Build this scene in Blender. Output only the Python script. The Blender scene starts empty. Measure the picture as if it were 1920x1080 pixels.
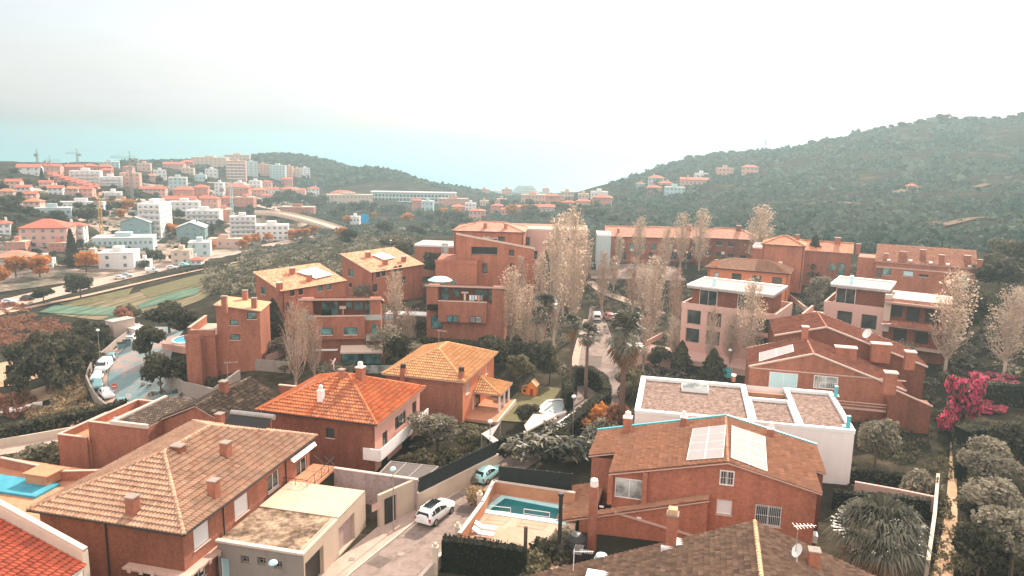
import bpy, bmesh, math, random
import numpy as np
from mathutils import Vector, Matrix
R = math.radians
random.seed(7); rng = np.random.default_rng(11)
scene = bpy.context.scene
col = bpy.data.collections.new('town'); scene.collection.children.link(col)

# ------------------------------------------------------------------ camera
FPX, HOR, ROLL, CAMH = 1420.0, 273.0, 1.15, 35.0
PITCH = math.atan((540 - HOR) / FPX)
_F = np.array([0, math.cos(PITCH), -math.sin(PITCH)]); _U = np.array([0, math.sin(PITCH), math.cos(PITCH)]); _R = np.array([1., 0, 0])
_cr, _sr = math.cos(R(ROLL)), math.sin(R(ROLL))
CR = _R * _cr + _U * _sr; CU = -_R * _sr + _U * _cr
CAM = np.array([0, 0, CAMH])
def ray(x, y):
    return _F + CR * ((x - 960) / FPX) + CU * ((540 - y) / FPX)
def P(x, y, z):                      # photo position -> world point at height z
    d = ray(x, y); return CAM + d * ((z - CAMH) / d[2])
def PD(x, y, D):                     # photo position -> world point at depth D
    return CAM + ray(x, y) * D
camd = bpy.data.cameras.new('camera'); cam = bpy.data.objects.new('camera', camd); scene.collection.objects.link(cam)
camd.sensor_width = 36; camd.lens = 36 * FPX / 1920; camd.clip_start = 0.5; camd.clip_end = 90000
m = Matrix.Identity(4)
for i in range(3):
    m[i][0] = CR[i]; m[i][1] = CU[i]; m[i][2] = -_F[i]; m[i][3] = CAM[i]
cam.matrix_world = m; scene.camera = cam

# ------------------------------------------------------------------ mesh helpers
class MB:
    """collects faces with UVs in metres and material slots"""
    def __init__(s): s.v = []; s.f = []; s.uv = []; s.mi = []; s.sm = []
    def face(s, pts, mi=0, uv=None, smooth=False):
        i = len(s.v); s.v += [tuple(map(float, p)) for p in pts]; s.f.append(tuple(range(i, i + len(pts))))
        if uv is None:
            a = Vector(pts[0]); n = Vector((0, 0, 0))
            for k in range(1, len(pts) - 1): n += (Vector(pts[k]) - a).cross(Vector(pts[k + 1]) - a)
            n = n.normalized() if n.length > 1e-12 else Vector((0, 0, 1))
            if abs(n.z) > 0.995: t, b = Vector((1, 0, 0)), Vector((0, 1, 0))
            else:
                t = Vector((0, 0, 1)).cross(n).normalized(); b = n.cross(t)
            uv = [(Vector(p).dot(t), Vector(p).dot(b)) for p in pts]
        s.uv += uv; s.mi.append(mi); s.sm.append(smooth)
    def box(s, c, size, mi=0, rz=0, bottom=True):
        x, y, z = [q / 2 for q in size]; ca, sa = math.cos(rz), math.sin(rz)
        P8 = [(c[0] + a * x * ca - b * y * sa, c[1] + a * x * sa + b * y * ca, c[2] + e * z) for e in (-1, 1) for a, b in ((-1, -1), (1, -1), (1, 1), (-1, 1))]
        for q in ((0, 1, 5, 4), (1, 2, 6, 5), (2, 3, 7, 6), (3, 0, 4, 7), (4, 5, 6, 7)) + (((3, 2, 1, 0),) if bottom else ()):
            s.face([P8[k] for k in q], mi)
    def bx(s, x0, x1, y0, y1, z0, z1, mi=0):
        s.box(((x0 + x1) / 2, (y0 + y1) / 2, (z0 + z1) / 2), (abs(x1 - x0), abs(y1 - y0), abs(z1 - z0)), mi)
    def tube(s, p0, p1, r0, r1=None, n=8, mi=0, caps=True, smooth=True):
        r1 = r0 if r1 is None else r1
        p0, p1 = Vector(p0), Vector(p1); d = (p1 - p0)
        if d.length < 1e-6: return
        d.normalize(); a = d.orthogonal().normalized(); b = d.cross(a)
        A = [p0 + (a * math.cos(2 * math.pi * k / n) + b * math.sin(2 * math.pi * k / n)) * r0 for k in range(n)]
        B = [p1 + (a * math.cos(2 * math.pi * k / n) + b * math.sin(2 * math.pi * k / n)) * r1 for k in range(n)]
        for k in range(n):
            j = (k + 1) % n; s.face([A[k], A[j], B[j], B[k]], mi, smooth=smooth)
        if caps:
            s.face(B, mi); s.face(A[::-1], mi)
    def lathe(s, c, prof, n=12, mi=0):
        for (r0, z0), (r1, z1) in zip(prof, prof[1:]):
            for k in range(n):
                a, b = 2 * math.pi * k / n, 2 * math.pi * (k + 1) / n
                q = [(c[0] + r0 * math.cos(a), c[1] + r0 * math.sin(a), c[2] + z0), (c[0] + r0 * math.cos(b), c[1] + r0 * math.sin(b), c[2] + z0),
                     (c[0] + r1 * math.cos(b), c[1] + r1 * math.sin(b), c[2] + z1), (c[0] + r1 * math.cos(a), c[1] + r1 * math.sin(a), c[2] + z1)]
                if r0 < 1e-6: q = [q[0], q[2], q[3]]
                elif r1 < 1e-6: q = q[:3]
                s.face(q, mi, smooth=True)
    def prism(s, poly, z0, z1, mi=0, mi_top=None, bottom=False):      # poly ccw (x, y)
        n = len(poly)
        for k in range(n):
            a, b = poly[k], poly[(k + 1) % n]
            s.face([(a[0], a[1], z0), (b[0], b[1], z0), (b[0], b[1], z1), (a[0], a[1], z1)], mi)
        s.face([(p[0], p[1], z1) for p in poly], mi if mi_top is None else mi_top)
        if bottom: s.face([(p[0], p[1], z0) for p in poly][::-1], mi)
    def mesh(s, name, mats):
        me = bpy.data.meshes.new(name); me.from_pydata(s.v, [], s.f)
        for q in (mats if isinstance(mats, (list, tuple)) else [mats]): me.materials.append(q)
        ul = me.uv_layers.new(name='UVMap'); ul.data.foreach_set('uv', np.array(s.uv, dtype=np.float32).ravel())
        me.polygons.foreach_set('material_index', np.array(s.mi, dtype=np.int32)); me.polygons.foreach_set('use_smooth', np.array(s.sm, dtype=bool))
        me.update(); return me
    def obj(s, name, mats, parent=None):
        return link(name, s.mesh(name, mats), parent)

def link(name, me, parent=None):
    o = bpy.data.objects.new(name, me); col.objects.link(o)
    if parent is not None: o.parent = parent
    return o
def tag(o, label=None, cat=None, group=None, kind=None):
    if label: o['label'] = label
    if cat: o['category'] = cat
    if group: o['group'] = group
    if kind: o['kind'] = kind
    return o
def thing(name, label, cat, loc=(0, 0, 0), rz=0, group=None):
    o = bpy.data.objects.new(name, None); col.objects.link(o); o.empty_display_size = .3
    o.location = loc; o.rotation_euler = (0, 0, rz); return tag(o, label, cat, group)
def kids(o): return [c for c in col.objects if c.parent == o]
_tree = {}
def reg(root):                                   # remember a thing's parts so that it can be copied
    ch = {}
    for c in col.objects:
        if c.parent: ch.setdefault(c.parent.name, []).append(c)
    def rec(o): return (o, [rec(c) for c in ch.get(o.name, [])])
    _tree[root.name] = rec(root); return root
def dup(root, loc, rz=0, sc=1, label=None, group=None):
    def rec(t, par):
        c = t[0].copy(); col.objects.link(c)
        if par is not None: c.parent = par
        for k in t[1]: rec(k, c)
        return c
    c = rec(_tree[root.name], None); c.location = loc; c.rotation_euler = (0, 0, rz)
    c.scale = sc if isinstance(sc, (tuple, list)) else (sc, sc, sc)
    if label: c['label'] = label
    if group: c['group'] = group
    return c
def np_mesh(name, V, F, mat, uv=None, mi=None, smooth=False, attr=None):
    """V (n,3), F (m,k) -> mesh, fast"""
    V = np.asarray(V, dtype=np.float32); F = np.asarray(F, dtype=np.int32)
    me = bpy.data.meshes.new(name); me.vertices.add(len(V)); me.vertices.foreach_set('co', V.ravel())
    k = F.shape[1]; me.loops.add(F.size); me.loops.foreach_set('vertex_index', F.ravel())
    me.polygons.add(len(F)); me.polygons.foreach_set('loop_start', np.arange(0, F.size, k, dtype=np.int32))
    for q in (mat if isinstance(mat, (list, tuple)) else [mat]): me.materials.append(q)
    if uv is not None:
        ul = me.uv_layers.new(name='UVMap'); ul.data.foreach_set('uv', np.asarray(uv, dtype=np.float32).ravel())
    if mi is not None: me.polygons.foreach_set('material_index', np.asarray(mi, dtype=np.int32))
    if attr is not None:
        a = me.attributes.new('tint', 'FLOAT', 'FACE'); a.data.foreach_set('value', np.asarray(attr, dtype=np.float32))
    me.polygons.foreach_set('use_smooth', np.full(len(F), smooth, dtype=bool))
    me.update(calc_edges=True); me.validate(); return me

# ------------------------------------------------------------------ materials
def newmat(name):
    m = bpy.data.materials.new(name); m.use_nodes = True; nt = m.node_tree
    b = nt.nodes['Principled BSDF']; return m, nt, b
def N(nt, t, **kw):
    n = nt.nodes.new(t)
    for k, v in kw.items():
        if k.startswith('_'): setattr(n, k[1:], v)
        else:
            n.inputs[k.replace('__', ' ')].default_value = v
    return n
def ramp(nt, stops, interp='LINEAR'):
    r = nt.nodes.new('ShaderNodeValToRGB'); r.color_ramp.interpolation = interp; e = r.color_ramp.elements
    while len(e) < len(stops): e.new(0.5)
    for q, (p, c) in zip(e, stops): q.position = p; q.color = (*c, 1) if len(c) == 3 else c
    return r
def L(nt, a, b): nt.links.new(a, b)
def sc(c, f): return tuple(min(1, q * f) for q in c)

def plain(name, c, rough=.7, metal=0, var=.12, scale=1.2, spec=.3, emit=None):
    """a painted or rendered surface with soft blotches and fine grain"""
    m, nt, b = newmat(name); g = N(nt, 'ShaderNodeNewGeometry'); n1 = N(nt, 'ShaderNodeTexNoise', Scale=scale, Detail=6., Roughness=.65)
    L(nt, g.outputs['Position'], n1.inputs['Vector'])
    r = ramp(nt, [(.25, sc(c, 1 - var)), (.75, sc(c, 1 + var))]); L(nt, n1.outputs['Fac'], r.inputs['Fac']); L(nt, r.outputs['Color'], b.inputs['Base Color'])
    b.inputs['Roughness'].default_value = rough; b.inputs['Metallic'].default_value = metal; b.inputs['Specular IOR Level'].default_value = spec
    return m
def stucco(name, c, dirt=.3, dc=(.25, .2, .16)):
    """rendered wall: blotches, vertical weather streaks"""
    m, nt, b = newmat(name); g = N(nt, 'ShaderNodeNewGeometry'); mp = N(nt, 'ShaderNodeMapping'); mp.inputs['Scale'].default_value = (1.6, 1.6, .18)
    L(nt, g.outputs['Position'], mp.inputs['Vector']); n1 = N(nt, 'ShaderNodeTexNoise', Scale=1., Detail=5.); L(nt, mp.outputs['Vector'], n1.inputs['Vector'])
    n2 = N(nt, 'ShaderNodeTexNoise', Scale=.5, Detail=7., Roughness=.7); L(nt, g.outputs['Position'], n2.inputs['Vector'])
    mu = N(nt, 'ShaderNodeMath', _operation='MULTIPLY'); L(nt, n1.outputs['Fac'], mu.inputs[0]); L(nt, n2.outputs['Fac'], mu.inputs[1])
    r = ramp(nt, [(.12, sc(c, 1.05)), (.26, c), (.5, tuple(c[i] * (1 - dirt) + dc[i] * dirt for i in range(3)))])
    L(nt, mu.outputs[0], r.inputs['Fac']); L(nt, r.outputs['Color'], b.inputs['Base Color']); b.inputs['Roughness'].default_value = .85; b.inputs['Specular IOR Level'].default_value = .15
    return m
def brick(name, c1, c2, mortar, sx=.24, sy=.065, msize=.05):
    m, nt, b = newmat(name); uv = N(nt, 'ShaderNodeTexCoord'); mp = N(nt, 'ShaderNodeMapping'); mp.inputs['Scale'].default_value = (1 / sx * .5, 1 / sy * .25, 1)
    L(nt, uv.outputs['UV'], mp.inputs['Vector'])
    t = N(nt, 'ShaderNodeTexBrick', Scale=1., Bias=-.1); t.inputs['Mortar Size'].default_value = .018; t.inputs['Color1'].default_value = (*c1, 1); t.inputs['Color2'].default_value = (*c2, 1); t.inputs['Mortar'].default_value = (*mortar, 1)
    L(nt, mp.outputs['Vector'], t.inputs['Vector'])
    g = N(nt, 'ShaderNodeNewGeometry'); m1 = N(nt, 'ShaderNodeMapping'); m1.inputs['Scale'].default_value = (1.4, 1.4, .3); L(nt, g.outputs['Position'], m1.inputs['Vector']); n1 = N(nt, 'ShaderNodeTexNoise', Scale=.5, Detail=8., Roughness=.72); L(nt, m1.outputs[0], n1.inputs['Vector'])
    n2 = N(nt, 'ShaderNodeTexNoise', Scale=3.2, Detail=4.); L(nt, g.outputs['Position'], n2.inputs['Vector']); av = N(nt, 'ShaderNodeMath', _operation='MULTIPLY_ADD'); av.inputs[1].default_value = .55; L(nt, n2.outputs['Fac'], av.inputs[0]); L(nt, n1.outputs['Fac'], av.inputs[2])
    r = ramp(nt, [(.56, (.74, .74, .74)), (.98, (1.26, 1.25, 1.2))]); L(nt, av.outputs[0], r.inputs['Fac'])
    mx = N(nt, 'ShaderNodeMixRGB', _blend_type='MULTIPLY'); mx.inputs[0].default_value = 1; L(nt, t.outputs['Color'], mx.inputs[1]); L(nt, r.outputs['Color'], mx.inputs[2])
    L(nt, mx.outputs[0], b.inputs['Base Color']); b.inputs['Roughness'].default_value = .85; b.inputs['Specular IOR Level'].default_value = .15
    bp = N(nt, 'ShaderNodeBump', Strength=.4, Distance=.02); L(nt, t.outputs['Fac'], bp.inputs['Height']); bp.invert = True; L(nt, bp.outputs['Normal'], b.inputs['Normal'])
    return m
def tile(name, cs, dirt=(.10, .07, .05), dirt_amt=.3, bump=True, dscale=.45, wave=.0, rowdark=.55):
    """clay tiles; UV counts tiles (u = barrels, v = courses)"""
    m, nt, b = newmat(name); uv = N(nt, 'ShaderNodeTexCoord'); sp = N(nt, 'ShaderNodeSeparateXYZ'); L(nt, uv.outputs['UV'], sp.inputs[0])
    fu = N(nt, 'ShaderNodeMath', _operation='FLOOR'); fv = N(nt, 'ShaderNodeMath', _operation='FLOOR'); L(nt, sp.outputs[0], fu.inputs[0]); L(nt, sp.outputs[1], fv.inputs[0])
    cb = N(nt, 'ShaderNodeCombineXYZ'); L(nt, fu.outputs[0], cb.inputs[0]); L(nt, fv.outputs[0], cb.inputs[1])
    wn = N(nt, 'ShaderNodeTexWhiteNoise', _noise_dimensions='2D'); L(nt, cb.outputs[0], wn.inputs['Vector'])
    k = len(cs); r = ramp(nt, [(i / max(1, k - 1), c) for i, c in enumerate(cs)]); L(nt, wn.outputs['Value'], r.inputs['Fac'])
    g = N(nt, 'ShaderNodeNewGeometry'); n1 = N(nt, 'ShaderNodeTexNoise', Scale=dscale, Detail=9., Roughness=.72); L(nt, g.outputs['Position'], n1.inputs['Vector'])
    ad = N(nt, 'ShaderNodeMath', _operation='MULTIPLY_ADD'); ad.inputs[1].default_value = .25; L(nt, wn.outputs['Value'], ad.inputs[0]); L(nt, n1.outputs['Fac'], ad.inputs[2])
    r2 = ramp(nt, [(.52, (0, 0, 0)), (.72, (1, 1, 1))]); L(nt, ad.outputs[0], r2.inputs['Fac'])
    mm = N(nt, 'ShaderNodeMath', _operation='MULTIPLY'); mm.inputs[1].default_value = dirt_amt; L(nt, r2.outputs['Color'], mm.inputs[0])
    mx = N(nt, 'ShaderNodeMixRGB'); L(nt, mm.outputs[0], mx.inputs[0]); L(nt, r.outputs['Color'], mx.inputs[1]); mx.inputs[2].default_value = (*dirt, 1)
    out = mx
    if bump:
        su = N(nt, 'ShaderNodeMath', _operation='MULTIPLY'); su.inputs[1].default_value = 2 * math.pi; L(nt, sp.outputs[0], su.inputs[0])
        cu = N(nt, 'ShaderNodeMath', _operation='COSINE'); L(nt, su.outputs[0], cu.inputs[0])
        fr = N(nt, 'ShaderNodeMath', _operation='FRACT'); L(nt, sp.outputs[1], fr.inputs[0])
        hh = N(nt, 'ShaderNodeMath', _operation='MULTIPLY_ADD'); hh.inputs[1].default_value = -.6; L(nt, fr.outputs[0], hh.inputs[0]); L(nt, cu.outputs[0], hh.inputs[2])
        bp = N(nt, 'ShaderNodeBump', Strength=.8, Distance=.05); L(nt, hh.outputs[0], bp.inputs['Height']); L(nt, bp.outputs['Normal'], b.inputs['Normal'])
    L(nt, out.outputs[0], b.inputs['Base Color']); b.inputs['Roughness'].default_value = .82; b.inputs['Specular IOR Level'].default_value = .2
    return m
def leafmat(name, c1, c2, trans=.35, rough=.75, spec=.07):
    m, nt, b = newmat(name); oi = N(nt, 'ShaderNodeObjectInfo'); at = N(nt, 'ShaderNodeAttribute', _attribute_name='tint')
    r = ramp(nt, [(0, c1), (1, c2)]); L(nt, at.outputs['Fac'], r.inputs['Fac'])
    hs = N(nt, 'ShaderNodeHueSaturation'); v = N(nt, 'ShaderNodeMapRange'); v.inputs['To Min'].default_value = .8; v.inputs['To Max'].default_value = 1.2
    L(nt, oi.outputs['Random'], v.inputs['Value']); L(nt, v.outputs[0], hs.inputs['Value']); L(nt, r.outputs['Color'], hs.inputs['Color'])
    L(nt, hs.outputs['Color'], b.inputs['Base Color']); b.inputs['Roughness'].default_value = rough; b.inputs['Specular IOR Level'].default_value = spec
    tr = N(nt, 'ShaderNodeBsdfTranslucent'); L(nt, hs.outputs['Color'], tr.inputs['Color']); mx = N(nt, 'ShaderNodeMixShader'); mx.inputs[0].default_value = trans
    L(nt, b.outputs[0], mx.inputs[1]); L(nt, tr.outputs[0], mx.inputs[2]); L(nt, mx.outputs[0], nt.nodes['Material Output'].inputs['Surface'])
    return m
def blotch(name, stops, scale=.3, rough=.9, detail=8., scale2=3., distort=.0, spec=.03, rows=None):
    """ground: two noises through a ramp"""
    m, nt, b = newmat(name); g = N(nt, 'ShaderNodeNewGeometry'); n1 = N(nt, 'ShaderNodeTexNoise', Scale=scale, Detail=detail, Roughness=.68, Distortion=distort); L(nt, g.outputs['Position'], n1.inputs['Vector'])
    if rows is not None:
        m1 = N(nt, 'ShaderNodeMapping', _vector_type='POINT'); m1.inputs['Rotation'].default_value = (0, 0, -rows); m2 = N(nt, 'ShaderNodeMapping'); m2.inputs['Scale'].default_value = (.05, 1.6, 1); L(nt, g.outputs['Position'], m1.inputs['Vector']); L(nt, m1.outputs[0], m2.inputs['Vector']); L(nt, m2.outputs[0], n1.inputs['Vector'])
    n2 = N(nt, 'ShaderNodeTexNoise', Scale=scale2, Detail=6., Roughness=.7); L(nt, g.outputs['Position'], n2.inputs['Vector'])
    ad = N(nt, 'ShaderNodeMath', _operation='MULTIPLY_ADD'); ad.inputs[1].default_value = .45; L(nt, n2.outputs['Fac'], ad.inputs[0]); L(nt, n1.outputs['Fac'], ad.inputs[2])
    sb = N(nt, 'ShaderNodeMath', _operation='SUBTRACT'); sb.inputs[1].default_value = .225; L(nt, ad.outputs[0], sb.inputs[0])
    r = ramp(nt, stops); L(nt, sb.outputs[0], r.inputs['Fac']); L(nt, r.outputs['Color'], b.inputs['Base Color']); b.inputs['Roughness'].default_value = rough; b.inputs['Specular IOR Level'].default_value = spec
    return m
def glassmat(name, c, rough=.08):
    m, nt, b = newmat(name); g = N(nt, 'ShaderNodeNewGeometry'); n1 = N(nt, 'ShaderNodeTexNoise', Scale=.8, Detail=3.); L(nt, g.outputs['Position'], n1.inputs['Vector'])
    r = ramp(nt, [(.35, sc(c, .45)), (.65, sc(c, 1.5))]); L(nt, n1.outputs['Fac'], r.inputs['Fac']); L(nt, r.outputs['Color'], b.inputs['Base Color'])
    b.inputs['Roughness'].default_value = rough; b.inputs['Specular IOR Level'].default_value = .7
    return m

M = {}
M['brick'] = brick('red_brick', (.37, .135, .085), (.29, .1, .064), (.33, .18, .13))
M['brick_dark'] = brick('brown_and_shaded_brick', (.25, .085, .052), (.19, .063, .04), (.19, .105, .075))  # brown brick; on some houses it puts shade into the wall colour
M['brick_orange'] = brick('orange_brick', (.42, .148, .09), (.33, .11, .066), (.38, .2, .14))
M['orange_render'] = stucco('orange_render', (.62, .21, .105), .15)
M['pink_render'] = stucco('pink_render', (.6, .37, .31), .15)
M['cream'] = stucco('cream_render', (.6, .48, .38), .3)
M['white'] = stucco('white_render', (.84, .75, .71), .12)
M['white_far'] = stucco('white_render_far', (.68, .66, .64), .12)
M['teal_render'] = stucco('grey_teal_render', (.42, .53, .54), .15)
M['slate_render'] = stucco('slate_teal_render', (.2, .29, .3), .12)
M['salmon'] = stucco('salmon_render', (.6, .32, .25), .15)
M['coral'] = stucco('coral_render', (.52, .21, .15), .15)
M['sand'] = stucco('sand_render', (.55, .42, .34), .15)
M['grey_conc'] = stucco('grey_concrete', (.3, .24, .205), .55, (.12, .09, .07))
M['beige_conc'] = stucco('beige_concrete', (.5, .38, .29), .35)
M['coping'] = plain('pale_coping', (.62, .48, .4), .8)
M['trim_white'] = plain('white_paint', (.8, .77, .74), .5, var=.05)
M['trim_pink'] = plain('pinkish_trim', (.55, .36, .29), .8)
M['frame_dark'] = plain('dark_metal', (.03, .027, .025), .5, var=.2)
M['frame_grey'] = plain('grey_metal', (.35, .33, .31), .4, metal=.5)
M['glass'] = glassmat('window_glass', (.035, .05, .05))
M['glass_sky_tint'] = glassmat('sky_tinted_window_glass', (.10, .22, .22), .12)  # teal base colour stands in for reflected sky
M['glass_pale'] = glassmat('pale_curtained_glass', (.4, .42, .4), .15)
M['shutter'] = plain('white_shutter', (.72, .68, .66), .6, var=.06)
M['shutter_teal'] = plain('pale_blue_shutter', (.48, .66, .68), .6, var=.06)
M['far_glass'] = glassmat('far_window_glass', (.2, .24, .25), .25)
M['teal_paint'] = plain('teal_paint', (.10, .42, .45), .5)
M['garage_pink'] = plain('pinkish_garage_door', (.42, .29, .26), .6)
M['t_old'] = tile('weathered_clay_tiles', [(.45, .24, .15), (.55, .34, .235), (.49, .28, .18), (.57, .37, .26), (.42, .21, .13)], (.26, .165, .11), .5, bump=False)
M['t_orange'] = tile('orange_clay_tiles', [(.605, .168, .063), (.655, .210, .084), (.554, .143, .050), (.672, .252, .109)], (.16, .07, .05), .35, bump=False)
M['t_yellow'] = tile('yellow_clay_tiles', [(.632, .316, .130), (.688, .372, .177), (.577, .270, .107)], (.3, .16, .09), .3, bump=False)
M['t_brown'] = tile('brown_clay_tiles', [(.27, .12, .068), (.47, .235, .14), (.36, .165, .095), (.43, .21, .125), (.4, .195, .115)], (.24, .13, .085), .4, bump=False)
M['t_dark'] = tile('blackened_clay_tiles', [(.14, .086, .06), (.27, .165, .11), (.19, .115, .078), (.32, .2, .135), (.45, .29, .2)], (.065, .046, .038), .45, bump=False, dscale=1.6)
M['t_red'] = tile('red_clay_tiles', [(.493, .102, .055), (.561, .136, .072), (.425, .085, .043)], (.1, .05, .04), .3, bump=False)
M['f_orange'] = tile('orange_roof_tiles', [(.62, .23, .115), (.7, .29, .16), (.52, .18, .085)], (.2, .1, .07), .35)
M['f_leafy'] = tile('patchy_orange_roof_tiles', [(.450, .153, .077), (.558, .216, .108), (.648, .378, .225), (.504, .180, .090)], (.62, .4, .24), .4, dscale=1.3)
M['f_salmon'] = tile('salmon_roof_tiles', [(.58, .25, .16), (.64, .31, .21), (.5, .2, .125)], (.26, .13, .1), .35)
M['f_red'] = tile('red_roof_tiles', [(.6, .16, .1), (.66, .2, .13), (.52, .13, .08)], (.28, .1, .08), .3)
M['f_yellow'] = tile('yellow_roof_tiles', [(.66, .37, .19), (.7, .44, .25), (.6, .32, .16)], (.34, .2, .12), .3)  # yellow is the tiles' own colour
M['f_redbrown'] = tile('red_brown_roof_tiles', [(.4, .14, .085), (.46, .18, .115), (.33, .11, .07)], (.17, .08, .06), .4)
M['gravel'] = blotch('roof_gravel', [(.34, (.11, .07, .058)), (.5, (.22, .145, .12)), (.66, (.36, .26, .215))], 2.6, scale2=11.)
M['roof_grey'] = blotch('flat_roof_felt', [(.3, (.32, .27, .25)), (.7, (.5, .44, .41))], 1.5)
M['roof_white'] = blotch('pale_flat_roof', [(.3, (.5, .47, .45)), (.7, (.68, .64, .62))], 1.)
M['roof_beige'] = blotch('beige_flat_roof', [(.3, (.5, .37, .27)), (.7, (.62, .48, .36))], .6)
M['roof_stain'] = blotch('lichen_stained_concrete_roof', [(.38, (.1, .065, .045)), (.5, (.24, .165, .115)), (.6, (.4, .29, .2)), (.72, (.52, .4, .3))], .55, scale2=2.5)
M['terracotta'] = blotch('terracotta_paving', [(.3, (.44, .19, .11)), (.7, (.58, .29, .17))], .8)
M['deck'] = blotch('sandy_pool_paving', [(.3, (.42, .26, .18)), (.7, (.55, .375, .28))], .6)
M['panel'] = plain('pale_solar_panel', (.29, .26, .26), .7, var=.06, spec=.1)
M['panel_blue'] = plain('glossy_solar_panel', (.5, .58, .6), .2, var=.06, spec=.6)
M['asphalt'] = blotch('worn_asphalt', [(.36, (.19, .14, .118)), (.5, (.26, .195, .168)), (.64, (.3, .23, .2))], .5, scale2=2.2, distort=1.)
M['asphalt_teal'] = blotch('patched_grey_asphalt', [(.36, (.42, .27, .225)), (.45, (.3, .27, .255)), (.5, (.19, .265, .27)), (.7, (.16, .245, .255))], .1, scale2=1.2, distort=.8)
M['asphalt_patch'] = blotch('fresh_asphalt', [(.3, (.13, .1, .088)), (.7, (.19, .15, .13))], .5)
M['pavement'] = blotch('pink_pavement', [(.3, (.38, .27, .22)), (.7, (.52, .38, .31))], .5, scale2=4.)
M['kerb'] = plain('stone_kerb', (.5, .41, .35), .8)
M['line'] = plain('road_paint', (.75, .7, .66), .7)
M['earth'] = blotch('dry_earth', [(.3, (.3, .18, .11)), (.55, (.46, .31, .2)), (.75, (.56, .41, .29))], .18)
M['lawn'] = blotch('lawn', [(.3, (.1, .09, .045)), (.7, (.2, .17, .09))], .6)
M['water_pool'] = plain('pool_water', (.03, .23, .24), .04, var=.1, spec=.5)
M['pool_tile'] = plain('pale_teal_pool_edge', (.42, .68, .68), .5)
M['bark'] = plain('bark', (.13, .085, .06), .9, var=.4, scale=6)
M['bark_pale'] = plain('pale_bark', (.48, .36, .28), .9, var=.3, scale=5)
M['bark_palm'] = plain('palm_bark', (.17, .095, .065), .9, var=.4, scale=9)
M['metal_pole'] = plain('galvanised_pole', (.38, .33, .3), .45, metal=.4)
M['lamp_globe'] = plain('white_lamp_globe', (.8, .8, .78), .3, var=.03)
M['lamp_teal'] = plain('pale_teal_lamp_globe', (.5, .75, .76), .3, var=.03)
M['l_dark'] = leafmat('dark_leaves', (.034, .032, .021), (.14, .123, .077), .28)
M['l_olive'] = leafmat('olive_leaves', (.075, .066, .038), (.22, .185, .11), .3)
M['l_grey'] = leafmat('grey_olive_leaves', (.13, .11, .08), (.34, .29, .21), .3)
M['l_tan'] = leafmat('autumn_poplar_leaves', (.41, .3, .21), (.74, .585, .45), .4)
M['l_orange'] = leafmat('orange_autumn_leaves', (.34, .125, .035), (.62, .27, .085), .4)
M['l_rust'] = leafmat('rusty_leaves', (.25, .11, .07), (.42, .2, .12), .35)
M['l_pink'] = leafmat('magenta_bracts', (.72, .05, .15), (.95, .2, .32), .45)
M['l_palm'] = leafmat('palm_fronds', (.03, .03, .02), (.27, .24, .165), .22, .45, .25)
M['l_palmdry'] = leafmat('dry_palm_fronds', (.25, .14, .08), (.42, .26, .16), .3)
M['l_scrub'] = leafmat('hill_scrub', (.05, .06, .04), (.16, .15, .095), .2)
M['l_straw'] = leafmat('dry_grass_tufts', (.3, .2, .11), (.52, .38, .23), .35)
M['hedge'] = leafmat('clipped_hedge_leaves', (.018, .019, .013), (.055, .053, .034), .15)
M['mesh_fence'] = plain('dark_green_screen', (.018, .022, .02), .9, var=.3)
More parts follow.
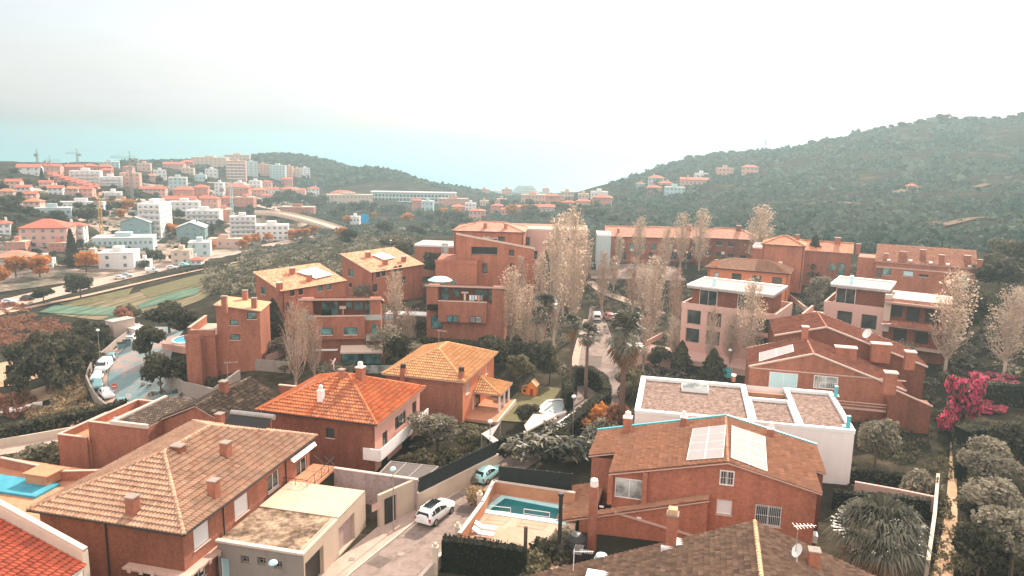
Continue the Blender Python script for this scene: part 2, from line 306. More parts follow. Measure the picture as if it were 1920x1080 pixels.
# ------------------------------------------------------------------ terrain height
CP = [(640, 1075, 0), (815, 985, 0), (920, 890, 0), (1010, 830, -.3), (1100, 720, -1.5), (1118, 598, -2.4), (960, 1075, 0), (860, 800, 0), (960, 750, -.5), (700, 880, .3),
      (350, 1075, -1), (50, 1075, -1.5), (0, 940, -2), (250, 830, -3.5), (1300, 960, .5), (1560, 1000, .5), (1760, 1050, .8), (1780, 900, .8), (1900, 1060, 1), (1900, 760, 2), (1840, 860, 1.2),
      (1700, 640, 3), (1880, 640, 5), (1375, 668, 1.6), (1200, 660, -.8), (1540, 640, 3), (1300, 560, 2), (1152, 505, 4), (1250, 510, 4), (1060, 500, 3.5), (1200, 488, 4.2), (1350, 488, 5), (1560, 515, 7), (1745, 555, 7), (1900, 540, 9),
      (430, 660, 0), (380, 668, -.5), (345, 662, -1.5), (420, 690, -.5), (365, 645, -.5), (640, 690, 0), (870, 655, -.3), (925, 540, 3), (700, 560, 3), (560, 620, 2), (760, 620, 1), (330, 690, -4), (190, 690, -5), (240, 765, -6), (290, 640, -4), (350, 610, -4), (100, 810, -6.5), (0, 845, -7), (0, 900, -6.5), (150, 760, -8), (100, 700, -10), (30, 800, -10), (30, 720, -12),
      (60, 640, -13), (200, 600, -14), (230, 560, -14.5), (285, 505, -15.5), (0, 570, -14.5), (0, 520, -14), (420, 478, -15.5), (540, 455, -15.5), (600, 430, -14), (450, 510, -10), (600, 470, -8), (500, 490, -11), (720, 440, -8), (760, 470, -1), (640, 440, -12),
      (60, 470, -10), (0, 440, -5), (0, 390, 2), (120, 420, -6), (250, 455, -13), (150, 380, -1), (50, 345, 6), (0, 335, 9), (300, 400, -9), (400, 400, -13), (480, 400, -14), (230, 345, 2), (100, 318, 9), (220, 316, 8), (330, 316, 5), (330, 355, -3), (450, 348, -4), (420, 303, 9), (500, 305, 10),
      (560, 385, -17), (700, 382, -21), (820, 385, -24), (900, 420, -14), (1000, 380, -26), (900, 372, -32), (830, 430, -10), (960, 362, -50), (1000, 362, -50), (1080, 368, -35),
      (1060, 430, -4), (1150, 420, -4), (1200, 440, 2), (1300, 400, 5), (1300, 450, 4), (1450, 440, 6), (1300, 352, 500, 1), (1440, 340, 500, 1), (1200, 372, 2), (1150, 352, -4), (1200, 331, 790, 1), (1250, 310, 740, 1), (1310, 296, 700, 1), (1360, 291, 680, 1), (1440, 289, 660, 1), (1500, 280, 650, 1), (1540, 271, 640, 1), (1620, 250, 625, 1), (1700, 237, 615, 1), (1765, 227, 610, 1), (1850, 227, 605, 1), (1920, 224, 600, 1), (2050, 220, 600, 1), (2200, 216, 600, 1),
      (1600, 430, 9), (1600, 350, 430, 1), (1600, 300, 530, 1), (1750, 420, 10.5), (1880, 480, 11), (1800, 350, 400, 1), (1800, 300, 480, 1), (1800, 255, 550, 1), (2000, 300, 470, 1), (2000, 450, 12), (2100, 560, 9),
      (484, 296, 1000, 1), (540, 291, 1000, 1), (620, 305, 1000, 1), (690, 316, 6), (740, 322, 3), (850, 352, -16), (905, 370, -36), (600, 362, -19), (520, 345, -8), (760, 362, -24)]
_q = [P(*c) if len(c) == 3 else PD(*c[:3]) for c in CP]; cx = np.array([p[:2] for p in _q]); cz = np.array([p[2] for p in _q], float)
ext = [(-900, 1150, -30), (-300, 1500, -60), (0, 1700, -62), (300, 1500, -62), (500, 1200, -40), (900, 1150, 10), (-1200, 700, 10), (1100, 600, 60), (800, 300, 40), (-120, 30, -2), (120, 30, 2), (0, 10, 0), (-60, 10, 0), (60, 10, 1), (-250, 60, -8), (250, 80, 12), (-500, 250, 5),
       (60, 1050, -58), (250, 1150, -60), (-120, 1300, -62), (-400, 1250, -50), (650, 1050, 0), (-700, 1150, -40), (-1300, 1200, -45), (-1600, 800, -20), (900, 1500, -62), (-900, 1600, -64), (1500, 1500, -62), (1500, 900, 20)]
cx = np.vstack([cx, [e[:2] for e in ext]]); cz = np.concatenate([cz, [e[2] for e in ext]])
def _phi(r): return np.sqrt(r * r + 9.0)
_A = _phi(np.linalg.norm(cx[:, None] - cx[None], axis=2)); _n = len(cz)
_K = np.zeros((_n + 3, _n + 3)); _K[:_n, :_n] = _A - np.eye(_n) * 1.2; _K[:_n, _n] = 1; _K[:_n, _n + 1:] = cx / 100; _K[_n, :_n] = 1; _K[_n + 1:, :_n] = cx.T / 100
_W = np.linalg.solve(_K, np.concatenate([cz, [0, 0, 0]]))
def HT(X):
    X = np.atleast_2d(np.asarray(X, float)); out = np.empty(len(X))
    for i in range(0, len(X), 20000):
        Y = X[i:i + 20000, :2]; out[i:i + 20000] = _phi(np.linalg.norm(Y[:, None] - cx[None], axis=2)) @ _W[:_n] + _W[_n] + (Y / 100) @ _W[_n + 1:]
    return np.maximum(out, -66)
def h(x, y): return float(HT([[x, y]])[0])
_T = np.concatenate([np.geomspace(25, 400, 240), np.geomspace(402, 1900, 160)])
def G(px, py):                       # photo position -> point on the terrain
    d = ray(px, py); pts = CAM + d * _T[:, None]; below = pts[:, 2] < HT(pts)
    k = int(np.argmax(below)) if below.any() else len(_T) - 1
    a, b = _T[max(0, k - 1)], _T[k]
    for _ in range(14):
        c = (a + b) / 2; q = CAM + d * c
        if q[2] < h(q[0], q[1]): b = c
        else: a = c
    q = CAM + d * b; return np.array([q[0], q[1], h(q[0], q[1])])

# ------------------------------------------------------------------ ground sheet
M['ground'] = blotch('ground_scrub', [(.3, (.02, .018, .013)), (.52, (.04, .034, .024)), (.64, (.085, .066, .046)), (.8, (.21, .15, .105))], .06, detail=10., scale2=.6, spec=0.)
na, nr = 330, 330
ang = np.linspace(R(-64), R(64), na); rad = np.geomspace(9, 2300, nr)
AA, RR = np.meshgrid(ang, rad); X = (RR * np.sin(AA)).ravel(); Y = (RR * np.cos(AA)).ravel(); Z = HT(np.stack([X, Y], 1))
bumps = np.clip((RR.ravel() - 260) / 300, 0, 1) * (np.sin(X * .071 + np.sin(Y * .05) * 2) + np.sin(Y * .063 + np.cos(X * .043) * 2)) * 1.2
Z = Z + np.where(Z > -15, bumps, bumps * .3)
idx = np.arange(na * nr).reshape(nr, na); F = np.stack([idx[:-1, :-1].ravel(), idx[:-1, 1:].ravel(), idx[1:, 1:].ravel(), idx[1:, :-1].ravel()], 1)
ground = link('ground', np_mesh('ground', np.stack([X, Y, Z], 1), F, M['ground'], smooth=True)); tag(ground, 'dry scrubby ground of the valley and its hills', 'ground', kind='structure')
b_ = MB(); b_.face([(-6000, -600, -70), (6000, -600, -70), (6000, 2400, -70), (-6000, 2400, -70)])
# ------------------------------------------------------------------ sea
m_, nt, b = newmat('sea_water'); b.inputs['Base Color'].default_value = (.14, .46, .5, 1); b.inputs['Roughness'].default_value = .42; b.inputs['Specular IOR Level'].default_value = .22
g = N(nt, 'ShaderNodeNewGeometry'); n1 = N(nt, 'ShaderNodeTexNoise', Scale=.02, Detail=8., Roughness=.7); L(nt, g.outputs['Position'], n1.inputs['Vector'])
bp = N(nt, 'ShaderNodeBump', Strength=1., Distance=6.); L(nt, n1.outputs['Fac'], bp.inputs['Height']); L(nt, bp.outputs['Normal'], b.inputs['Normal']); M['sea'] = m_
SEA_R = 22000
s = MB(); rings = [5, 400, 1000, 2000, 4000, 9000, SEA_R]; na2 = 72
for r0, r1 in zip(rings, rings[1:]):
    for k in range(na2):
        a0, a1 = 2 * math.pi * k / na2, 2 * math.pi * (k + 1) / na2
        s.face([(r0 * math.cos(a0), r0 * math.sin(a0), -60), (r1 * math.cos(a0), r1 * math.sin(a0), -60), (r1 * math.cos(a1), r1 * math.sin(a1), -60), (r0 * math.cos(a1), r0 * math.sin(a1), -60)])
sea = s.obj('sea', M['sea']); tag(sea, 'pale teal sea reaching a hazy horizon', 'sea', kind='structure')

# ------------------------------------------------------------------ sheets laid on the ground
def resample(pts, step):
    pts = [np.asarray(p, float) for p in pts]; out = [pts[0]]
    for a, b in zip(pts, pts[1:]):
        n = max(1, int(np.linalg.norm((b - a)[:2]) / step))
        out += [a + (b - a) * k / n for k in range(1, n + 1)]
    return out
def smooth(pts, it=2):
    for _ in range(it):
        q = [pts[0]]
        for a, b in zip(pts, pts[1:]): q += [a * .75 + b * .25, a * .25 + b * .75]
        pts = q + [pts[-1]]
    return pts
def strip(name, left, right, mat, off=.05, kind='structure', label=None, cat=None, pix=True, nx=4, n=40, obj=True, mb=None, mi=0):
    """a sheet between two edge lines, following the terrain"""
    Lp = [G(*p) if pix else np.array(p, float) for p in left]; Rp = [G(*p) if pix else np.array(p, float) for p in right]
    def par(pts):
        pts = smooth(pts, 2); d = np.cumsum([0] + [np.linalg.norm((b - a)[:2]) for a, b in zip(pts, pts[1:])]); t = np.linspace(0, d[-1], n + 1)
        return np.stack([np.interp(t, d, [p[i] for p in pts]) for i in range(2)], 1)
    a, b = par(Lp), par(Rp); g = np.stack([a + (b - a) * k / nx for k in range(nx + 1)], 1)    # n+1, nx+1, 2
    z = HT(g.reshape(-1, 2)) + off; V = np.concatenate([g.reshape(-1, 2), z[:, None]], 1); ii = np.arange((n + 1) * (nx + 1)).reshape(n + 1, nx + 1)
    F = np.stack([ii[:-1, :-1].ravel(), ii[:-1, 1:].ravel(), ii[1:, 1:].ravel(), ii[1:, :-1].ravel()], 1)
    p0, p1, p2 = V[F[0][0]], V[F[0][1]], V[F[0][2]]
    if np.cross(p1 - p0, p2 - p0)[2] < 0: F = F[:, ::-1]
    if mb is not None:
        for f in F: mb.face([V[k] for k in f], mi)
        return
    o = link(name, np_mesh(name, V, F, mat, smooth=True)); return tag(o, label, cat, kind=kind)
def wline(center, width):
    c = [np.asarray(p, float)[:2] for p in center]; l, r = [], []
    for i, p in enumerate(c):
        d = c[min(i + 1, len(c) - 1)] - c[max(i - 1, 0)]; d /= np.linalg.norm(d); nrm = np.array([-d[1], d[0]]); l.append(p + nrm * width / 2); r.append(p - nrm * width / 2)
    return l, r
def path(name, pxs, width, mat, off=.05, kind='structure', label=None, cat=None, n=40, nx=3):
    l, r = wline([G(*p) for p in pxs], width); return strip(name, l, r, mat, off, kind, label, cat, pix=False, n=n, nx=nx)
def band(name, line, width, height, mat, label, cat, base=-.6, mat_top=None, closed=False, group=None, pts=None, top_w=0, top_h=.08, step=3.):
    """a wall or hedge-like ribbon standing on the ground along a line of photo positions"""
    pp = resample([G(*p) for p in line] if pts is None else pts, step); l, r = wline(pp, width); b = MB()
    zs = [h(p[0], p[1]) for p in pp]
    for i in range(len(pp) - 1):
        z0, z1 = zs[i], zs[i + 1]; A, B, C_, D = l[i], l[i + 1], r[i + 1], r[i]
        lo = [(A[0], A[1], z0 + base), (B[0], B[1], z1 + base), (C_[0], C_[1], z1 + base), (D[0], D[1], z0 + base)]
        hi = [(A[0], A[1], z0 + height), (B[0], B[1], z1 + height), (C_[0], C_[1], z1 + height), (D[0], D[1], z0 + height)]
        b.face([lo[1], lo[0], hi[0], hi[1]]); b.face([lo[3], lo[2], hi[2], hi[3]]); b.face([hi[3], hi[2], hi[1], hi[0]], 1 if mat_top else 0)
        if i == 0: b.face([lo[0], lo[3], hi[3], hi[0]])
        if i == len(pp) - 2: b.face([lo[2], lo[1], hi[1], hi[2]])
    o = b.obj(name, [mat, mat_top] if mat_top else mat); return tag(o, label, cat, group)

street_l = [(600, 1130), (660, 1075), (740, 1011), (775, 982), (842, 935), (900, 896), (945, 862)]
street_r = [(740, 1130), (782, 1080), (818, 1044), (862, 1000), (905, 940), (945, 905), (985, 880)]
strip('road', street_l, street_r, M['asphalt'], .05, label='worn grey street running past the white car', cat='road', n=60, nx=8)
strip('pavement', [(520, 1130), (610, 1072), (715, 985), (740, 962), (850, 893), (905, 860), (935, 838)], [(598, 1130), (658, 1075), (738, 1011), (773, 982), (840, 935), (898, 896), (943, 862)], M['pavement'], .17, label='pinkish pavement beside the garage and street', cat='pavement', n=60, nx=4)
def kerb(pxs, label, w=.16, hh=.19):
    return band('kerb', pxs, w, hh, M['kerb'], label, 'kerb', base=-.1)
tag(kerb(street_l, 'pale kerb line between pavement and street'), kind='structure')
strip('side_road', [(945, 862), (1030, 800), (1085, 752), (1080, 715), (1092, 640), (1102, 600), (1106, 575)], [(985, 880), (1080, 822), (1180, 745), (1172, 700), (1148, 640), (1136, 600), (1130, 575)], M['asphalt'], .06, label='straight side road leading away to the white van', cat='road', n=60, nx=6)
strip('side_pavement', [(1062, 715), (1078, 650), (1094, 600)], [(1080, 715), (1092, 640), (1102, 600)], M['pavement'], .16, label='narrow pink pavement left of the side road', cat='pavement', n=24, nx=2)
strip('parking_area', [(1095, 498), (1180, 495), (1265, 500)], [(1110, 520), (1180, 520), (1280, 522)], M['asphalt'], .1, label='sunlit parking area before the brick terrace', cat='parking area', n=24, nx=6)
path('footpath', [(1105, 528), (1130, 548), (1165, 560), (1200, 572), (1240, 590)], 2.2, M['pavement'], .1, label='pale footpath winding down through the poplars', cat='path')
strip('curved_road', [(275, 612), (233, 655), (206, 690), (200, 720), (222, 752), (262, 790), (320, 830)], [(352, 612), (322, 660), (318, 690), (330, 722), (352, 745), (390, 765), (440, 790)], M['asphalt_teal'], .08, label='curving patched road with cars parked along its outer edge', cat='road', n=60, nx=8)
strip('parking_lane', [(262, 612), (222, 648), (182, 686), (170, 722), (190, 752), (235, 788)], [(274, 612), (232, 655), (205, 690), (199, 720), (221, 752), (261, 790)], M['pavement'], .09, label='pink parking lane beside the curved road', cat='parking lane', n=40, nx=3)
strip('lower_road', [(-60, 838), (60, 822), (160, 805), (235, 786)], [(-60, 862), (60, 846), (160, 826), (245, 804)], M['pavement'], .07, label='pale road strip behind the terraced brick house', cat='road', n=30, nx=4)
path('valley_road', [(-120, 602), (0, 575), (100, 548), (285, 507), (420, 478), (540, 453), (640, 436)], 12, M['pavement'], .12, label='long pale road along the far edge of the fields', cat='road', n=80)
path('field_path', [(-120, 622), (0, 588), (190, 548), (330, 516), (480, 484), (570, 464), (620, 452)], 2.6, M['deck'], .2, label='sandy walking path between the fields and valley road', cat='path', n=80)
_a = G(90, 588) - G(520, 470); _a = math.atan2(_a[1], _a[0])
M['furrow'] = blotch('ploughed_field', [(.34, (.07, .065, .035)), (.48, (.17, .14, .08)), (.58, (.24, .18, .11)), (.68, (.36, .27, .18))], .3, scale2=.12, rows=_a)
M['crop'] = blotch('netted_green_crop', [(.35, (.055, .11, .08)), (.5, (.1, .165, .115)), (.68, (.2, .235, .165))], .45, scale2=.2, rows=_a)
strip('field', [(90, 588), (200, 562), (330, 530), (440, 498), (560, 470)], [(220, 600), (300, 590), (390, 560), (430, 520), (520, 490)], M['furrow'], .14, label='ploughed olive field beside the sandy path', cat='field', n=50, nx=10)
strip('crop_bed', [(73, 587), (104, 573)], [(219, 592), (228, 576)], M['crop'], .3, label='largest green crop bed at the near end of the field', cat='crop bed', n=12, nx=6)
strip('crop_bed', [(200, 598), (221, 587)], [(208, 603), (233, 592)], M['crop'], .3, label='smallest green crop bed beside the beige shed wall', cat='crop bed', n=6, nx=3)
strip('crop_bed', [(258, 573), (325, 548), (372, 540)], [(262, 581), (314, 568), (373, 552)], M['crop'], .3, label='slanting green crop bed near the dark trees', cat='crop bed', n=16, nx=4)
for k, (a, b, c, d, lab) in enumerate([((110, 570), (250, 540), (240, 556), (130, 577), 'olive crop bed left of the slanting green one'), ((262, 545), (380, 514), (395, 526), (280, 560), 'olive crop bed behind the slanting green one'), ((395, 508), (470, 488), (470, 500), (405, 522), 'olive crop bed at the far end of the field')]):
    strip('crop_bed', [a, b], [d, c], M['lawn'], .24, label=lab, cat='crop bed', n=12, nx=4)
strip('bare_plot', [(-40, 690), (60, 668), (150, 640)], [(-40, 730), (60, 715), (190, 660)], M['earth'], .15, label='bare sandy plot below the umbrella pine', cat='plot', n=20, nx=4)
strip('bare_plot', [(-60, 760), (40, 738), (110, 716)], [(-60, 790), (40, 766), (120, 740)], M['earth'], .15, label='sandy track left of the dry grass slope', cat='track', n=20, nx=3)
strip('dirt_path', [(1742, 1090), (1768, 1000), (1778, 900), (1782, 830)], [(1786, 1090), (1796, 1000), (1794, 900), (1793, 830)], M['earth'], .08, label='sunlit dirt path between the garden wall and bushes', cat='path', n=30, nx=3)

# ------------------------------------------------------------------ sky, sun, air
SUN_AZ, SUN_EL = 25, 33           # degrees right of the view direction / above the horizon
w = bpy.data.worlds.new('World'); scene.world = w; w.use_nodes = True; nt = w.node_tree; bg = nt.nodes['Background']
sky = N(nt, 'ShaderNodeTexSky', _sky_type='NISHITA'); sky.sun_disc = False; sky.sun_elevation = R(SUN_EL); sky.sun_rotation = R(SUN_AZ); sky.air_density = 1.; sky.dust_density = 3.; sky.ozone_density = 1.; sky.altitude = 100
tc = N(nt, 'ShaderNodeTexCoord'); mp = N(nt, 'ShaderNodeMapping'); mp.inputs['Scale'].default_value = (1.2, 1.2, 5.); L(nt, tc.outputs['Generated'], mp.inputs['Vector'])
nz = N(nt, 'ShaderNodeTexNoise', Scale=2.2, Detail=9., Roughness=.62, Distortion=.4); L(nt, mp.outputs['Vector'], nz.inputs['Vector'])
rp = ramp(nt, [(.38, (.5, .5, .5)), (.6, (1., 1., 1.))]); L(nt, nz.outputs['Fac'], rp.inputs['Fac'])
hs = N(nt, 'ShaderNodeHueSaturation', Saturation=.25, Value=1.); L(nt, sky.outputs[0], hs.inputs['Color'])
mx = N(nt, 'ShaderNodeMixRGB'); L(nt, rp.outputs['Color'], mx.inputs[0]); L(nt, sky.outputs[0], mx.inputs[1])
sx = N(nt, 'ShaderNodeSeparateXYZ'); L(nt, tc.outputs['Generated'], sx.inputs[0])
mr = N(nt, 'ShaderNodeMapRange'); mr.inputs['From Min'].default_value = .75; mr.inputs['From Max'].default_value = -.35; L(nt, sx.outputs[1], mr.inputs['Value'])      # unseen sky behind and above the viewer, brightened as added fill for shaded walls
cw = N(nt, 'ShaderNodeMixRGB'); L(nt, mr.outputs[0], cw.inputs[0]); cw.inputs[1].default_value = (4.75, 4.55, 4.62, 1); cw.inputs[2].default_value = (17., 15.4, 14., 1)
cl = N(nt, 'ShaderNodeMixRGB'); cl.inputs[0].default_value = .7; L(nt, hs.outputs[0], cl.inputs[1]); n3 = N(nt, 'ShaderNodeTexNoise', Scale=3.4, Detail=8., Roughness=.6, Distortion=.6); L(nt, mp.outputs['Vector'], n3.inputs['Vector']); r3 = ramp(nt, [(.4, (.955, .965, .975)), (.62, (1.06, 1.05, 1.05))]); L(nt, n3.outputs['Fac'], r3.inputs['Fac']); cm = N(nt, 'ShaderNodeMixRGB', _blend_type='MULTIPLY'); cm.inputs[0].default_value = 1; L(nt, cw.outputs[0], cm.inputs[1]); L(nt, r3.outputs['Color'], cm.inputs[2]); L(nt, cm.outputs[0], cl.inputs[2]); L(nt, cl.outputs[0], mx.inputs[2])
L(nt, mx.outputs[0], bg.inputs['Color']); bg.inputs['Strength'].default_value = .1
sd = bpy.data.lights.new('sun', 'SUN'); sd.energy = 4.8; sd.angle = R(.6); sd.color = (1., .88, .74); so = bpy.data.objects.new('sun', sd); scene.collection.objects.link(so)
dv = Vector((math.sin(R(SUN_AZ)) * math.cos(R(SUN_EL)), math.cos(R(SUN_AZ)) * math.cos(R(SUN_EL)), math.sin(R(SUN_EL))))
so.rotation_euler = dv.to_track_quat('Z', 'Y').to_euler(); so.location = (200, 300, 300)
hm = bpy.data.materials.new('haze'); hm.use_nodes = True; nt = hm.node_tree; nt.nodes.remove(nt.nodes['Principled BSDF'])
pv = N(nt, 'ShaderNodeVolumePrincipled', Density=.00052, Anisotropy=.45); pv.inputs['Color'].default_value = (.365, .49, .525, 1); L(nt, pv.outputs[0], nt.nodes['Material Output'].inputs['Volume'])
hz = MB(); hz.bx(-23000, 23000, -23000, 23000, -71.5, 77); haze = hz.obj('haze', hm); tag(haze, 'pale teal sea haze filling the air', 'haze', kind='stuff')
hm.cycles.homogeneous_volume = True if hasattr(hm.cycles, 'homogeneous_volume') else True
scene.view_settings.view_transform = 'Standard'; scene.view_settings.look = 'None'; scene.view_settings.exposure = 1.0; scene.view_settings.gamma = 1
scene.cycles.use_denoising = True; scene.cycles.max_bounces = 6; scene.cycles.volume_bounces = 1; scene.cycles.diffuse_bounces = 3; scene.cycles.glossy_bounces = 2; scene.cycles.transmission_bounces = 2; scene.cycles.transparent_max_bounces = 4
scene.cycles.caustics_reflective = False; scene.cycles.caustics_refractive = False; scene.cycles.sample_clamp_indirect = 6
# ------------------------------------------------------------------ houses
def tile_mesh(name, poly, mat, tw=.33, tl=.52, amp=.075, lift=.03, step=.085):
    """real barrel tiles over a planar convex polygon (counter-clockwise from above)"""
    Pn = [Vector(p) for p in poly]; n = Vector((0, 0, 0))
    for k in range(1, len(Pn) - 1): n += (Pn[k] - Pn[0]).cross(Pn[k + 1] - Pn[0])
    n.normalize(); t = Vector((0, 0, 1)).cross(n).normalized(); b = n.cross(t); o = Pn[0]
    U = [(p - o).dot(t) for p in Pn]; V = [(p - o).dot(b) for p in Pn]
    u0, u1, v0, v1 = min(U), max(U), min(V), max(V); nc = int((u1 - u0) / tw) + 2; nr = int((v1 - v0) / tl) + 2
    prof = [(0, -.4), (.2, -.4), (.32, .35), (.5, 1.), (.68, .35), (.8, -.4)]; k = len(prof)
    us = np.array([(i + p[0]) * tw for i in range(nc) for p in prof] + [nc * tw]); hs = np.array([p[1] for _ in range(nc) for p in prof] + [-.4]) * amp + lift
    m = len(us); rows = np.arange(nr)
    vv = np.stack([rows * tl, (rows + 1) * tl], 1).ravel() + v0; dz = np.tile([step, 0.], nr)
    jit = np.repeat(rng.normal(0, .006, (nr, nc)), k, axis=1); jit = np.concatenate([jit, jit[:, -1:]], 1)[:, :m].repeat(2, axis=0)
    uu = us + u0; A = np.array(o)[None, None] + uu[None, :, None] * np.array(t) + vv[:, None, None] * np.array(b) + (hs[None] + dz[:, None] + jit)[:, :, None] * np.array(n)
    ii = np.arange(2 * nr * m).reshape(2 * nr, m); lo, hi = ii[0::2], ii[1::2]
    F = np.stack([lo[:, :-1].ravel(), lo[:, 1:].ravel(), hi[:, 1:].ravel(), hi[:, :-1].ravel()], 1)
    ju, jv = np.meshgrid(np.arange(m - 1) // k, np.arange(nr)); ju = ju.ravel() + int(u0 * 7) % 50; jv = jv.ravel()
    uv = np.stack([np.stack([ju + a, jv + c], 1) for a, c in ((.2, .2), (.8, .2), (.8, .8), (.2, .8))], 1).reshape(-1, 2)
    me = np_mesh(name, A.reshape(-1, 3), F, mat, uv=uv, smooth=False)
    bm = bmesh.new(); bm.from_mesh(me)
    for i in range(len(Pn)):
        a, c = Pn[i], Pn[(i + 1) % len(Pn)]; inw = n.cross(c - a).normalized()
        bmesh.ops.bisect_plane(bm, geom=bm.verts[:] + bm.edges[:] + bm.faces[:], dist=1e-4, plane_co=a, plane_no=inw, clear_inner=True)
    bm.to_mesh(me); bm.free(); return me
def tile_uv(poly):
    Pn = [Vector(p) for p in poly]; n = Vector((0, 0, 0))
    for k in range(1, len(Pn) - 1): n += (Pn[k] - Pn[0]).cross(Pn[k + 1] - Pn[0])
    n.normalize(); t = Vector((0, 0, 1)).cross(n)
    t = t.normalized() if t.length > 1e-4 else Vector((1, 0, 0)); b = n.cross(t); return [((p - Pn[0]).dot(t) / .27, (p - Pn[0]).dot(b) / .42) for p in Pn]
def ridge_mb(mb, p0, p1, r=.17, seg=.42, mi=0):
    p0, p1 = Vector(p0), Vector(p1); n = max(1, int((p1 - p0).length / seg)); d = (p1 - p0) / n
    up = Vector((0, 0, 1)); s = d.cross(up).normalized(); u2 = s.cross(d).normalized()
    for k in range(n):
        a = p0 + d * k; c = p0 + d * (k + 1.08); ra, rb = r * 1.12, r * .9
        pts = lambda q, rr: [q + s * math.cos(x) * rr + u2 * (math.sin(x) * rr * .8 - .02) for x in np.linspace(0, math.pi, 6)]
        A, B = pts(a, ra), pts(c, rb); tn = rng.integers(0, 60)
        for i in range(5): mb.face([A[i], A[i + 1], B[i + 1], B[i]], mi, uv=[(tn + .5, k + .5)] * 4, smooth=True)
        mb.face(A[::-1], mi, uv=[(tn + .5, k + .5)] * 6)
SIDES = {'F': lambda w, d: ((0, 0), (1, 0), (0, -1), w), 'R': lambda w, d: ((w, 0), (0, 1), (1, 0), d), 'K': lambda w, d: ((w, d), (-1, 0), (0, 1), w), 'L': lambda w, d: ((0, d), (0, -1), (-1, 0), d)}
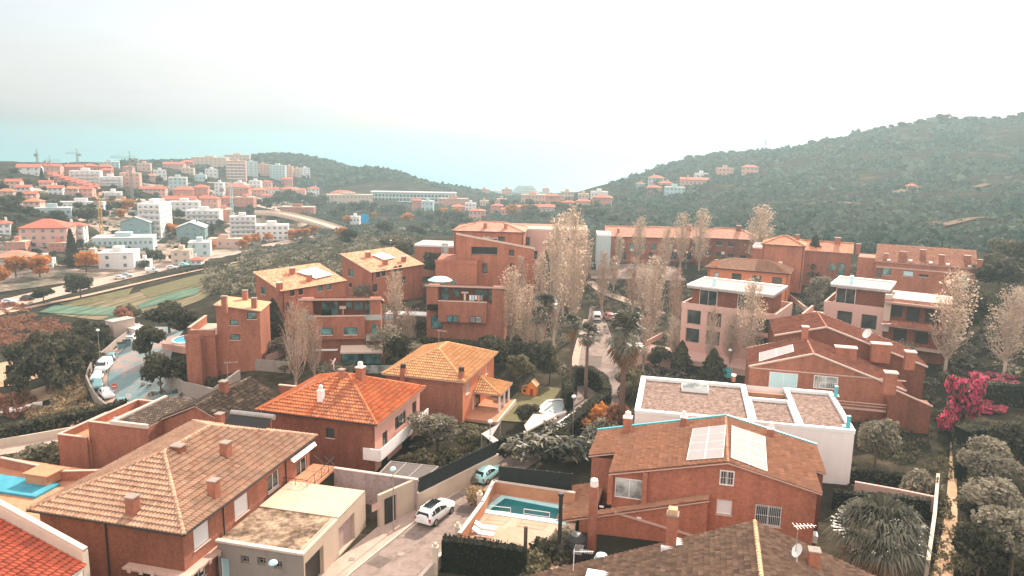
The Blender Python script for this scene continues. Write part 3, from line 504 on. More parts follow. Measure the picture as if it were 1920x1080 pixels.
class House:
    def __init__(s, name, label, w, d, hh, rz=-14, at=None, corner='B', zg=0., oh=.5, cat='house', group=None):
        """at = (px, py, z): photo position of an eave corner of the roof outline; corner A front left, B front right"""
        s.w, s.d, s.h, s.oh = w - 2 * oh, d - 2 * oh, hh, oh; s.rz = R(rz); ca, sa = math.cos(s.rz), math.sin(s.rz); s.ca, s.sa = ca, sa; s.zg = zg
        q = P(*at); ox = {'A': -oh, 'B': s.w + oh, 'C': s.w + oh, 'D': -oh}[corner]; oy = {'A': -oh, 'B': -oh, 'C': s.d + oh, 'D': s.d + oh}[corner]
        s.o = np.array([q[0] - ox * ca + oy * sa, q[1] - ox * sa - oy * ca, zg]); s.op = {k: [] for k in 'FRKL'}; s.planes = []
        s.root = thing(name, label, cat, tuple(s.o), s.rz, group)
    def loc(s, p):
        x, y = p[0] - s.o[0], p[1] - s.o[1]; return np.array([x * s.ca + y * s.sa, -x * s.sa + y * s.ca, p[2] - s.zg])
    def world(s, p): return np.array([s.o[0] + p[0] * s.ca - p[1] * s.sa, s.o[1] + p[0] * s.sa + p[1] * s.ca, s.zg + p[2]])
    def lray(s, px, py):
        d = ray(px, py); return s.loc(CAM), np.array([d[0] * s.ca + d[1] * s.sa, -d[0] * s.sa + d[1] * s.ca, d[2]])
    def lp(s, px, py, z):                       # photo position at local height z
        o, d = s.lray(px, py); return o + d * ((z - o[2]) / d[2])
    def wp(s, side, px, py, off=0):             # photo position on a wall: (along, height)
        O, T, Nn, ln = SIDES[side](s.w, s.d); o, d = s.lray(px, py); Nn = np.array(Nn); O = np.array(O)
        t = ((O - o[:2]) @ Nn + off) / (d[:2] @ Nn); q = o + d * t; return float((q[:2] - O) @ np.array(T)), float(q[2])
    def sp(s, side, u, z, off=0.):
        O, T, Nn, ln = SIDES[side](s.w, s.d); return (O[0] + T[0] * u + Nn[0] * off, O[1] + T[1] * u + Nn[1] * off, z)
    def rp(s, px, py):                          # photo position on the roof
        o, d = s.lray(px, py); best = None
        for poly in s.planes:
            a = np.array(poly[0]); n = np.cross(np.array(poly[1]) - a, np.array(poly[2]) - a); dn = d @ n
            if abs(dn) < 1e-9: continue
            t = ((a - o) @ n) / dn; q = o + d * t; ok = True
            for i in range(len(poly)):
                e0, e1 = np.array(poly[i]), np.array(poly[(i + 1) % len(poly)])
                if np.cross(e1 - e0, q - e0) @ n < -1e-6 * abs(n @ n): ok = False
            if ok and (best is None or t < best[0]): best = (t, q, n / np.linalg.norm(n) * np.sign(n[2]))
        if best is None:
            q = s.lp(px, py, s.h + 1); return q, np.array([0, 0, 1.])
        return best[1], best[2]
    def part(s, name, mb, mats, parent=None, label=None):
        o = mb.obj(name, mats, parent or s.root)
        if label: o['label'] = label
        return o
    def box(s, name, x0, x1, y0, y1, z0, z1, mat, parent=None, label=None):
        b = MB(); b.bx(x0, x1, y0, y1, z0, z1); return s.part(name, b, mat, parent, label)
    def open(s, side, px, py, w, hh, kind='win', **kw):
        u, z = s.wp(side, px, py) if kw.pop('pix', True) else (px, py); s.op[side].append((u, z, w, hh, kind, kw))
    def walls(s, mats, zb=-2.5, top=None, depth=.16, heights=None, name='wall', extra=None):
        """mats: one material or dict side -> material; heights: corner heights FL, FR, KR, KL"""
        top = s.h if top is None else top; b = MB(); ml = []; H4 = heights or [top] * 4
        for si, side in enumerate('FRKL'):
            mt = mats[side] if isinstance(mats, dict) else mats
            if mt not in ml: ml.append(mt)
            mi = ml.index(mt); O, T, Nn, ln = SIDES[side](s.w, s.d); h0, h1 = H4[si], H4[(si + 1) % 4]; ht = min(h0, h1)
            ops = [(max(.02, u - w / 2), min(ln - .02, u + w / 2), z - hh / 2, min(ht - .05, z + hh / 2)) for u, z, w, hh, k, kw in s.op[side] if k not in ('flat',)]
            us = sorted({0, ln, *[q for o in ops for q in o[:2]]}); zs = sorted({zb, ht, *[q for o in ops for q in o[2:]]})
            for a, c in zip(us, us[1:]):
                for e, f in zip(zs, zs[1:]):
                    mu, mz = (a + c) / 2, (e + f) / 2
                    if any(o[0] < mu < o[1] and o[2] < mz < o[3] for o in ops): continue
                    b.face([s.sp(side, a, e), s.sp(side, c, e), s.sp(side, c, f), s.sp(side, a, f)], mi, uv=[(a, e), (c, e), (c, f), (a, f)])
            if abs(h0 - h1) > .01:
                hi = (0 if h0 > h1 else ln); b.face([s.sp(side, 0, ht), s.sp(side, ln, ht), s.sp(side, hi, max(h0, h1))], mi, uv=[(0, ht), (ln, ht), (hi, max(h0, h1))])
            for a, c, e, f in ops:
                for q in ([(a, e), (a, f)], [(c, f), (c, e)], [(a, f), (c, f)], [(c, e), (a, e)]):
                    (p0, p1) = q; b.face([s.sp(side, *p0), s.sp(side, *p1), s.sp(side, *p1, off=-depth), s.sp(side, *p0, off=-depth)], mi)
        if extra: extra(b, ml)
        wl = s.part(name, b, ml)
        for side in 'FRKL':
            for u, z, w, hh, kind, kw in s.op[side]: s.window(side, u, z, w, hh, kind, depth, **kw)
        return wl
    def window(s, side, u, z, w, hh, kind='win', depth=.16, frame='trim_white', pane=None, mull=1, bars=0, sill=True, label=None, name=None, hbar=0):
        O, T, Nn, ln = SIDES[side](s.w, s.d); off = -depth + .005 if kind != 'flat' else .0
        nm = name or {'win': 'window', 'shut': 'window', 'flat': 'window', 'door': 'door', 'garage': 'garage_door', 'open': 'opening'}[kind]
        pane = M[pane] if pane else {'win': M['glass'], 'flat': M['glass'], 'shut': M['shutter'], 'door': M['glass'], 'garage': M['garage_pink'], 'open': M['frame_dark']}[kind]
        fr = M[frame]; b = MB(); f = .07 if kind in ('win', 'door', 'shut', 'flat') else .04; th = .07
        def bar(a0, a1, z0, z1, o0, o1):
            p = [s.sp(side, a0, z0, o0), s.sp(side, a1, z0, o0), s.sp(side, a1, z1, o0), s.sp(side, a0, z1, o0)]; q = [s.sp(side, a0, z0, o1), s.sp(side, a1, z0, o1), s.sp(side, a1, z1, o1), s.sp(side, a0, z1, o1)]
            b.face(q); b.face([p[0], p[1], q[1], q[0]]); b.face([p[1], p[2], q[2], q[1]]); b.face([p[2], p[3], q[3], q[2]]); b.face([p[3], p[0], q[0], q[3]])
        a0, a1, z0, z1 = u - w / 2 + .01, u + w / 2 - .01, z - hh / 2 + .01, z + hh / 2 - .01
        bar(a0, a0 + f, z0, z1, off, off + th); bar(a1 - f, a1, z0, z1, off, off + th); bar(a0 + f, a1 - f, z0, z0 + f, off, off + th); bar(a0 + f, a1 - f, z1 - f, z1, off, off + th)
        if kind in ('win', 'flat', 'door'):
            for k in range(mull): c = a0 + (a1 - a0) * (k + 1) / (mull + 1); bar(c - f * .4, c + f * .4, z0 + f, z1 - f, off, off + th - .01)
        for k in range(hbar): c = z0 + (z1 - z0) * (k + 1) / (hbar + 1); bar(a0 + f, a1 - f, c - f * .4, c + f * .4, off, off + th - .02)
        root = s.part(nm, b, fr, label=label); pb = MB(); o2 = off + .02
        pb.face([s.sp(side, a0 + f, z0 + f, o2), s.sp(side, a1 - f, z0 + f, o2), s.sp(side, a1 - f, z1 - f, o2), s.sp(side, a0 + f, z1 - f, o2)])
        s.part({'shut': 'shutter', 'garage': 'panel', 'open': 'dark_back'}.get(kind, 'pane'), pb, pane, root)
        if bars:
            gb = MB()
            for k in range(bars): c = a0 + (a1 - a0) * (k + .5) / bars; p, q = s.sp(side, c, z0, .02), s.sp(side, c, z1, .02); gb.tube(p, q, .016, n=4, caps=False)
            for zz in (z0 + .1, (z0 + z1) / 2, z1 - .1): gb.tube(s.sp(side, a0, zz, .02), s.sp(side, a1, zz, .02), .018, n=4, caps=False)
            s.part('window_grille', gb, M['trim_white'], root)
        if sill and kind in ('win', 'shut'):
            sb = MB(); p0, p1 = s.sp(side, a0 - .08, z0 - .1, -.05), s.sp(side, a1 + .08, z0 - .012, .07)
            sb.bx(min(p0[0], p1[0]), max(p0[0], p1[0]), min(p0[1], p1[1]), max(p0[1], p1[1]), p0[2], p1[2]); s.part('sill', sb, M['coping'], root)
        return root
    # ---- roofs
    def hip(s, t, split=None, **kw):
        oh, w, d, hh = s.oh, s.w, s.d, s.h; x0, x1, y0, y1 = -oh, w + oh, -oh, d + oh; W, D = x1 - x0, y1 - y0; xm, ym = (x0 + x1) / 2, (y0 + y1) / 2
        if W <= D: r = W / 2; a, c = (xm, y0 + r, hh + r * t), (xm, y1 - r, hh + r * t); pl = [[(x0, y0, hh), (x1, y0, hh), a], [(x1, y0, hh), (x1, y1, hh), c, a], [(x1, y1, hh), (x0, y1, hh), c], [(x0, y1, hh), (x0, y0, hh), a, c]]; rd = [((x0, y0, hh), a), ((x1, y0, hh), a), ((x1, y1, hh), c), ((x0, y1, hh), c), (a, c)]
        else: r = D / 2; a, c = (x0 + r, ym, hh + r * t), (x1 - r, ym, hh + r * t); pl = [[(x0, y0, hh), (x1, y0, hh), c, a], [(x1, y0, hh), (x1, y1, hh), c], [(x1, y1, hh), (x0, y1, hh), a, c], [(x0, y1, hh), (x0, y0, hh), a]]; rd = [((x0, y0, hh), a), ((x1, y0, hh), c), ((x1, y1, hh), c), ((x0, y1, hh), a), (a, c)]
        if (W - D) ** 2 < 1e-4: pl = [[q for i, q in enumerate(p) if q != p[i - 1]] for p in pl]; rd = rd[:4]
        if split:
            f, mt = split; a0, a1 = Vector(pl[0][0]), Vector(pl[0][1]); md = tuple(a0.lerp(a1, f)); pl[0:1] = [[pl[0][0], md, *pl[0][2:]], [md, pl[0][1], *pl[0][2:]]]; kw['pm'] = {1: mt}
        return s.roof(pl, rd, **kw)
    def gable(s, t, axis='y', oh2=None, rx=None, **kw):
        oh, w, d, hh = s.oh, s.w, s.d, s.h; o2 = oh if oh2 is None else oh2
        if axis == 'y':
            x0, x1, y0, y1 = -oh, w + oh, -o2, d + o2; xm = (x0 + x1) / 2 if rx is None else rx; hr = hh + (xm - x0) * t; hl = hr - (x1 - xm) * t
            pl = [[(x1, y0, hl), (x1, y1, hl), (xm, y1, hr), (xm, y0, hr)], [(x0, y1, hh), (x0, y0, hh), (xm, y0, hr), (xm, y1, hr)]]; rd = [((xm, y0, hr), (xm, y1, hr))]
        else:
            x0, x1, y0, y1 = -o2, w + o2, -oh, d + oh; ym = (y0 + y1) / 2 if rx is None else rx; hr = hh + (ym - y0) * t; hl = hr - (y1 - ym) * t
            pl = [[(x0, y0, hh), (x1, y0, hh), (x1, ym, hr), (x0, ym, hr)], [(x1, y1, hl), (x0, y1, hl), (x0, ym, hr), (x1, ym, hr)]]; rd = [((x0, ym, hr), (x1, ym, hr))]
        return s.roof(pl, rd, **kw)
    def shed(s, t, hi='K', **kw):
        """single slope; hi = the side it rises to"""
        oh, w, d, hh = s.oh, s.w, s.d, s.h; x0, x1, y0, y1 = -oh, w + oh, -oh, d + oh
        z = lambda x, y: hh + t * {'K': y - y0, 'F': y1 - y, 'R': x - x0, 'L': x1 - x}[hi]
        return s.roof([[(x, y, z(x, y)) for x, y in ((x0, y0), (x1, y0), (x1, y1), (x0, y1))]], [], **kw)
    def roof(s, planes, ridges=(), mat='t_old', real=True, edge='coping', thick=.14, cap=None, name='roof', ts=(.33, .52), pm={}, verge=None):
        s.planes += planes; b = MB()
        for pl in planes:
            dn = [(p[0], p[1], p[2] - thick) for p in pl]
            if real: b.face([(p[0], p[1], p[2] - .02) for p in pl], 1, uv=tile_uv(pl))
            else: b.face(pl, 1, uv=tile_uv(pl))
            b.face(dn[::-1], 0)
            for i in range(len(pl)):
                j = (i + 1) % len(pl); ed = (pl[i], pl[j])
                if any((sum((a - c) ** 2 for a, c in zip(ed[0], r[0])) < .01 and sum((a - c) ** 2 for a, c in zip(ed[1], r[1])) < .01) or (sum((a - c) ** 2 for a, c in zip(ed[0], r[1])) < .01 and sum((a - c) ** 2 for a, c in zip(ed[1], r[0])) < .01) for r in ridges): continue
                z = -.02 if real else 0
                b.face([dn[i], dn[j], (pl[j][0], pl[j][1], pl[j][2] + z), (pl[i][0], pl[i][1], pl[i][2] + z)], 0)
        rf = s.part(name, b, [M[edge], M[mat]]); rf['label'] = rf.get('label', '') or ('roof of ' + M[mat].name.replace('_', ' '))
        if real:
            for i, pl in enumerate(planes): link('tiles', tile_mesh('tiles', pl, M[pm.get(i, mat)], *ts), rf)
        if ridges:
            rb = MB()
            for p0, p1 in ridges: ridge_mb(rb, (p0[0], p0[1], p0[2] + .03), (p1[0], p1[1], p1[2] + .03))
            s.part('ridge_tiles', rb, M[cap or mat], rf)
        if verge:                                # pale coping along open edges
            vb = MB()
            for p0, p1 in verge:
                vb.tube(Vector(p0) + Vector((0, 0, .04)), Vector(p1) + Vector((0, 0, .04)), .12, n=4, smooth=False)
            s.part('verge', vb, M['coping'], rf)
        return rf
    def flat(s, hh=None, par=.35, mat='roof_grey', cop='coping', pw=.25, wall=None, name='roof', x0=None, x1=None, y0=None, y1=None, zb=None):
        """flat roof inside a coped parapet"""
        hh = s.h if hh is None else hh; x0 = 0 if x0 is None else x0; x1 = s.w if x1 is None else x1; y0 = 0 if y0 is None else y0; y1 = s.d if y1 is None else y1
        b = MB(); b.face([(x0 + .02, y0 + .02, hh - par), (x1 - .02, y0 + .02, hh - par), (x1 - .02, y1 - .02, hh - par), (x0 + .02, y1 - .02, hh - par)]); rf = s.part(name, b, M[mat])
        s.planes.append([(x0, y0, hh - par), (x1, y0, hh - par), (x1, y1, hh - par), (x0, y1, hh - par)])
        pb = MB(); e = .05; zl = hh - par - .02
        for X0, X1, Y0, Y1 in ((x0 - e, x1 + e, y0 - e, y0 + pw), (x0 - e, x1 + e, y1 - pw, y1 + e), (x0 - e, x0 + pw, y0 + pw, y1 - pw), (x1 - pw, x1 + e, y0 + pw, y1 - pw)): pb.bx(X0, X1, Y0, Y1, zl if zb is None else zb, hh + .06)
        s.part('parapet', pb, M[cop]); return rf
    def chimney(s, px, py, w=.7, hh=1.4, mat='brick', cap='slab', d=None, label=None, pos=None, sink=1.0):
        q = s.rp(px, py)[0] if pos is None else np.array(pos); d = d or w; b = MB(); b.bx(q[0] - w / 2, q[0] + w / 2, q[1] - d / 2, q[1] + d / 2, q[2] - sink, q[2] + hh)
        c = s.part('chimney', b, M[mat], label=label); k = MB(); z = q[2] + hh
        if cap == 'slab': k.bx(q[0] - w / 2 - .06, q[0] + w / 2 + .06, q[1] - d / 2 - .06, q[1] + d / 2 + .06, z, z + .1); cm = M['grey_conc']
        elif cap == 'pot':
            k.bx(q[0] - w / 2 - .05, q[0] + w / 2 + .05, q[1] - d / 2 - .05, q[1] + d / 2 + .05, z, z + .08); k.lathe((q[0], q[1], z + .08), [(w * .36, 0), (w * .38, .1), (w * .34, .12), (w * .38, .22), (w * .34, .24), (w * .38, .34), (w * .34, .36), (w * .36, .5), (w * .2, .6), (0, .62)], 10); cm = M['white']
        elif cap == 'dark': k.lathe((q[0], q[1], z), [(w * .55, 0), (w * .6, .1), (w * .6, .35), (w * .5, .5), (0, .52)], 10); cm = M['frame_dark']
        else: k.bx(q[0] - w / 2 - .1, q[0] + w / 2 + .1, q[1] - d / 2 - .1, q[1] + d / 2 + .1, z, z + .14); cm = M['coping']
        s.part('chimney_cap', k, cm, c); return c
    def gutter(s, sides='FR', pipes=()):
        oh, w, d, hh = s.oh, s.w, s.d, s.h - .02; g = {'F': ((-oh, -oh), (w + oh, -oh)), 'R': ((w + oh, -oh), (w + oh, d + oh)), 'L': ((-oh, -oh), (-oh, d + oh))}; b = MB()
        for q in sides: b.tube((*g[q][0], hh - .06), (*g[q][1], hh - .06), .075, n=6)
        s.part('gutter', b, M['frame_dark'])
        for side, u in pipes: b = MB(); b.tube(s.sp(side, u, hh - .3, .09), s.sp(side, u, -1.5, .09), .06, n=6); b.tube(s.sp(side, u, hh - .3, .09), s.sp(side, u, hh - .1, oh), .05, n=6); s.part('downpipe', b, M['frame_dark'])
    def panels(s, quads, nx=2, ny=4, mat='panel', lift=.26):
        """solar panels on the roof: quads of four photo positions"""
        for q in quads:
            c = [s.rp(*p) for p in q]; n = Vector(c[0][1]); pts = [Vector(k[0]) + n * lift for k in c]; b = MB(); f = MB(); f.face(pts); lo = [p - n * .06 for p in pts]
            for i in range(4): j = (i + 1) % 4; f.face([lo[i], lo[j], pts[j], pts[i]])
            fr = s.part('solar_panel', f, M['trim_white'])
            bl = lambda u, v: (pts[0] * (1 - u) + pts[1] * u) * (1 - v) + (pts[3] * (1 - u) + pts[2] * u) * v
            for i in range(nx):
                for j in range(ny): e, g_ = .03, .022; b.face([bl((i + e) / nx, (j + g_) / ny) + n * .01, bl((i + 1 - e) / nx, (j + g_) / ny) + n * .01, bl((i + 1 - e) / nx, (j + 1 - g_) / ny) + n * .01, bl((i + e) / nx, (j + 1 - g_) / ny) + n * .01])
            s.part('cells', b, M[mat], fr)
    def antenna(s, pos, hh=2.2, yaw=0, arms=6, label=None):
        b = MB(); x, y, z = pos; b.tube((x, y, z - .3), (x, y, z + hh), .03, n=5); c, sn = math.cos(yaw), math.sin(yaw); L_ = 1.3
        b.tube((x - c * .3, y - sn * .3, z + hh), (x + c * L_, y + sn * L_, z + hh), .02, n=4)
        for k in range(arms):
            t = -.2 + k * (L_ + .2) / arms; ln = .45 - k * .035; b.tube((x + c * t + sn * ln, y + sn * t - c * ln, z + hh), (x + c * t - sn * ln, y + sn * t + c * ln, z + hh), .014, n=4)
        return s.part('antenna', b, M['metal_pole'], label=label)
    def dish(s, pos, r=.45, yaw=0):
        b = MB(); q = Vector(pos); n = Vector((math.cos(yaw) * .85, math.sin(yaw) * .85, .5)).normalized(); a = n.orthogonal().normalized(); c = n.cross(a)
        b.tube(q - Vector((0, 0, 1)), q, .035, n=5)
        prof = [(0, -.12), (.5, -.08), (.85, 0), (1, .07)]
        for (r0, d0), (r1, d1) in zip(prof, prof[1:]):
            for k in range(14):
                p, t = 2 * math.pi * k / 14, 2 * math.pi * (k + 1) / 14; f = lambda rr, dd, x: q + (a * math.cos(x) + c * math.sin(x)) * rr * r + n * dd * r * 2
                b.face([f(r0, d0, p), f(r0, d0, t), f(r1, d1, t), f(r1, d1, p)] if r0 else [f(0, d0, p), f(r1, d1, t), f(r1, d1, p)], smooth=True)
        b.tube(q - n * .05, q + n * .5 * r * 2, .015, n=4); return s.part('satellite_dish', b, M['trim_white'])
    def railing(s, pts, hh=1., mat='frame_dark', gap=1., cross=False, parent=None, name='railing', nb=0):
        b = MB()
        for p, q in zip(pts, pts[1:]):
            p, q = Vector(p), Vector(q); n = max(1, round((q - p).length / gap)); up = Vector((0, 0, hh)); b.tube(p + up, q + up, .03, n=5); b.tube(p + up * .12, q + up * .12, .02, n=4)
            for k in range(n + 1): c = p.lerp(q, k / n); b.tube(c, c + up, .025, n=4)
            for k in range(n):
                c, e = p.lerp(q, k / n), p.lerp(q, (k + 1) / n)
                if cross: b.tube(c + up * .12, e + up, .014, n=4); b.tube(c + up, e + up * .12, .014, n=4)
                for j in range(nb): f = c.lerp(e, (j + 1) / (nb + 1)); b.tube(f + up * .12, f + up, .012, n=4)
        return s.part(name, b, M[mat], parent)
    def glass_rail(s, pts, hh=.9, parent=None):
        b = MB()
        for p, q in zip(pts, pts[1:]): b.face([p, q, (q[0], q[1], q[2] + hh), (p[0], p[1], p[2] + hh)])
        return s.part('glass_railing', b, M['glass_rail'], parent)
m_, nt, b = newmat('greenish_glass_railing'); b.inputs['Base Color'].default_value = (.5, .66, .62, 1); b.inputs['Roughness'].default_value = .15; b.inputs['Alpha'].default_value = .55; M['glass_rail'] = m_
m_, nt, b = newmat('tinted_glazed_roof'); b.inputs['Base Color'].default_value = (.16, .12, .1, 1); b.inputs['Roughness'].default_value = .2; b.inputs['Alpha'].default_value = .75; M['glass_roof'] = m_
# ------------------------------------------------------------------ near houses
# 1 big hipped house, bottom left
H = House('brick_house', 'large brick house with pale weathered tile roof beside the stained flat garage', 14.2, 20.4, 6.2, -13.6, (345, 1003, 6.2), 'B', 0, .6)
for px, py, w_, hh_, k in ((378, 1003, 1.9, 1.7, 'shut'), (453, 948, 2., 1.7, 'shut')): H.open('R', px, py, w_, hh_, k)
H.open('R', 513, 902, 1.9, 1.6, 'win', mull=1, pane='glass'); H.open('R', 566, 884, 2.0, 2.5, 'door', mull=1, sill=False)
H.open('F', 280, 1078, 2.2, 1.2, 'win', frame='frame_dark'); H.open('R', 374, 1072, 1.5, 1.3, 'win'); H.open('F', 72, 1075, 1.6, 1.5, 'shut')
H.walls({'F': M['brick_dark'], 'R': M['brick'], 'K': M['brick'], 'L': M['brick_dark']}); H.hip(.40, mat='t_old'); H.gutter('FR', [('F', 6.2), ('R', 4.9), ('R', 14.6)])  # front and left walls get darker brick: their shade is painted in
b = MB(); 
for x0, x1, y0, y1 in ((H.w * .62, H.w + .8, -.8, -.002), (H.w + .002, H.w + .8, 0, 6.2)): b.bx(x0, x1, y0, y1, 2.62, 2.78)
for k in range(5): b.bx(H.w * .66 + k * 1.05, H.w * .66 + k * 1.05 + .3, -.9, -.81, 2.5, 2.9)
for k in range(5): b.bx(H.w + .81, H.w + .9, .6 + k * 1.15, .9 + k * 1.15, 2.5, 2.9)
H.part('canopy', b, M['trim_pink'])
for px, py, hh_, w_ in ((250, 962, 1.35, .75), (402, 930, 1.35, .72), (424, 855, 1.25, .72), (413, 795, 1.1, .7)): H.chimney(px, py, w_, hh_)
H.chimney(334, 845, 1.0, .45, 'brick_dark', d=.8)
q = H.rp(465, 800)[0]; b = MB(); b.tube((q[0] - 2.2, q[1] + .6, q[2] + 1.05), (q[0] + 2.6, q[1] + .6, q[2] + 1.05), .28, n=10); 
for dx in (-2, 0, 2.2): b.tube((q[0] + dx, q[1] + .6, q[2] - .3), (q[0] + dx, q[1] + .6, q[2] + 1), .04, n=4); b.tube((q[0] + dx, q[1] - .9, q[2] - .2), (q[0] + dx, q[1] + .6, q[2] + .95), .03, n=4)
b.face([(q[0] - 2.2, q[1] - 1, q[2] + .15), (q[0] + 2.4, q[1] - 1, q[2] + .15), (q[0] + 2.4, q[1] + .4, q[2] + .95), (q[0] - 2.2, q[1] + .4, q[2] + .95)], 1)
H.part('solar_water_heater', b, [M['frame_grey'], M['frame_dark']])
y0 = H.d - 5.2; b = MB(); b.bx(H.w + .002, H.w + 2.6, y0, H.d + .6, 2.9, 3.15); bal = H.part('balcony', b, M['terracotta'], label='terracotta balcony with dark crossed railing')
H.railing([(H.w + .1, y0 + .1, 3.15), (H.w + 2.5, y0 + .1, 3.15), (H.w + 2.5, H.d + .5, 3.15), (H.w + .1, H.d + .5, 3.15)], 1.05, cross=True, gap=1.3, parent=bal)
b = MB(); b.face([(H.w + .7, y0 + .6, 5.75), (H.w + .95, y0 + .6, 5.55), (H.w + .95, H.d - .2, 5.55), (H.w + .7, H.d - .2, 5.75)]); b.bx(H.w + .62, H.w + .8, y0 + .6, H.d - .2, 5.62, 5.85); H.part('awning', b, M['trim_white'])
# garage block along the street
g1 = House('garage', 'flat roofed concrete garage with lichen stained roof by the street', 7.6, 11.4, 3.5, -13.4, (569, 1040, 3.5), 'B', 0, 0, cat='garage')
for px, py in ((459, 1050), (490, 1053), (521, 1060)): g1.open('F', px, py, .75, .7, 'win', frame='grey_conc', mull=1, hbar=1, sill=False)
g1.open('F', 421, 1068, .9, 2., 'shut', pane='shutter_teal', sill=False)
g1.open('R', 1.7, 1.3, 3., 2.6, 'garage', pix=False, pane='frame_dark', frame='beige_conc', sill=False); g1.open('R', 7.5, 1.35, 3.1, 2.5, 'garage', pix=False, pane='garage_pink', frame='beige_conc', sill=False)
g1.walls({'F': M['grey_conc'], 'R': M['beige_conc'], 'K': M['beige_conc'], 'L': M['grey_conc']}, depth=.35)
b = MB(); b.face([(0, 0, 3.48), (7.2, 0, 3.48), (7.2, 6.1, 3.48), (0, 6.1, 3.48)], 0); b.face([(0, 6.1, 3.56), (7.6, 6.1, 3.56), (7.6, 11.4, 3.56), (0, 11.4, 3.56)], 1); b.face([(0, 6.1, 3.48), (7.6, 6.1, 3.48), (7.6, 6.1, 3.56), (0, 6.1, 3.56)], 1); b.face([(7.2, 0, 3.48), (7.6, 0, 3.48), (7.6, 6.1, 3.48), (7.2, 6.1, 3.48)], 2)
g1.part('roof', b, [M['roof_stain'], M['roof_beige'], M['beige_conc']]); b = MB(); b.bx(-.1, 7.66, -.12, .3, 3.44, 3.62); g1.part('parapet', b, M['coping'])
b = MB(); 
for k in range(22): y = .3 + k * .26; b.bx(7.02, 7.16, y, y + .22, 3.485, 3.53)
g1.part('roof_edge_tiles', b, M['beige_conc'])
# street walls
def wall_seg(name, pa, pb, z0, z1, th, mat, label, cat='wall', cop=None, mats=None):
    """upright wall between two photo positions given at its top height"""
    a, c = P(*pa, z1), P(*pb, z1); d = c - a; ln = np.hypot(d[0], d[1]); r = thing(name, label, cat, (a[0], a[1], z0), math.atan2(d[1], d[0])); b = MB(); b.bx(0, ln, 0, th, 0, z1 - z0 - (.1 if cop else 0)); b.obj('wall_panel', mat, r)
    if cop: k = MB(); k.bx(-.03, ln + .03, -.05, th + .05, z1 - z0 - .1, z1 - z0); k.obj('coping', M[cop], r)
    return r, ln
M['lilac'] = brick('lilac_block', (.36, .27, .27), (.31, .235, .235), (.4, .31, .3), .4, .2)
wall_seg('boundary_wall', (626, 877), (782, 899), -.5, 3.4, .25, M['lilac'], 'lilac grey block wall between the garage and the glazed veranda', cop='coping')
r, ln = wall_seg('street_wall', (711, 929), (782, 898), -.3, 3.3, .3, M['beige_conc'], 'beige street wall with a narrow dark gate beside the pink garage door')
b = MB(); b.bx(.6, 1.9, -.06, -.005, .3, 3.0); dg = b.obj('gate', M['frame_dark'], r); b = MB(); b.bx(2.1, 2.3, -.07, -.008, .3, 3.2); b.obj('door_post', M['trim_pink'], r); b = MB(); b.bx(-.9, .3, -.05, -.004, 2.3, 3.); b.obj('sign_board', M['trim_pink'], r)
r, ln = wall_seg('street_wall', (786, 925), (935, 851), -.3, 2.1, .3, M['beige_conc'], 'long beige street wall topped by a dark green screen', cop='coping')
b = MB(); b.bx(.1, ln * .98, .08, .14, 2.4, 3.9); b.obj('screen', M['mesh_fence'], r); b = MB()
for k in range(9): b.tube((.2 + k * (ln - .4) / 8, .18, 2.3), (.2 + k * (ln - .4) / 8, .18, 3.95), .035, n=5)
b.obj('screen_post', M['frame_grey'], r)
# glazed veranda
q = [P(x, y, 2.9) for x, y in ((707, 892), (789, 903), (822, 875), (733, 865))]; r = thing('veranda', 'dark glazed veranda roof with pale bars behind the lilac wall', 'veranda', tuple(q[0])); q = [Vector(p - q[0]) for p in q]; b = MB(); b.face(q); b.obj('glazing', M['glass_roof'], r); b = MB()
for k in range(4): t = k / 3; b.tube(q[0].lerp(q[1], t) + Vector((0, 0, .04)), q[3].lerp(q[2], t) + Vector((0, 0, .04)), .05, n=4)
for i in range(4): b.tube(q[i], q[(i + 1) % 4], .06, n=4); b.tube(q[i], q[i] - Vector((0, 0, 3)), .06, n=5)
b.obj('frame', M['metal_pole'], r)

# 2 orange roofed house
H = House('orange_roofed_house', 'brown brick house with bright orange hipped roof and white balcony band', 14.6, 13.6, 5.8, -15.3, (707, 797, 5.8), 'B', 0, .55)
H.open('F', 619, 812, 1.0, 1.1, 'win', frame='frame_dark', mull=0); H.open('R', 722, 823, 1.3, 1.7, 'win', frame='frame_dark', mull=0, sill=False); H.open('R', 751, 788, 3.0, 1.6, 'win', frame='frame_dark', mull=2, sill=False); H.open('R', 777, 765, 1.3, 1.6, 'win', frame='frame_dark', mull=0, sill=False)
H.open('R', 2.4, .9, 1.8, 2.2, 'door', pix=False, frame='frame_dark', sill=False); H.open('R', 8.4, .9, 2.6, 2.2, 'door', pix=False, frame='frame_dark', sill=False)
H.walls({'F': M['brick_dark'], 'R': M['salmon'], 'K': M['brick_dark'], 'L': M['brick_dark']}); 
M['t_orange_burnt'] = tile('orange_tiles_with_dark_lichen', [(.62, .2, .085), (.7, .25, .115), (.56, .17, .07), (.72, .3, .15)], (.13, .06, .045), .55, bump=False, dscale=.6)
H.hip(.43, mat='t_orange', edge='trim_pink', split=(.46, 't_orange_burnt')); H.gutter('F')
b = MB(); b.bx(H.w + .002, H.w + 1.1, -.9, H.d + .1, 1.95, 2.15); b.bx(H.w + .98, H.w + 1.12, -.9, H.d + .1, 2.15, 3.25); b.bx(H.w - .9, H.w + .98, -1.04, -.9, 1.95, 3.25); H.part('balcony', b, M['white'], label='long white balcony parapet')
b = MB(); prev = None
for k in range(7): a = k / 6 * 1.2; p = (H.w + .2 + 2.2 * math.sin(a), 2.7 - 1.0 * (1 - math.cos(a)) * 1.3); b.face([(prev[0], 8.6, prev[1]), (p[0], 8.6, p[1]), (p[0], 11., p[1]), (prev[0], 11., prev[1])], smooth=True) if prev else None; prev = p
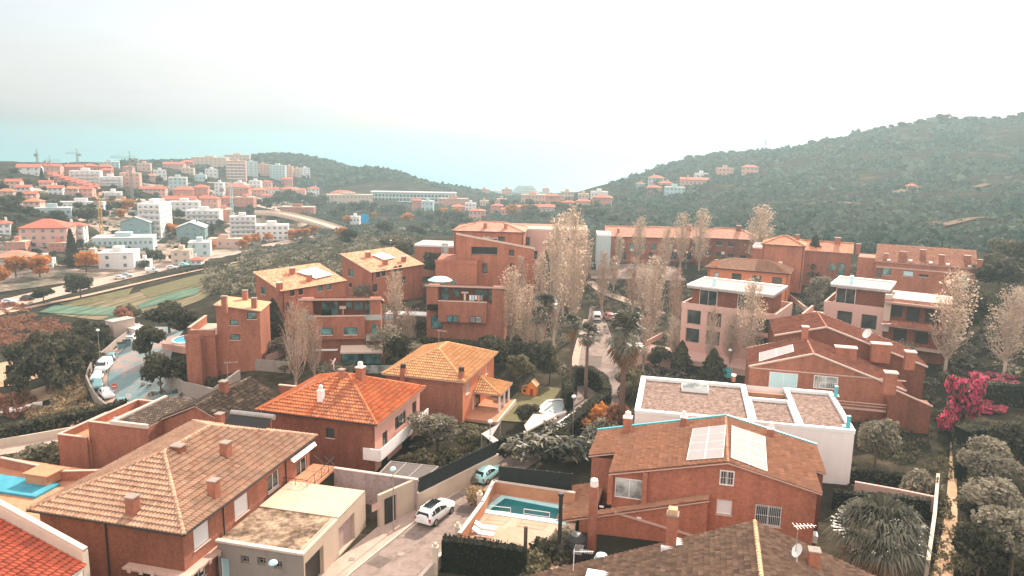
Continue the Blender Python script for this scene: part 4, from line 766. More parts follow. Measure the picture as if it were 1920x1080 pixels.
H.part('porch_awning', b, M['trim_white'])
H.chimney(602, 752, .6, 1.2, 'white', 'pot'); H.chimney(676, 712, .85, 1.5, 'brick', 'pot', sink=3); H.chimney(641, 709, .6, 1.0, 'brick', 'slab', sink=2)
b = MB(); c = [Vector(H.rp(*p)[0]) + Vector((0, 0, .16)) for p in ((556, 734), (600, 720), (622, 712), (590, 713))]
b.face(c); H.part('skylight', b, M['panel_blue'])
H.dish((2.5, H.d - 1, 8.3), .5, R(200))

# 3 yellow roofed house
H = House('yellow_roofed_house', 'brick house with yellow hipped roof and white columned porch', 11.4, 14.8, 5.6, -15, (872, 717, 5.6), 'B', 0, .45)
for px, py, w_, hh_ in ((877, 728, 1.3, 1.5), (900, 705, 1.2, 1.3), (912, 694, 1.1, 1.2)): H.open('R', px, py, w_, hh_, 'win', pane='glass_pale')
H.open('R', 888, 750, .9, 2.9, 'door', pane='shutter', mull=0); H.open('R', 6.4, 1., 2.2, 2.3, 'door', pix=False, frame='frame_dark')
H.walls({'F': M['brick'], 'R': M['orange_render'], 'K': M['brick'], 'L': M['brick']}); H.hip(.43, mat='t_yellow', edge='trim_pink')
for px, py in ((756, 702), (865, 708)): H.chimney(px, py, .62, .9, 'brick', 'dark')
x0, x1, y0, y1 = H.w, H.w + 3.6, 4.6, 9.6; pl = [[(x0, y0 - .3, 3.0), (x1 + .3, y0 - .3, 2.55), (x1 - 1.6, y0 + 1.6, 3.7), (x0, y0 + 1.6, 3.7)], [(x1 + .3, y0 - .3, 2.55), (x1 + .3, y1 + .3, 2.55), (x1 - 1.6, y1 - 1.6, 3.7), (x1 - 1.6, y0 + 1.6, 3.7)], [(x1 + .3, y1 + .3, 2.55), (x0, y1 + .3, 3.0), (x0, y1 - 1.6, 3.7), (x1 - 1.6, y1 - 1.6, 3.7)]]
x0 += .02; pl = [[(x0, y0 - .3, 2.7), (x1 + .3, y0 - .3, 2.7), (x0, y0 + 2.6, 4.1)], [(x1 + .3, y0 - .3, 2.7), (x1 + .3, y1 + .3, 2.7), (x0, y1 + .3 - 2.6, 4.1), (x0, y0 + 2.6, 4.1)], [(x1 + .3, y1 + .3, 2.7), (x0, y1 + .3, 2.7), (x0, y1 - 2.3, 4.1)]]
H.roof(pl, [(pl[0][1], pl[0][2])], mat='t_yellow', name='porch_roof', edge='trim_pink')
for y in (y0 + .2, (y0 + y1) / 2, y1 - .2): b = MB(); b.lathe((x1 - .1, y, -.2), [(.24, 0), (.24, .3), (.17, .4), (.15, 2.6), (.24, 2.75), (.24, 2.9)], 10); H.part('porch_column', b, M['trim_white'])
H.box('porch_floor', H.w + .002, x1 + .6, y0 - 3.5, y1 + .6, -1, .22, M['terracotta'])
b = MB(); b.bx(x1 + .6, x1 + .8, y0 - 3.5, y1 + .6, -1, .32); H.part('porch_step', b, M['coping'])
H.antenna((H.w / 2, H.w / 2 + .1, 7.9), 2.6, R(-10), 5)

# 4 white modern house with gravel roof
H = House('modern_house', 'white flat roofed house with pinkish gravel roof in three bays', 22.6, 13.1, 6.6, -12.5, (1603, 808, 6.6), 'B', 0, 0)
H.walls(M['white'])
xa, xb, yn = H.w * .545, H.w * .76, 8.3
H.flat(6.6, .32, 'gravel', 'trim_white', .55, x0=0, x1=xa + .25, y0=0, y1=H.d, name='gravel_roof'); H.flat(6.59, .32, 'gravel', 'trim_white', .25, x0=xa + .31, x1=xb - .06, y0=.005, y1=yn - .03, name='gravel_roof'); H.flat(6.6, .32, 'gravel', 'trim_white', .45, x0=xb, x1=H.w, y0=0, y1=H.d - .01, name='gravel_roof')
H.box('rear_wall', xa + .36, xb - .11, H.d - 1.6, H.d - 1.3, 3., 6.2, M['terracotta'])
q = H.lp(1303, 733, 6.3); b = MB(); b.bx(q[0] - 1.6, q[0] + 1.6, q[1] - .6, q[1] + 1.2, 6.3, 6.75); sk = H.part('skylight', b, M['trim_white']); b = MB(); b.face([(q[0] - 1.5, q[1] - .5, 6.76), (q[0] + 1.5, q[1] - .5, 6.76), (q[0] + 1.5, q[1] + 1.1, 7.0), (q[0] - 1.5, q[1] + 1.1, 7.0)])
for k in range(5): b.bx(q[0] - 1.5, q[0] + 1.5, q[1] - .45 + k * .32, q[1] - .4 + k * .32, 6.8 + k * .05, 6.86 + k * .05)
H.part('skylight_glass', b, M['glass_pale'], sk)
for px, py in ((1567, 742), (1590, 800)):
    q = H.lp(px, py, 6.7); b = MB(); b.bx(q[0] - .55, q[0] + .35, q[1] - .35, q[1] + .35, 6.62, 6.76); b.bx(q[0] - .18, q[0] + .18, q[1] - .15, q[1] + .2, 6.76, 7.9); H.part('vent_pipe', b, M['teal_paint'])
q = H.lp(1375, 715, 6.6); b = MB(); b.tube((q[0], q[1], 6.6), (q[0], q[1], 7.3), .25, n=8); H.part('vent_pipe', b, M['brick']); b = MB(); b.tube((q[0], q[1], 7.3), (q[0], q[1], 7.5), .32, n=8); H.part('vent_cap', b, M['trim_white'])

# 5 solar roofed house
H = House('solar_house', 'brick house with two pale solar panel arrays on its brown tile roof', 18.1, 11., 5.2, -14.2, (1141, 902, 5.2), 'A', 0, .35)
rx = None; o = H.lp(1365, 871, 8.); xr = float(o[0]); hr = 8.3; w0, w1 = -.35, H.w + .35
tl = .235; tr = .235; y0, ym, y1 = -.35, 4.6, 11.4; zl = lambda x: hr - (xr - x) * tl; zr = lambda x: hr - (x - xr) * tr
wl2, wr2 = w0 - 2.6, w1 + 1.
pls = [[(w0, y0, zl(w0)), (xr, y0, hr), (xr, ym, hr), (w0, ym, zl(w0))], [(xr, y0, hr), (w1, y0, zr(w1)), (w1, ym, zr(w1)), (xr, ym, hr)], [(wl2, ym, zl(wl2)), (xr, ym, hr), (xr, y1, hr), (wl2, y1, zl(wl2))], [(xr, ym, hr), (wr2, ym, zr(wr2)), (wr2, y1, zr(wr2)), (xr, y1, hr)]]
for px, py, w_, hh_, kw in ((1180, 916, 2.6, 1.9, dict(pane='glass_pale', kind='flat')), (1363, 896, 1.25, 1.4, dict(bars=6, kind='flat')), (1358, 951, 1.3, 1.4, dict(kind='shut')), (1440, 967, 2.2, 1.9, dict(pane='glass', bars=14))): kw.setdefault('kind', 'win'); H.open('F', px, py, w_, hh_, **kw)
e5 = lambda b, ml: (b.face([(0, 0, min(zl(0), 5.1)), (H.w, 0, min(zr(H.w), 5.1)), (H.w, 0, zr(H.w) - .1), (xr, 0, hr - .1), (0, 0, zl(0) - .1)], ml.index(M['brick_orange'])), b.face([(H.w, H.d, 5), (0, H.d, 5), (0, H.d, zl(0) - .1), (xr, H.d, hr - .1), (H.w, H.d, zr(H.w) - .1)], 0))
hF = min(zl(0), zr(H.w)) - .12
e5 = lambda b, ml: [b.face([(0, y, hF), (H.w, y, hF), (H.w, y, zr(H.w) - .1), (xr, y, hr - .1), (0, y, zl(0) - .1)][::sg], 0) for y, sg in ((0, 1), (H.d, -1))]
H.walls({'F': M['brick_orange'], 'R': M['brick'], 'K': M['brick'], 'L': M['brick_orange']}, top=hF, extra=e5)
H.roof(pls, [((xr, y0, hr), (xr, ym, hr)), ((xr, ym, hr), (xr, y1, hr))], mat='t_brown', edge='trim_pink', ts=(.3, .44))
b = MB(); b.tube((wl2 - .1, y1 + .12, zl(wl2) + .1), (xr, y1 + .12, hr + .12), .2, n=4, smooth=False); b.tube((xr, y1 + .12, hr + .12), (wr2 + .1, y1 + .12, zr(wr2) + .1), .2, n=4, smooth=False); H.part('teal_verge', b, M['teal_paint'])
H.box('side_wall', wl2 + .3, -.002, ym + .2, H.d, -1, zl(wl2) - .15, M['brick']); H.box('side_wall', H.w + .002, wr2 - .2, ym + .2, H.d, -1, zr(wr2) - .15, M['brick_dark'])
H.panels([((1288, 867), (1357, 862), (1362, 801), (1300, 808)), ((1369, 862), (1437, 888), (1433, 823), (1371, 802))])
for px, py, hh_ in ((1176, 812, 1.7), (1281, 800, 1.0), (1444, 820, .9)): H.chimney(px, py, .85 if px < 1200 else .6, hh_, 'brick', 'pot', label='brick chimney with ribbed white pot')
# wing with lean-to roof, left front
o_ = -1.1; (u0, v0), (u1, v1) = H.wp('F', 1098, 970, -o_), H.wp('F', 1328, 938, -o_); tw_ = (v1 - v0) / (u1 - u0); zz = lambda x: v0 + (x - u0) * tw_; ax, ay, bx_ = u0, o_, u1
b = MB(); b.face([(u0 - .6, o_ + .1, -2), (u1, o_ + .1, -2), (u1, o_ + .1, zz(u1) - .12), (u0 - .6, o_ + .1, zz(u0 - .6) - .12)]); b.face([(u1, o_ + .1, -2), (u1, -.002, -2), (u1, -.002, zz(u1) - .12), (u1, o_ + .1, zz(u1) - .12)]); b.face([(u0 - .6, -.002, -2), (u0 - .6, o_ + .1, -2), (u0 - .6, o_ + .1, zz(u0 - .6) - .12), (u0 - .6, -.002, zz(u0 - .6) - .12)]); H.part('wing_wall', b, M['brick_orange'])
lx = float(H.lp(1030, 978, 2.5)[0]); ly = float(H.lp(1073, 885, 2.5)[1])
H.roof([[(lx, o_ - .1, zz(lx)), (u1 + .1, o_ - .1, zz(u1 + .1)), (u1 + .1, -.02, zz(u1 + .1)), (lx, -.02, zz(lx))], [(lx, 0, zz(lx)), (-1.4, 0, zz(-1.4)), (-1.4, ly, zz(-1.4)), (lx, ly, zz(lx))]], [], mat='t_brown', name='wing_roof', edge='trim_pink')
q = H.lp(1112, 958, 4.0); b = MB(); b.bx(q[0] - .35, q[0] + .35, q[1] - .3, q[1] + .4, -1, 6.3); H.part('chimney', b, M['brick'], label='tall brick chimney rising through the wing roof'); b = MB(); b.lathe((q[0], q[1], 6.3), [(.33, 0), (.36, .12), (.32, .15), (.36, .3), (.32, .33), (.36, .5), (.3, .65), (0, .68)], 10); H.part('chimney_cap', b, M['white'])
for px in (1144, 1208): q = H.wp('F', px, 930); b = MB(); b.bx(q[0] - .22, q[0] + .22, -.5, -.003, 3, zl(q[0]) - .2); H.part('pillar', b, M['brick_orange'])
b = MB()
for dx, zz_ in ((1.2, 2.9), (4.6, 2.3)): b.bx(ax + dx, ax + dx + .4, ay + .02, ay + .098, zz_, zz_ + .14)
H.part('wall_lamp', b, M['trim_white'])
b = MB(); b.tube((ax + 2.6, ay + .05, 2.6), (bx_ - .2, ay + .05, 1.2), .13, n=4, smooth=False); H.part('stair_coping', b, M['trim_pink'])
b = MB(); b.bx(H.w + .02, H.w + .6, 1., 1.9, 1.2, 1.9); H.part('air_conditioner', b, M['trim_white']); b = MB(); b.bx(H.w + .02, H.w + .55, .2, .9, .3, 1.); H.part('air_conditioner', b, M['trim_white'])

# 6 blackened roof, bottom right
H = House('dark_roofed_house', 'house with blackened barrel tile roof and yellow ridge nearest the camera', 19., 12.5, 4.6, -14.2, (1415, 977, 8.2), 'A', 0, .3)
dx = 10.4; p_ = np.array([P(1415, 977, 8.2)[0], P(1415, 977, 8.2)[1]]); ca, sa = H.ca, H.sa
H.o[:2] = p_ - np.array([ca * dx - sa * 12.5, sa * dx + ca * 12.5]); H.root.location = tuple(H.o); t_ = .36; hr = 8.2
pls = [[(-7, -1, hr - (dx + 7) * t_ * 1.2), (dx, -1, hr), (dx, 12.5, hr), (-7, 12.5, hr - (dx + 7) * t_ * 1.2)], [(dx, -1, hr), (20, -1, hr - (20 - dx) * t_), (20, 12.5, hr - (20 - dx) * t_), (dx, 12.5, hr)]]
b = MB()
for y, sg in ((12.2, -1), (-.7, 1)): b.face([(-6.6, y, -2), (19.6, y, -2), (19.6, y, hr - (19.6 - dx) * t_ - .15), (dx, y, hr - .15), (-6.6, y, hr - (dx + 6.6) * t_ * 1.2 - .15)][::sg])
b.face([(19.6, -.7, -2), (19.6, 12.2, -2), (19.6, 12.2, hr - (19.6 - dx) * t_ - .15), (19.6, -.7, hr - (19.6 - dx) * t_ - .15)]); b.face([(-6.6, 12.2, -2), (-6.6, -.7, -2), (-6.6, -.7, .7), (-6.6, 12.2, .7)]); H.part('wall', b, M['brick'])
H.roof(pls, [(pls[0][1], pls[0][2])], mat='t_dark', edge='trim_pink', cap='f_yellow', ts=(.27, .4))
H.chimney(1258, 1022, .8, 2.5, 'brick_orange', 'slab', label='tall brick chimney with ochre cap'); q = H.rp(1258, 1022)[0]; b = MB(); b.bx(q[0] - .33, q[0] + .33, q[1] - .33, q[1] + .33, q[2] + 2.6, q[2] + 3.0); H.part('chimney_cap', b, M['f_yellow'])
b = MB(); b.bx(q[0] - .7, q[0] + .9, q[1] - .75, q[1] - .4, q[2] - .35, q[2] + .12); b.bx(q[0] + .4, q[0] + 1., q[1] - .6, q[1] + .5, q[2] - .2, q[2] + .42); H.part('chimney_flashing', b, M['white'])
q = H.rp(1524, 1062)[0]; H.chimney(0, 0, .7, 1.2, 'brick_orange', 'slab', pos=q)
q = H.rp(1490, 1052)[0]; H.antenna(q, 2.6, R(20), 6); H.dish((q[0] + .1, q[1] - .2, q[2] + .9), .5, R(-160))
q = H.rp(1075, 1072)[0]; b = MB(); b.tube(q, (q[0], q[1], q[2] + 1.9), .04, n=5); b.tube((q[0], q[1], q[2] + 1.7), (q[0] + 1.5, q[1] + .1, q[2] + 1.9), .025, n=4)
for k in range(7): b.tube((q[0] + .5 + k * .15, q[1] - .15, q[2] + 1.8), (q[0] + .5 + k * .15, q[1] + .35, q[2] + 1.8), .015, n=4)
for k in range(8): b.tube((q[0] - .1 + k * .09, q[1], q[2] + 1.5), (q[0] + .1 + k * .09, q[1] + .1, q[2] + 2.3), .012, n=4)
H.part('antenna', b, M['trim_white'], label='pale grid antenna on a mast')
q0, q1 = H.rp(1105, 1078)[0], H.rp(1212, 1055)[0]; b = MB(); b.bx(q0[0], q1[0], q0[1] - 3.5, q0[1] - .4, q0[2] - .6, q0[2] + .55); H.part('dormer', b, M['brick_orange']); b = MB(); b.bx(q0[0] - .1, q1[0] + .1, q0[1] - 3.6, q0[1] - .3, q0[2] + .56, q0[2] + .7); H.part('dormer_roof', b, M['trim_white'])

# 7 red roof, bottom left corner
H = House('red_roofed_house', 'red barrel tiled roof with pale parapet cut by the left corner', 9., 12., 5.4, -14, (161, 1046, 5.6), 'C', -.5, .2)
H.walls(M['white'], heights=[8.3, 5.2, 5.2, 8.3]); x0, x1 = -.2, H.w + .2
H.roof([[(x0, -.2, 8.6), (x1, -.2, 5.5), (x1, H.d + .2, 5.5), (x0, H.d + .2, 8.6)]], [], mat='t_red'); b = MB(); 
for k in range(1): b.face([(x0, H.d + .25, 5), (x0, H.d + .62, 5), (x0, H.d + .62, 9.3), (x0, H.d + .25, 9.3)])
A = [(x0, H.d + .22), (x1 - .2, H.d + .22)]; b = MB()
def slab(b, x0, x1, y0, y1, za, zb, zlow):
    b.face([(x0, y0, zlow), (x1, y0, zlow), (x1, y0, zb), (x0, y0, za)]); b.face([(x1, y1, zlow), (x0, y1, zlow), (x0, y1, za), (x1, y1, zb)]); b.face([(x0, y0, za), (x1, y0, zb), (x1, y1, zb), (x0, y1, za)]); b.face([(x1, y0, zlow), (x1, y1, zlow), (x1, y1, zb), (x1, y0, zb)]); b.face([(x0, y1, zlow), (x0, y0, zlow), (x0, y0, za), (x0, y1, za)])
slab(b, x0, x1 - .3, H.d + .22, H.d + .75, 9.5, 6.4, 0); H.part('parapet', b, M['cream']); b = MB(); slab(b, x0, x1 - .25, H.d + .18, H.d + .79, 9.6, 6.5, 9.55 - 4); b = MB(); b.tube((x0, H.d + .48, 9.55), (x1 - .3, H.d + .48, 6.45), .3, n=4, smooth=False); H.part('coping', b, M['coping'])

# 8 terraced brick house left of centre
H = House('terraced_house', 'brick house with streaked dark gable roof and stepped walled terraces', 9.5, 11., 5.2, -13, (437, 779, 5.2), 'B', -1.5, .3)
M['t_streak'] = tile('streaked_dark_roof_tiles', [(.07, .045, .032), (.13, .085, .06), (.09, .06, .042), (.42, .29, .2)], (.04, .03, .024), .6, bump=False)
H.walls(M['brick'], heights=[5., 5., 5., 5.], extra=lambda b, ml: [b.face([(0, y, 5), (H.w, y, 5), (H.w / 2, y, 7.1)][::sg], 0) for y, sg in ((0, 1), (H.d, -1))]); H.gable(.45, mat='t_streak', edge='trim_pink')
H.chimney(420, 735, .8, 1.3, 'brick_dark'); q = H.rp(428, 728)[0]; H.antenna(q, 3.2, R(30), 6)
b = MB(); b.bx(-4.6, -.002, -2.5, 6.5, -5, 5.); H.part('side_block', b, M['brick'])
H.roof([[(-4.3, -2.2, 5.2), (-.02, -2.2, 5.2), (-.02, 6.5, 5.25), (-4.3, 6.5, 5.25)]], [], mat='t_streak', name='block_roof', edge='trim_pink')
b = MB(); b.bx(-4.75, 0, -2.66, -2.3, 5.001, 5.45); b.bx(-4.75, -4.4, -2.3, 6.6, 5.001, 5.45); H.part('coping', b, M['coping'])
for (x0, x1, y0, y1, z) in ((-7.8, -4.71, -2., 5.5, 4.), (-11.5, -7.81, -2.6, 4.5, 2.3)):
    b = MB(); b.bx(x0, x1, y0, y1, -6, z); tb = H.part('terrace', b, M['terracotta']); b = MB(); b.bx(x0 - .05, x1, y0 - .25, y0 - .001, -6, z + .85); b.bx(x0 - .25, x0 - .001, y0 - .25, y1 + .2, -6, z + .85); b.bx(x0, x1, y1 + .001, y1 + .22, -6, z + .85); H.part('parapet', b, M['brick'], tb); b = MB(); b.bx(x0 - .3, x1, y0 - .3, y0 + .03, z + .85, z + .95); b.bx(x0 - .3, x0 + .03, y0 + .03, y1 + .2, z + .85, z + .95); b.bx(x0 + .03, x1, y1 - .03, y1 + .27, z + .85, z + .95); H.part('coping', b, M['trim_pink'], tb)
b = MB(); b.lathe((-5.2, -1.2, 4.), [(.0, 0), (.45, .02), (.5, .6), (.3, 1.1), (.35, 1.3), (0, 1.3)], 10); H.part('water_tank', b, M['frame_grey'])
b = MB(); b.bx(H.w - 1, H.w + 3.5, H.d + 1.2, H.d + 1.5, -2, 6.3); H.part('rear_wall', b, M['brick']); b = MB(); b.bx(H.w - 1.1, H.w + 3.6, H.d + 1.15, H.d + 1.55, 6.3, 6.42); H.part('coping', b, M['trim_pink'])
b = MB(); b.bx(H.w + .31, H.w + 3.4, 1.5, H.d + 1.1, -2, 4.3); H.part('side_block', b, M['brick_dark'])
# pool terrace, left edge
q = [P(x, y, .2) for x, y in ((-60, 960), (100, 985), (300, 900), (40, 862), (-60, 850))]; 
r = thing('pool_terrace', 'terracotta pool terrace with brick parapet at the left edge', 'terrace', (0, 0, 0)); b = MB(); b.prism([p[:2] for p in q], -4, .2, 0); b.obj('floor', M['terracotta'], r)
def ribbon(name, pts, z0, z1, w, mat, parent, cop=None):
    b = MB(); k = MB()
    for a, c in zip(pts, pts[1:]):
        a, c = np.array(a[:2]), np.array(c[:2]); d = c - a; ln = np.linalg.norm(d); m_ = (a + c) / 2; rz = math.atan2(d[1], d[0]); b.box((m_[0], m_[1], (z0 + z1) / 2), (ln + w * .5, w, z1 - z0), rz=rz); k.box((m_[0], m_[1], z1 + .05), (ln + w * .6, w + .1, .1), rz=rz)
    o = b.obj(name, mat, parent)
    if cop: k.obj('coping', M[cop], o)
    return o
ribbon('parapet', [P(x, y, 1.2) for x, y in ((-60, 842), (0, 858), (75, 874), (112, 884), (200, 882))], .1, 1.2, .25, M['brick_orange'], r, 'trim_pink')
b = MB(); q = P(82, 884, 1.4); b.box((q[0], q[1], .9), (2.6, 2., 1.), rz=R(-14)); b.box((q[0], q[1], 1.46), (3., 2.3, .12), rz=R(-14)); b.obj('barbecue', M['terracotta'], r)
q = [P(x, y, .45) for x, y in ((-110, 905), (66, 931), (113, 906), (-60, 880))]; b = MB(); b.prism([p[:2] for p in q], .21, .45, 0); 
M['pool_cover'] = blotch('turquoise_pool_cover', [(.3, (.05, .25, .33)), (.7, (.1, .34, .42))], .8); tag(b.obj('pool_cover', M['pool_cover']), 'turquoise covered swimming pool on the terracotta terrace at the left edge', 'pool')
# ------------------------------------------------------------------ middle distance houses
W = dict(frame='frame_dark', mull=0)
# pale villa with sunlit sloping roof
H = House('sloped_roof_villa', 'brick villa with pale sunlit sloping roof and low terrace block', 7., 7., 9.3, 5, (489, 583, 9.3), 'B', 0, .25)
for px, py, w_, hh_ in ((439, 605, 1.3, .8), (472, 592, 1.4, 1.1), (441, 632, 1.5, .9)): H.open('F', px, py, w_, hh_, 'win', pane='glass_sky_tint', **W)
H.walls({'F': M['brick'], 'R': M['brick'], 'K': M['brick'], 'L': M['brick']}, heights=[10.3, 9.2, 9.2, 10.3]); H.shed(.14, 'L', mat='f_yellow', real=False, edge='trim_pink')
for px, py in ((421, 574), (460, 562), (477, 577)): H.chimney(px, py, .75, 1.5, 'brick')
b = MB(); b.bx(-3.8, -.002, -1.2, 5., -3, 5.6); b.bx(-3.8, -1.6, -3.0, -1.201, -3, 5.5); H.part('terrace_block', b, M['brick']); b = MB(); b.bx(-3.9, -.0, -1.3, -.95, 5.6, 6.5); b.bx(-3.9, -3.6, -.95, 7., 5.6, 6.9); b.bx(-3.9, -1.5, -3.1, -2.8, 5.5, 6.2); H.part('parapet', b, M['brick']); b = MB(); b.face([(-3.6, -.95, 5.62), (-.01, -.95, 5.62), (-.01, 7, 5.62), (-3.6, 7, 5.62)]); b.bx(-3.95, -3.55, -1.35, 7., 6.9, 7.); b.bx(-3.55, 0, -1.35, -.9, 6.5, 6.6); H.part('coping', b, M['trim_pink'])

def big_brick(name, label, at, w, d, rz, hh, panel, wins, chims, leafy='f_leafy', zg=0.):
    """tall brick villa, roof rising away to the upper left"""
    H = House(name, label, w, d, hh, rz, at, 'B', zg, .3); t = .3
    for side, px, py, w_, hh_, kw in wins: H.open(side, px, py, w_, hh_, 'win', **{**W, **kw})
    H.walls({'F': M['brick'], 'R': M['brick_orange'], 'K': M['brick'], 'L': M['brick']}, heights=[hh + t * H.w + .05, hh - .02, hh - .02, hh + t * H.w + .05]); H.shed(t, 'L', mat=leafy, real=False, edge='trim_pink')
    H.gutter('R', [('R', .15)]); H.panels([panel], 1, 1, 'panel_blue', .3)
    for px, py in chims: H.chimney(px, py, .8, 1.0, 'brick_orange', 'wide')
    return H
T = dict(pane='glass_sky_tint')
big_brick('brick_villa', 'tall brick villa with leafy orange roof and white panel, nearer the fields', (528, 546, 9.6), 8.2, 14.6, -37, 9.6, ((556, 512), (588, 503), (624, 517), (592, 525)),
          [('F', 494, 545, 1.2, 1.3, T), ('F', 494, 569, .8, .9, {}), ('R', 548, 548, .9, 1.3, {}), ('R', 564, 546, .9, 1.3, {}), ('R', 600, 540, 1.1, 1.2, T), ('R', 616, 537, 1.1, 1.2, T), ('R', 540, 575, 1., 1.4, {})], ((548, 513), (580, 526), (524, 541)))
big_brick('brick_villa', 'tall brick villa with leafy orange roof and white panel, farther back', (697, 511, 9.8), 9.4, 15., -37, 9.8, ((697, 480), (717, 475), (741, 485), (720, 490)),
          [('F', 658, 512, 1.5, 1.4, T), ('F', 657, 535, .8, .9, {}), ('R', 709, 514, 1., 1.4, {}), ('R', 719, 511, 1., 1.4, {}), ('R', 742, 505, 1., 1.3, {}), ('R', 751, 503, 1., 1.3, {}), ('R', 703, 540, 1.2, 1.6, {}), ('R', 757, 525, 1., 1.4, {})], ((690, 482), (722, 496), (757, 490)))

def terrace_block(name, label, at, w, rz, hh, side_open, extra=None, d=11., zg=0.):
    """three storey brick block, recessed top storey behind a terrace"""
    H = House(name, label, w, d, hh, rz, at, 'B', zg, 0)
    H.y2 = 2.6; h2 = hh - 3.1; H.h2 = h2
    for o in side_open: H.open('F', *o[:4], o[4] if len(o) > 4 else 'win', **{**dict(frame='frame_dark', mull=0, pane='glass_sky_tint'), **(o[5] if len(o) > 5 else {})})
    b = MB(); H.walls(M['brick'], top=h2)
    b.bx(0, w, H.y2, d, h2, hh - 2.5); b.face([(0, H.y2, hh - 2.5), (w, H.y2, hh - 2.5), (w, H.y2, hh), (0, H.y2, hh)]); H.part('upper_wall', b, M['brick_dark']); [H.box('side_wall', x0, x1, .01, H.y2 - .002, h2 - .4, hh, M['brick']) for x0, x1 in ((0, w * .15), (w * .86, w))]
    b = MB(); T8 = [(x, y, z + dz) for dz in (0, .34) for x, y, z in ((-.25, -.3, hh), (w + .25, -.3, hh), (w + .25, d + .2, hh - 2.7), (-.25, d + .2, hh - 2.7))]; [b.face([T8[k] for k in q]) for q in ((0, 1, 5, 4), (1, 2, 6, 5), (2, 3, 7, 6), (3, 0, 4, 7), (4, 5, 6, 7), (3, 2, 1, 0))]; H.part('roof', b, M['trim_pink']); b = MB(); b.bx(w * .15, w * .86, .02, H.y2, h2 - .1, h2 + .02); H.part('terrace_floor', b, M['terracotta'])
    b = MB(); b.bx(w * .17, w * .8, -1.3, -.002, h2 - 2.9, h2 + .75); bay = H.part('bay', b, M['brick']); b = MB(); b.bx(w * .17 - .05, w * .8 + .05, -1.35, -1.05, h2 + .751, h2 + .85); H.part('coping', b, M['coping'], bay)
    return H
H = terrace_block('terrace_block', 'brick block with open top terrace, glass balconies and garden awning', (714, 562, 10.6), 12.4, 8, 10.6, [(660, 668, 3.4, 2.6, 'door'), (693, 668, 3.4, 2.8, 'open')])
w = H.w
for u0, u1, z0, z1, nm in ((.06, .14, .3, 2.3, 'door'), (.24, .34, 1., 2.3, 'window'), (.36, .44, .2, 2.3, 'door'), (.55, .62, 1.2, 2.3, 'window'), (.65, .76, 1., 2.2, 'window'), (.79, .89, .2, 2.4, 'door')):
    b = MB(); b.bx(u0 * w, u1 * w, H.y2 - .06, H.y2 - .003, H.h2 + z0, H.h2 + z1); H.part(nm, b, M['glass_sky_tint'])
for u, z in ((.32, 5.9), (.62, 5.9)):
    b = MB(); b.bx(u * w - 1., u * w + 1., -1.36, -1.305, z - .55, z + .55); o = H.part('window', b, M['frame_dark']); b = MB(); b.bx(u * w - .92, u * w + .92, -1.375, -1.362, z - .48, z + .48); H.part('pane', b, M['glass_sky_tint'], o); b = MB(); b.bx(u * w - 1.05, u * w + 1.05, -1.5, -1.31, z - .68, z - .56); H.part('sill', b, M['coping'], o)
H.glass_rail([(w * .8, -.9, H.h2), (w, -.9, H.h2), (w, .02, H.h2)]); H.glass_rail([(0.1, -.6, H.h2), (w * .17, -.6, H.h2)]); b = MB(); b.bx(w * .81, w + .3, -1.2, -.003, 4.2, 4.4); o = H.part('balcony', b, M['trim_pink']); H.glass_rail([(w * .81, -1.15, 4.4), (w + .25, -1.15, 4.4), (w + .25, 0, 4.4)], parent=o)
b = MB(); b.bx(w * .88, w * .96, -.06, -.003, 4.5, 6.6); H.part('door', b, M['glass_sky_tint'])
b = MB(); b.face([(w * .5, -1.31, 3.6), (w * .5, -3.3, 3.0), (w + .3, -3.3, 3.0), (w + .3, -1.31, 3.6)]); b.face([(w * .5, -3.3, 3.0), (w * .5, -3.31, 2.75), (w + .3, -3.31, 2.75), (w + .3, -3.3, 3.0)]); H.part('awning', b, M['sand']); b = MB(); b.bx(w * .18, w * .46, -1.9, -1.31, 2.9, 3.05); H.part('door_hood', b, M['trim_white'])
b = MB(); b.tube((w * .52, .6, H.h2), (w * .52, .6, H.h2 + 1.6), .09, n=6); b.bx(w * .52 - .5, w * .52 + .5, .3, .9, H.h2 + 1.6, H.h2 + 2.); H.part('barbecue', b, M['beige_conc']); b = MB(); b.bx(w * .26, w * .38, -.6, .1, H.h2 + .75, H.h2 + 1.5); H.part('potted_hedge', b, M['hedge'])
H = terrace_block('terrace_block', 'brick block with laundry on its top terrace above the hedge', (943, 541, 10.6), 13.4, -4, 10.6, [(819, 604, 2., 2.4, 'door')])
w = H.w
for u0, u1, z0, z1, nm in ((.17, .26, .2, 2.4, 'door'), (.32, .4, .9, 2.3, 'window'), (.45, .5, 1.3, 2.3, 'window'), (.62, .78, .9, 2.2, 'window'), (.8, .86, .2, 2.3, 'door')):
    b = MB(); b.bx(u0 * w, u1 * w, H.y2 - .06, H.y2 - .003, H.h2 + z0, H.h2 + z1); H.part(nm, b, M['glass_sky_tint'])
for u, z, mt in ((.36, 5.2, 'glass_sky_tint'), (.66, 5.2, 'glass_pale')):
    b = MB(); b.bx(u * w - 1., u * w + 1., -1.36, -1.305, z - .6, z + .6); o = H.part('window', b, M['frame_dark']); b = MB(); b.bx(u * w - .92, u * w - .06, -1.375, -1.362, z - .5, z + .5); b.bx(u * w + .06, u * w + .92, -1.375, -1.362, z - .5, z + .5); H.part('pane', b, M[mt], o)
b = MB(); b.tube((w * .5, .5, H.h2), (w * .5, .5, H.h2 + 1.9), .25, n=4); b.bx(w * .5 - .6, w * .5 + .6, .1, .9, H.h2 + 2., H.h2 + 2.2); H.part('barbecue', b, M['coping'])
b = MB(); b.bx(w * .02, w * .16, -1., -.003, H.h2 - 1.0, H.h2 - .8); b.bx(w * .02, w * .16, -.9, -.2, H.h2 - .8, H.h2 - .1); H.part('planter', b, M['hedge'])
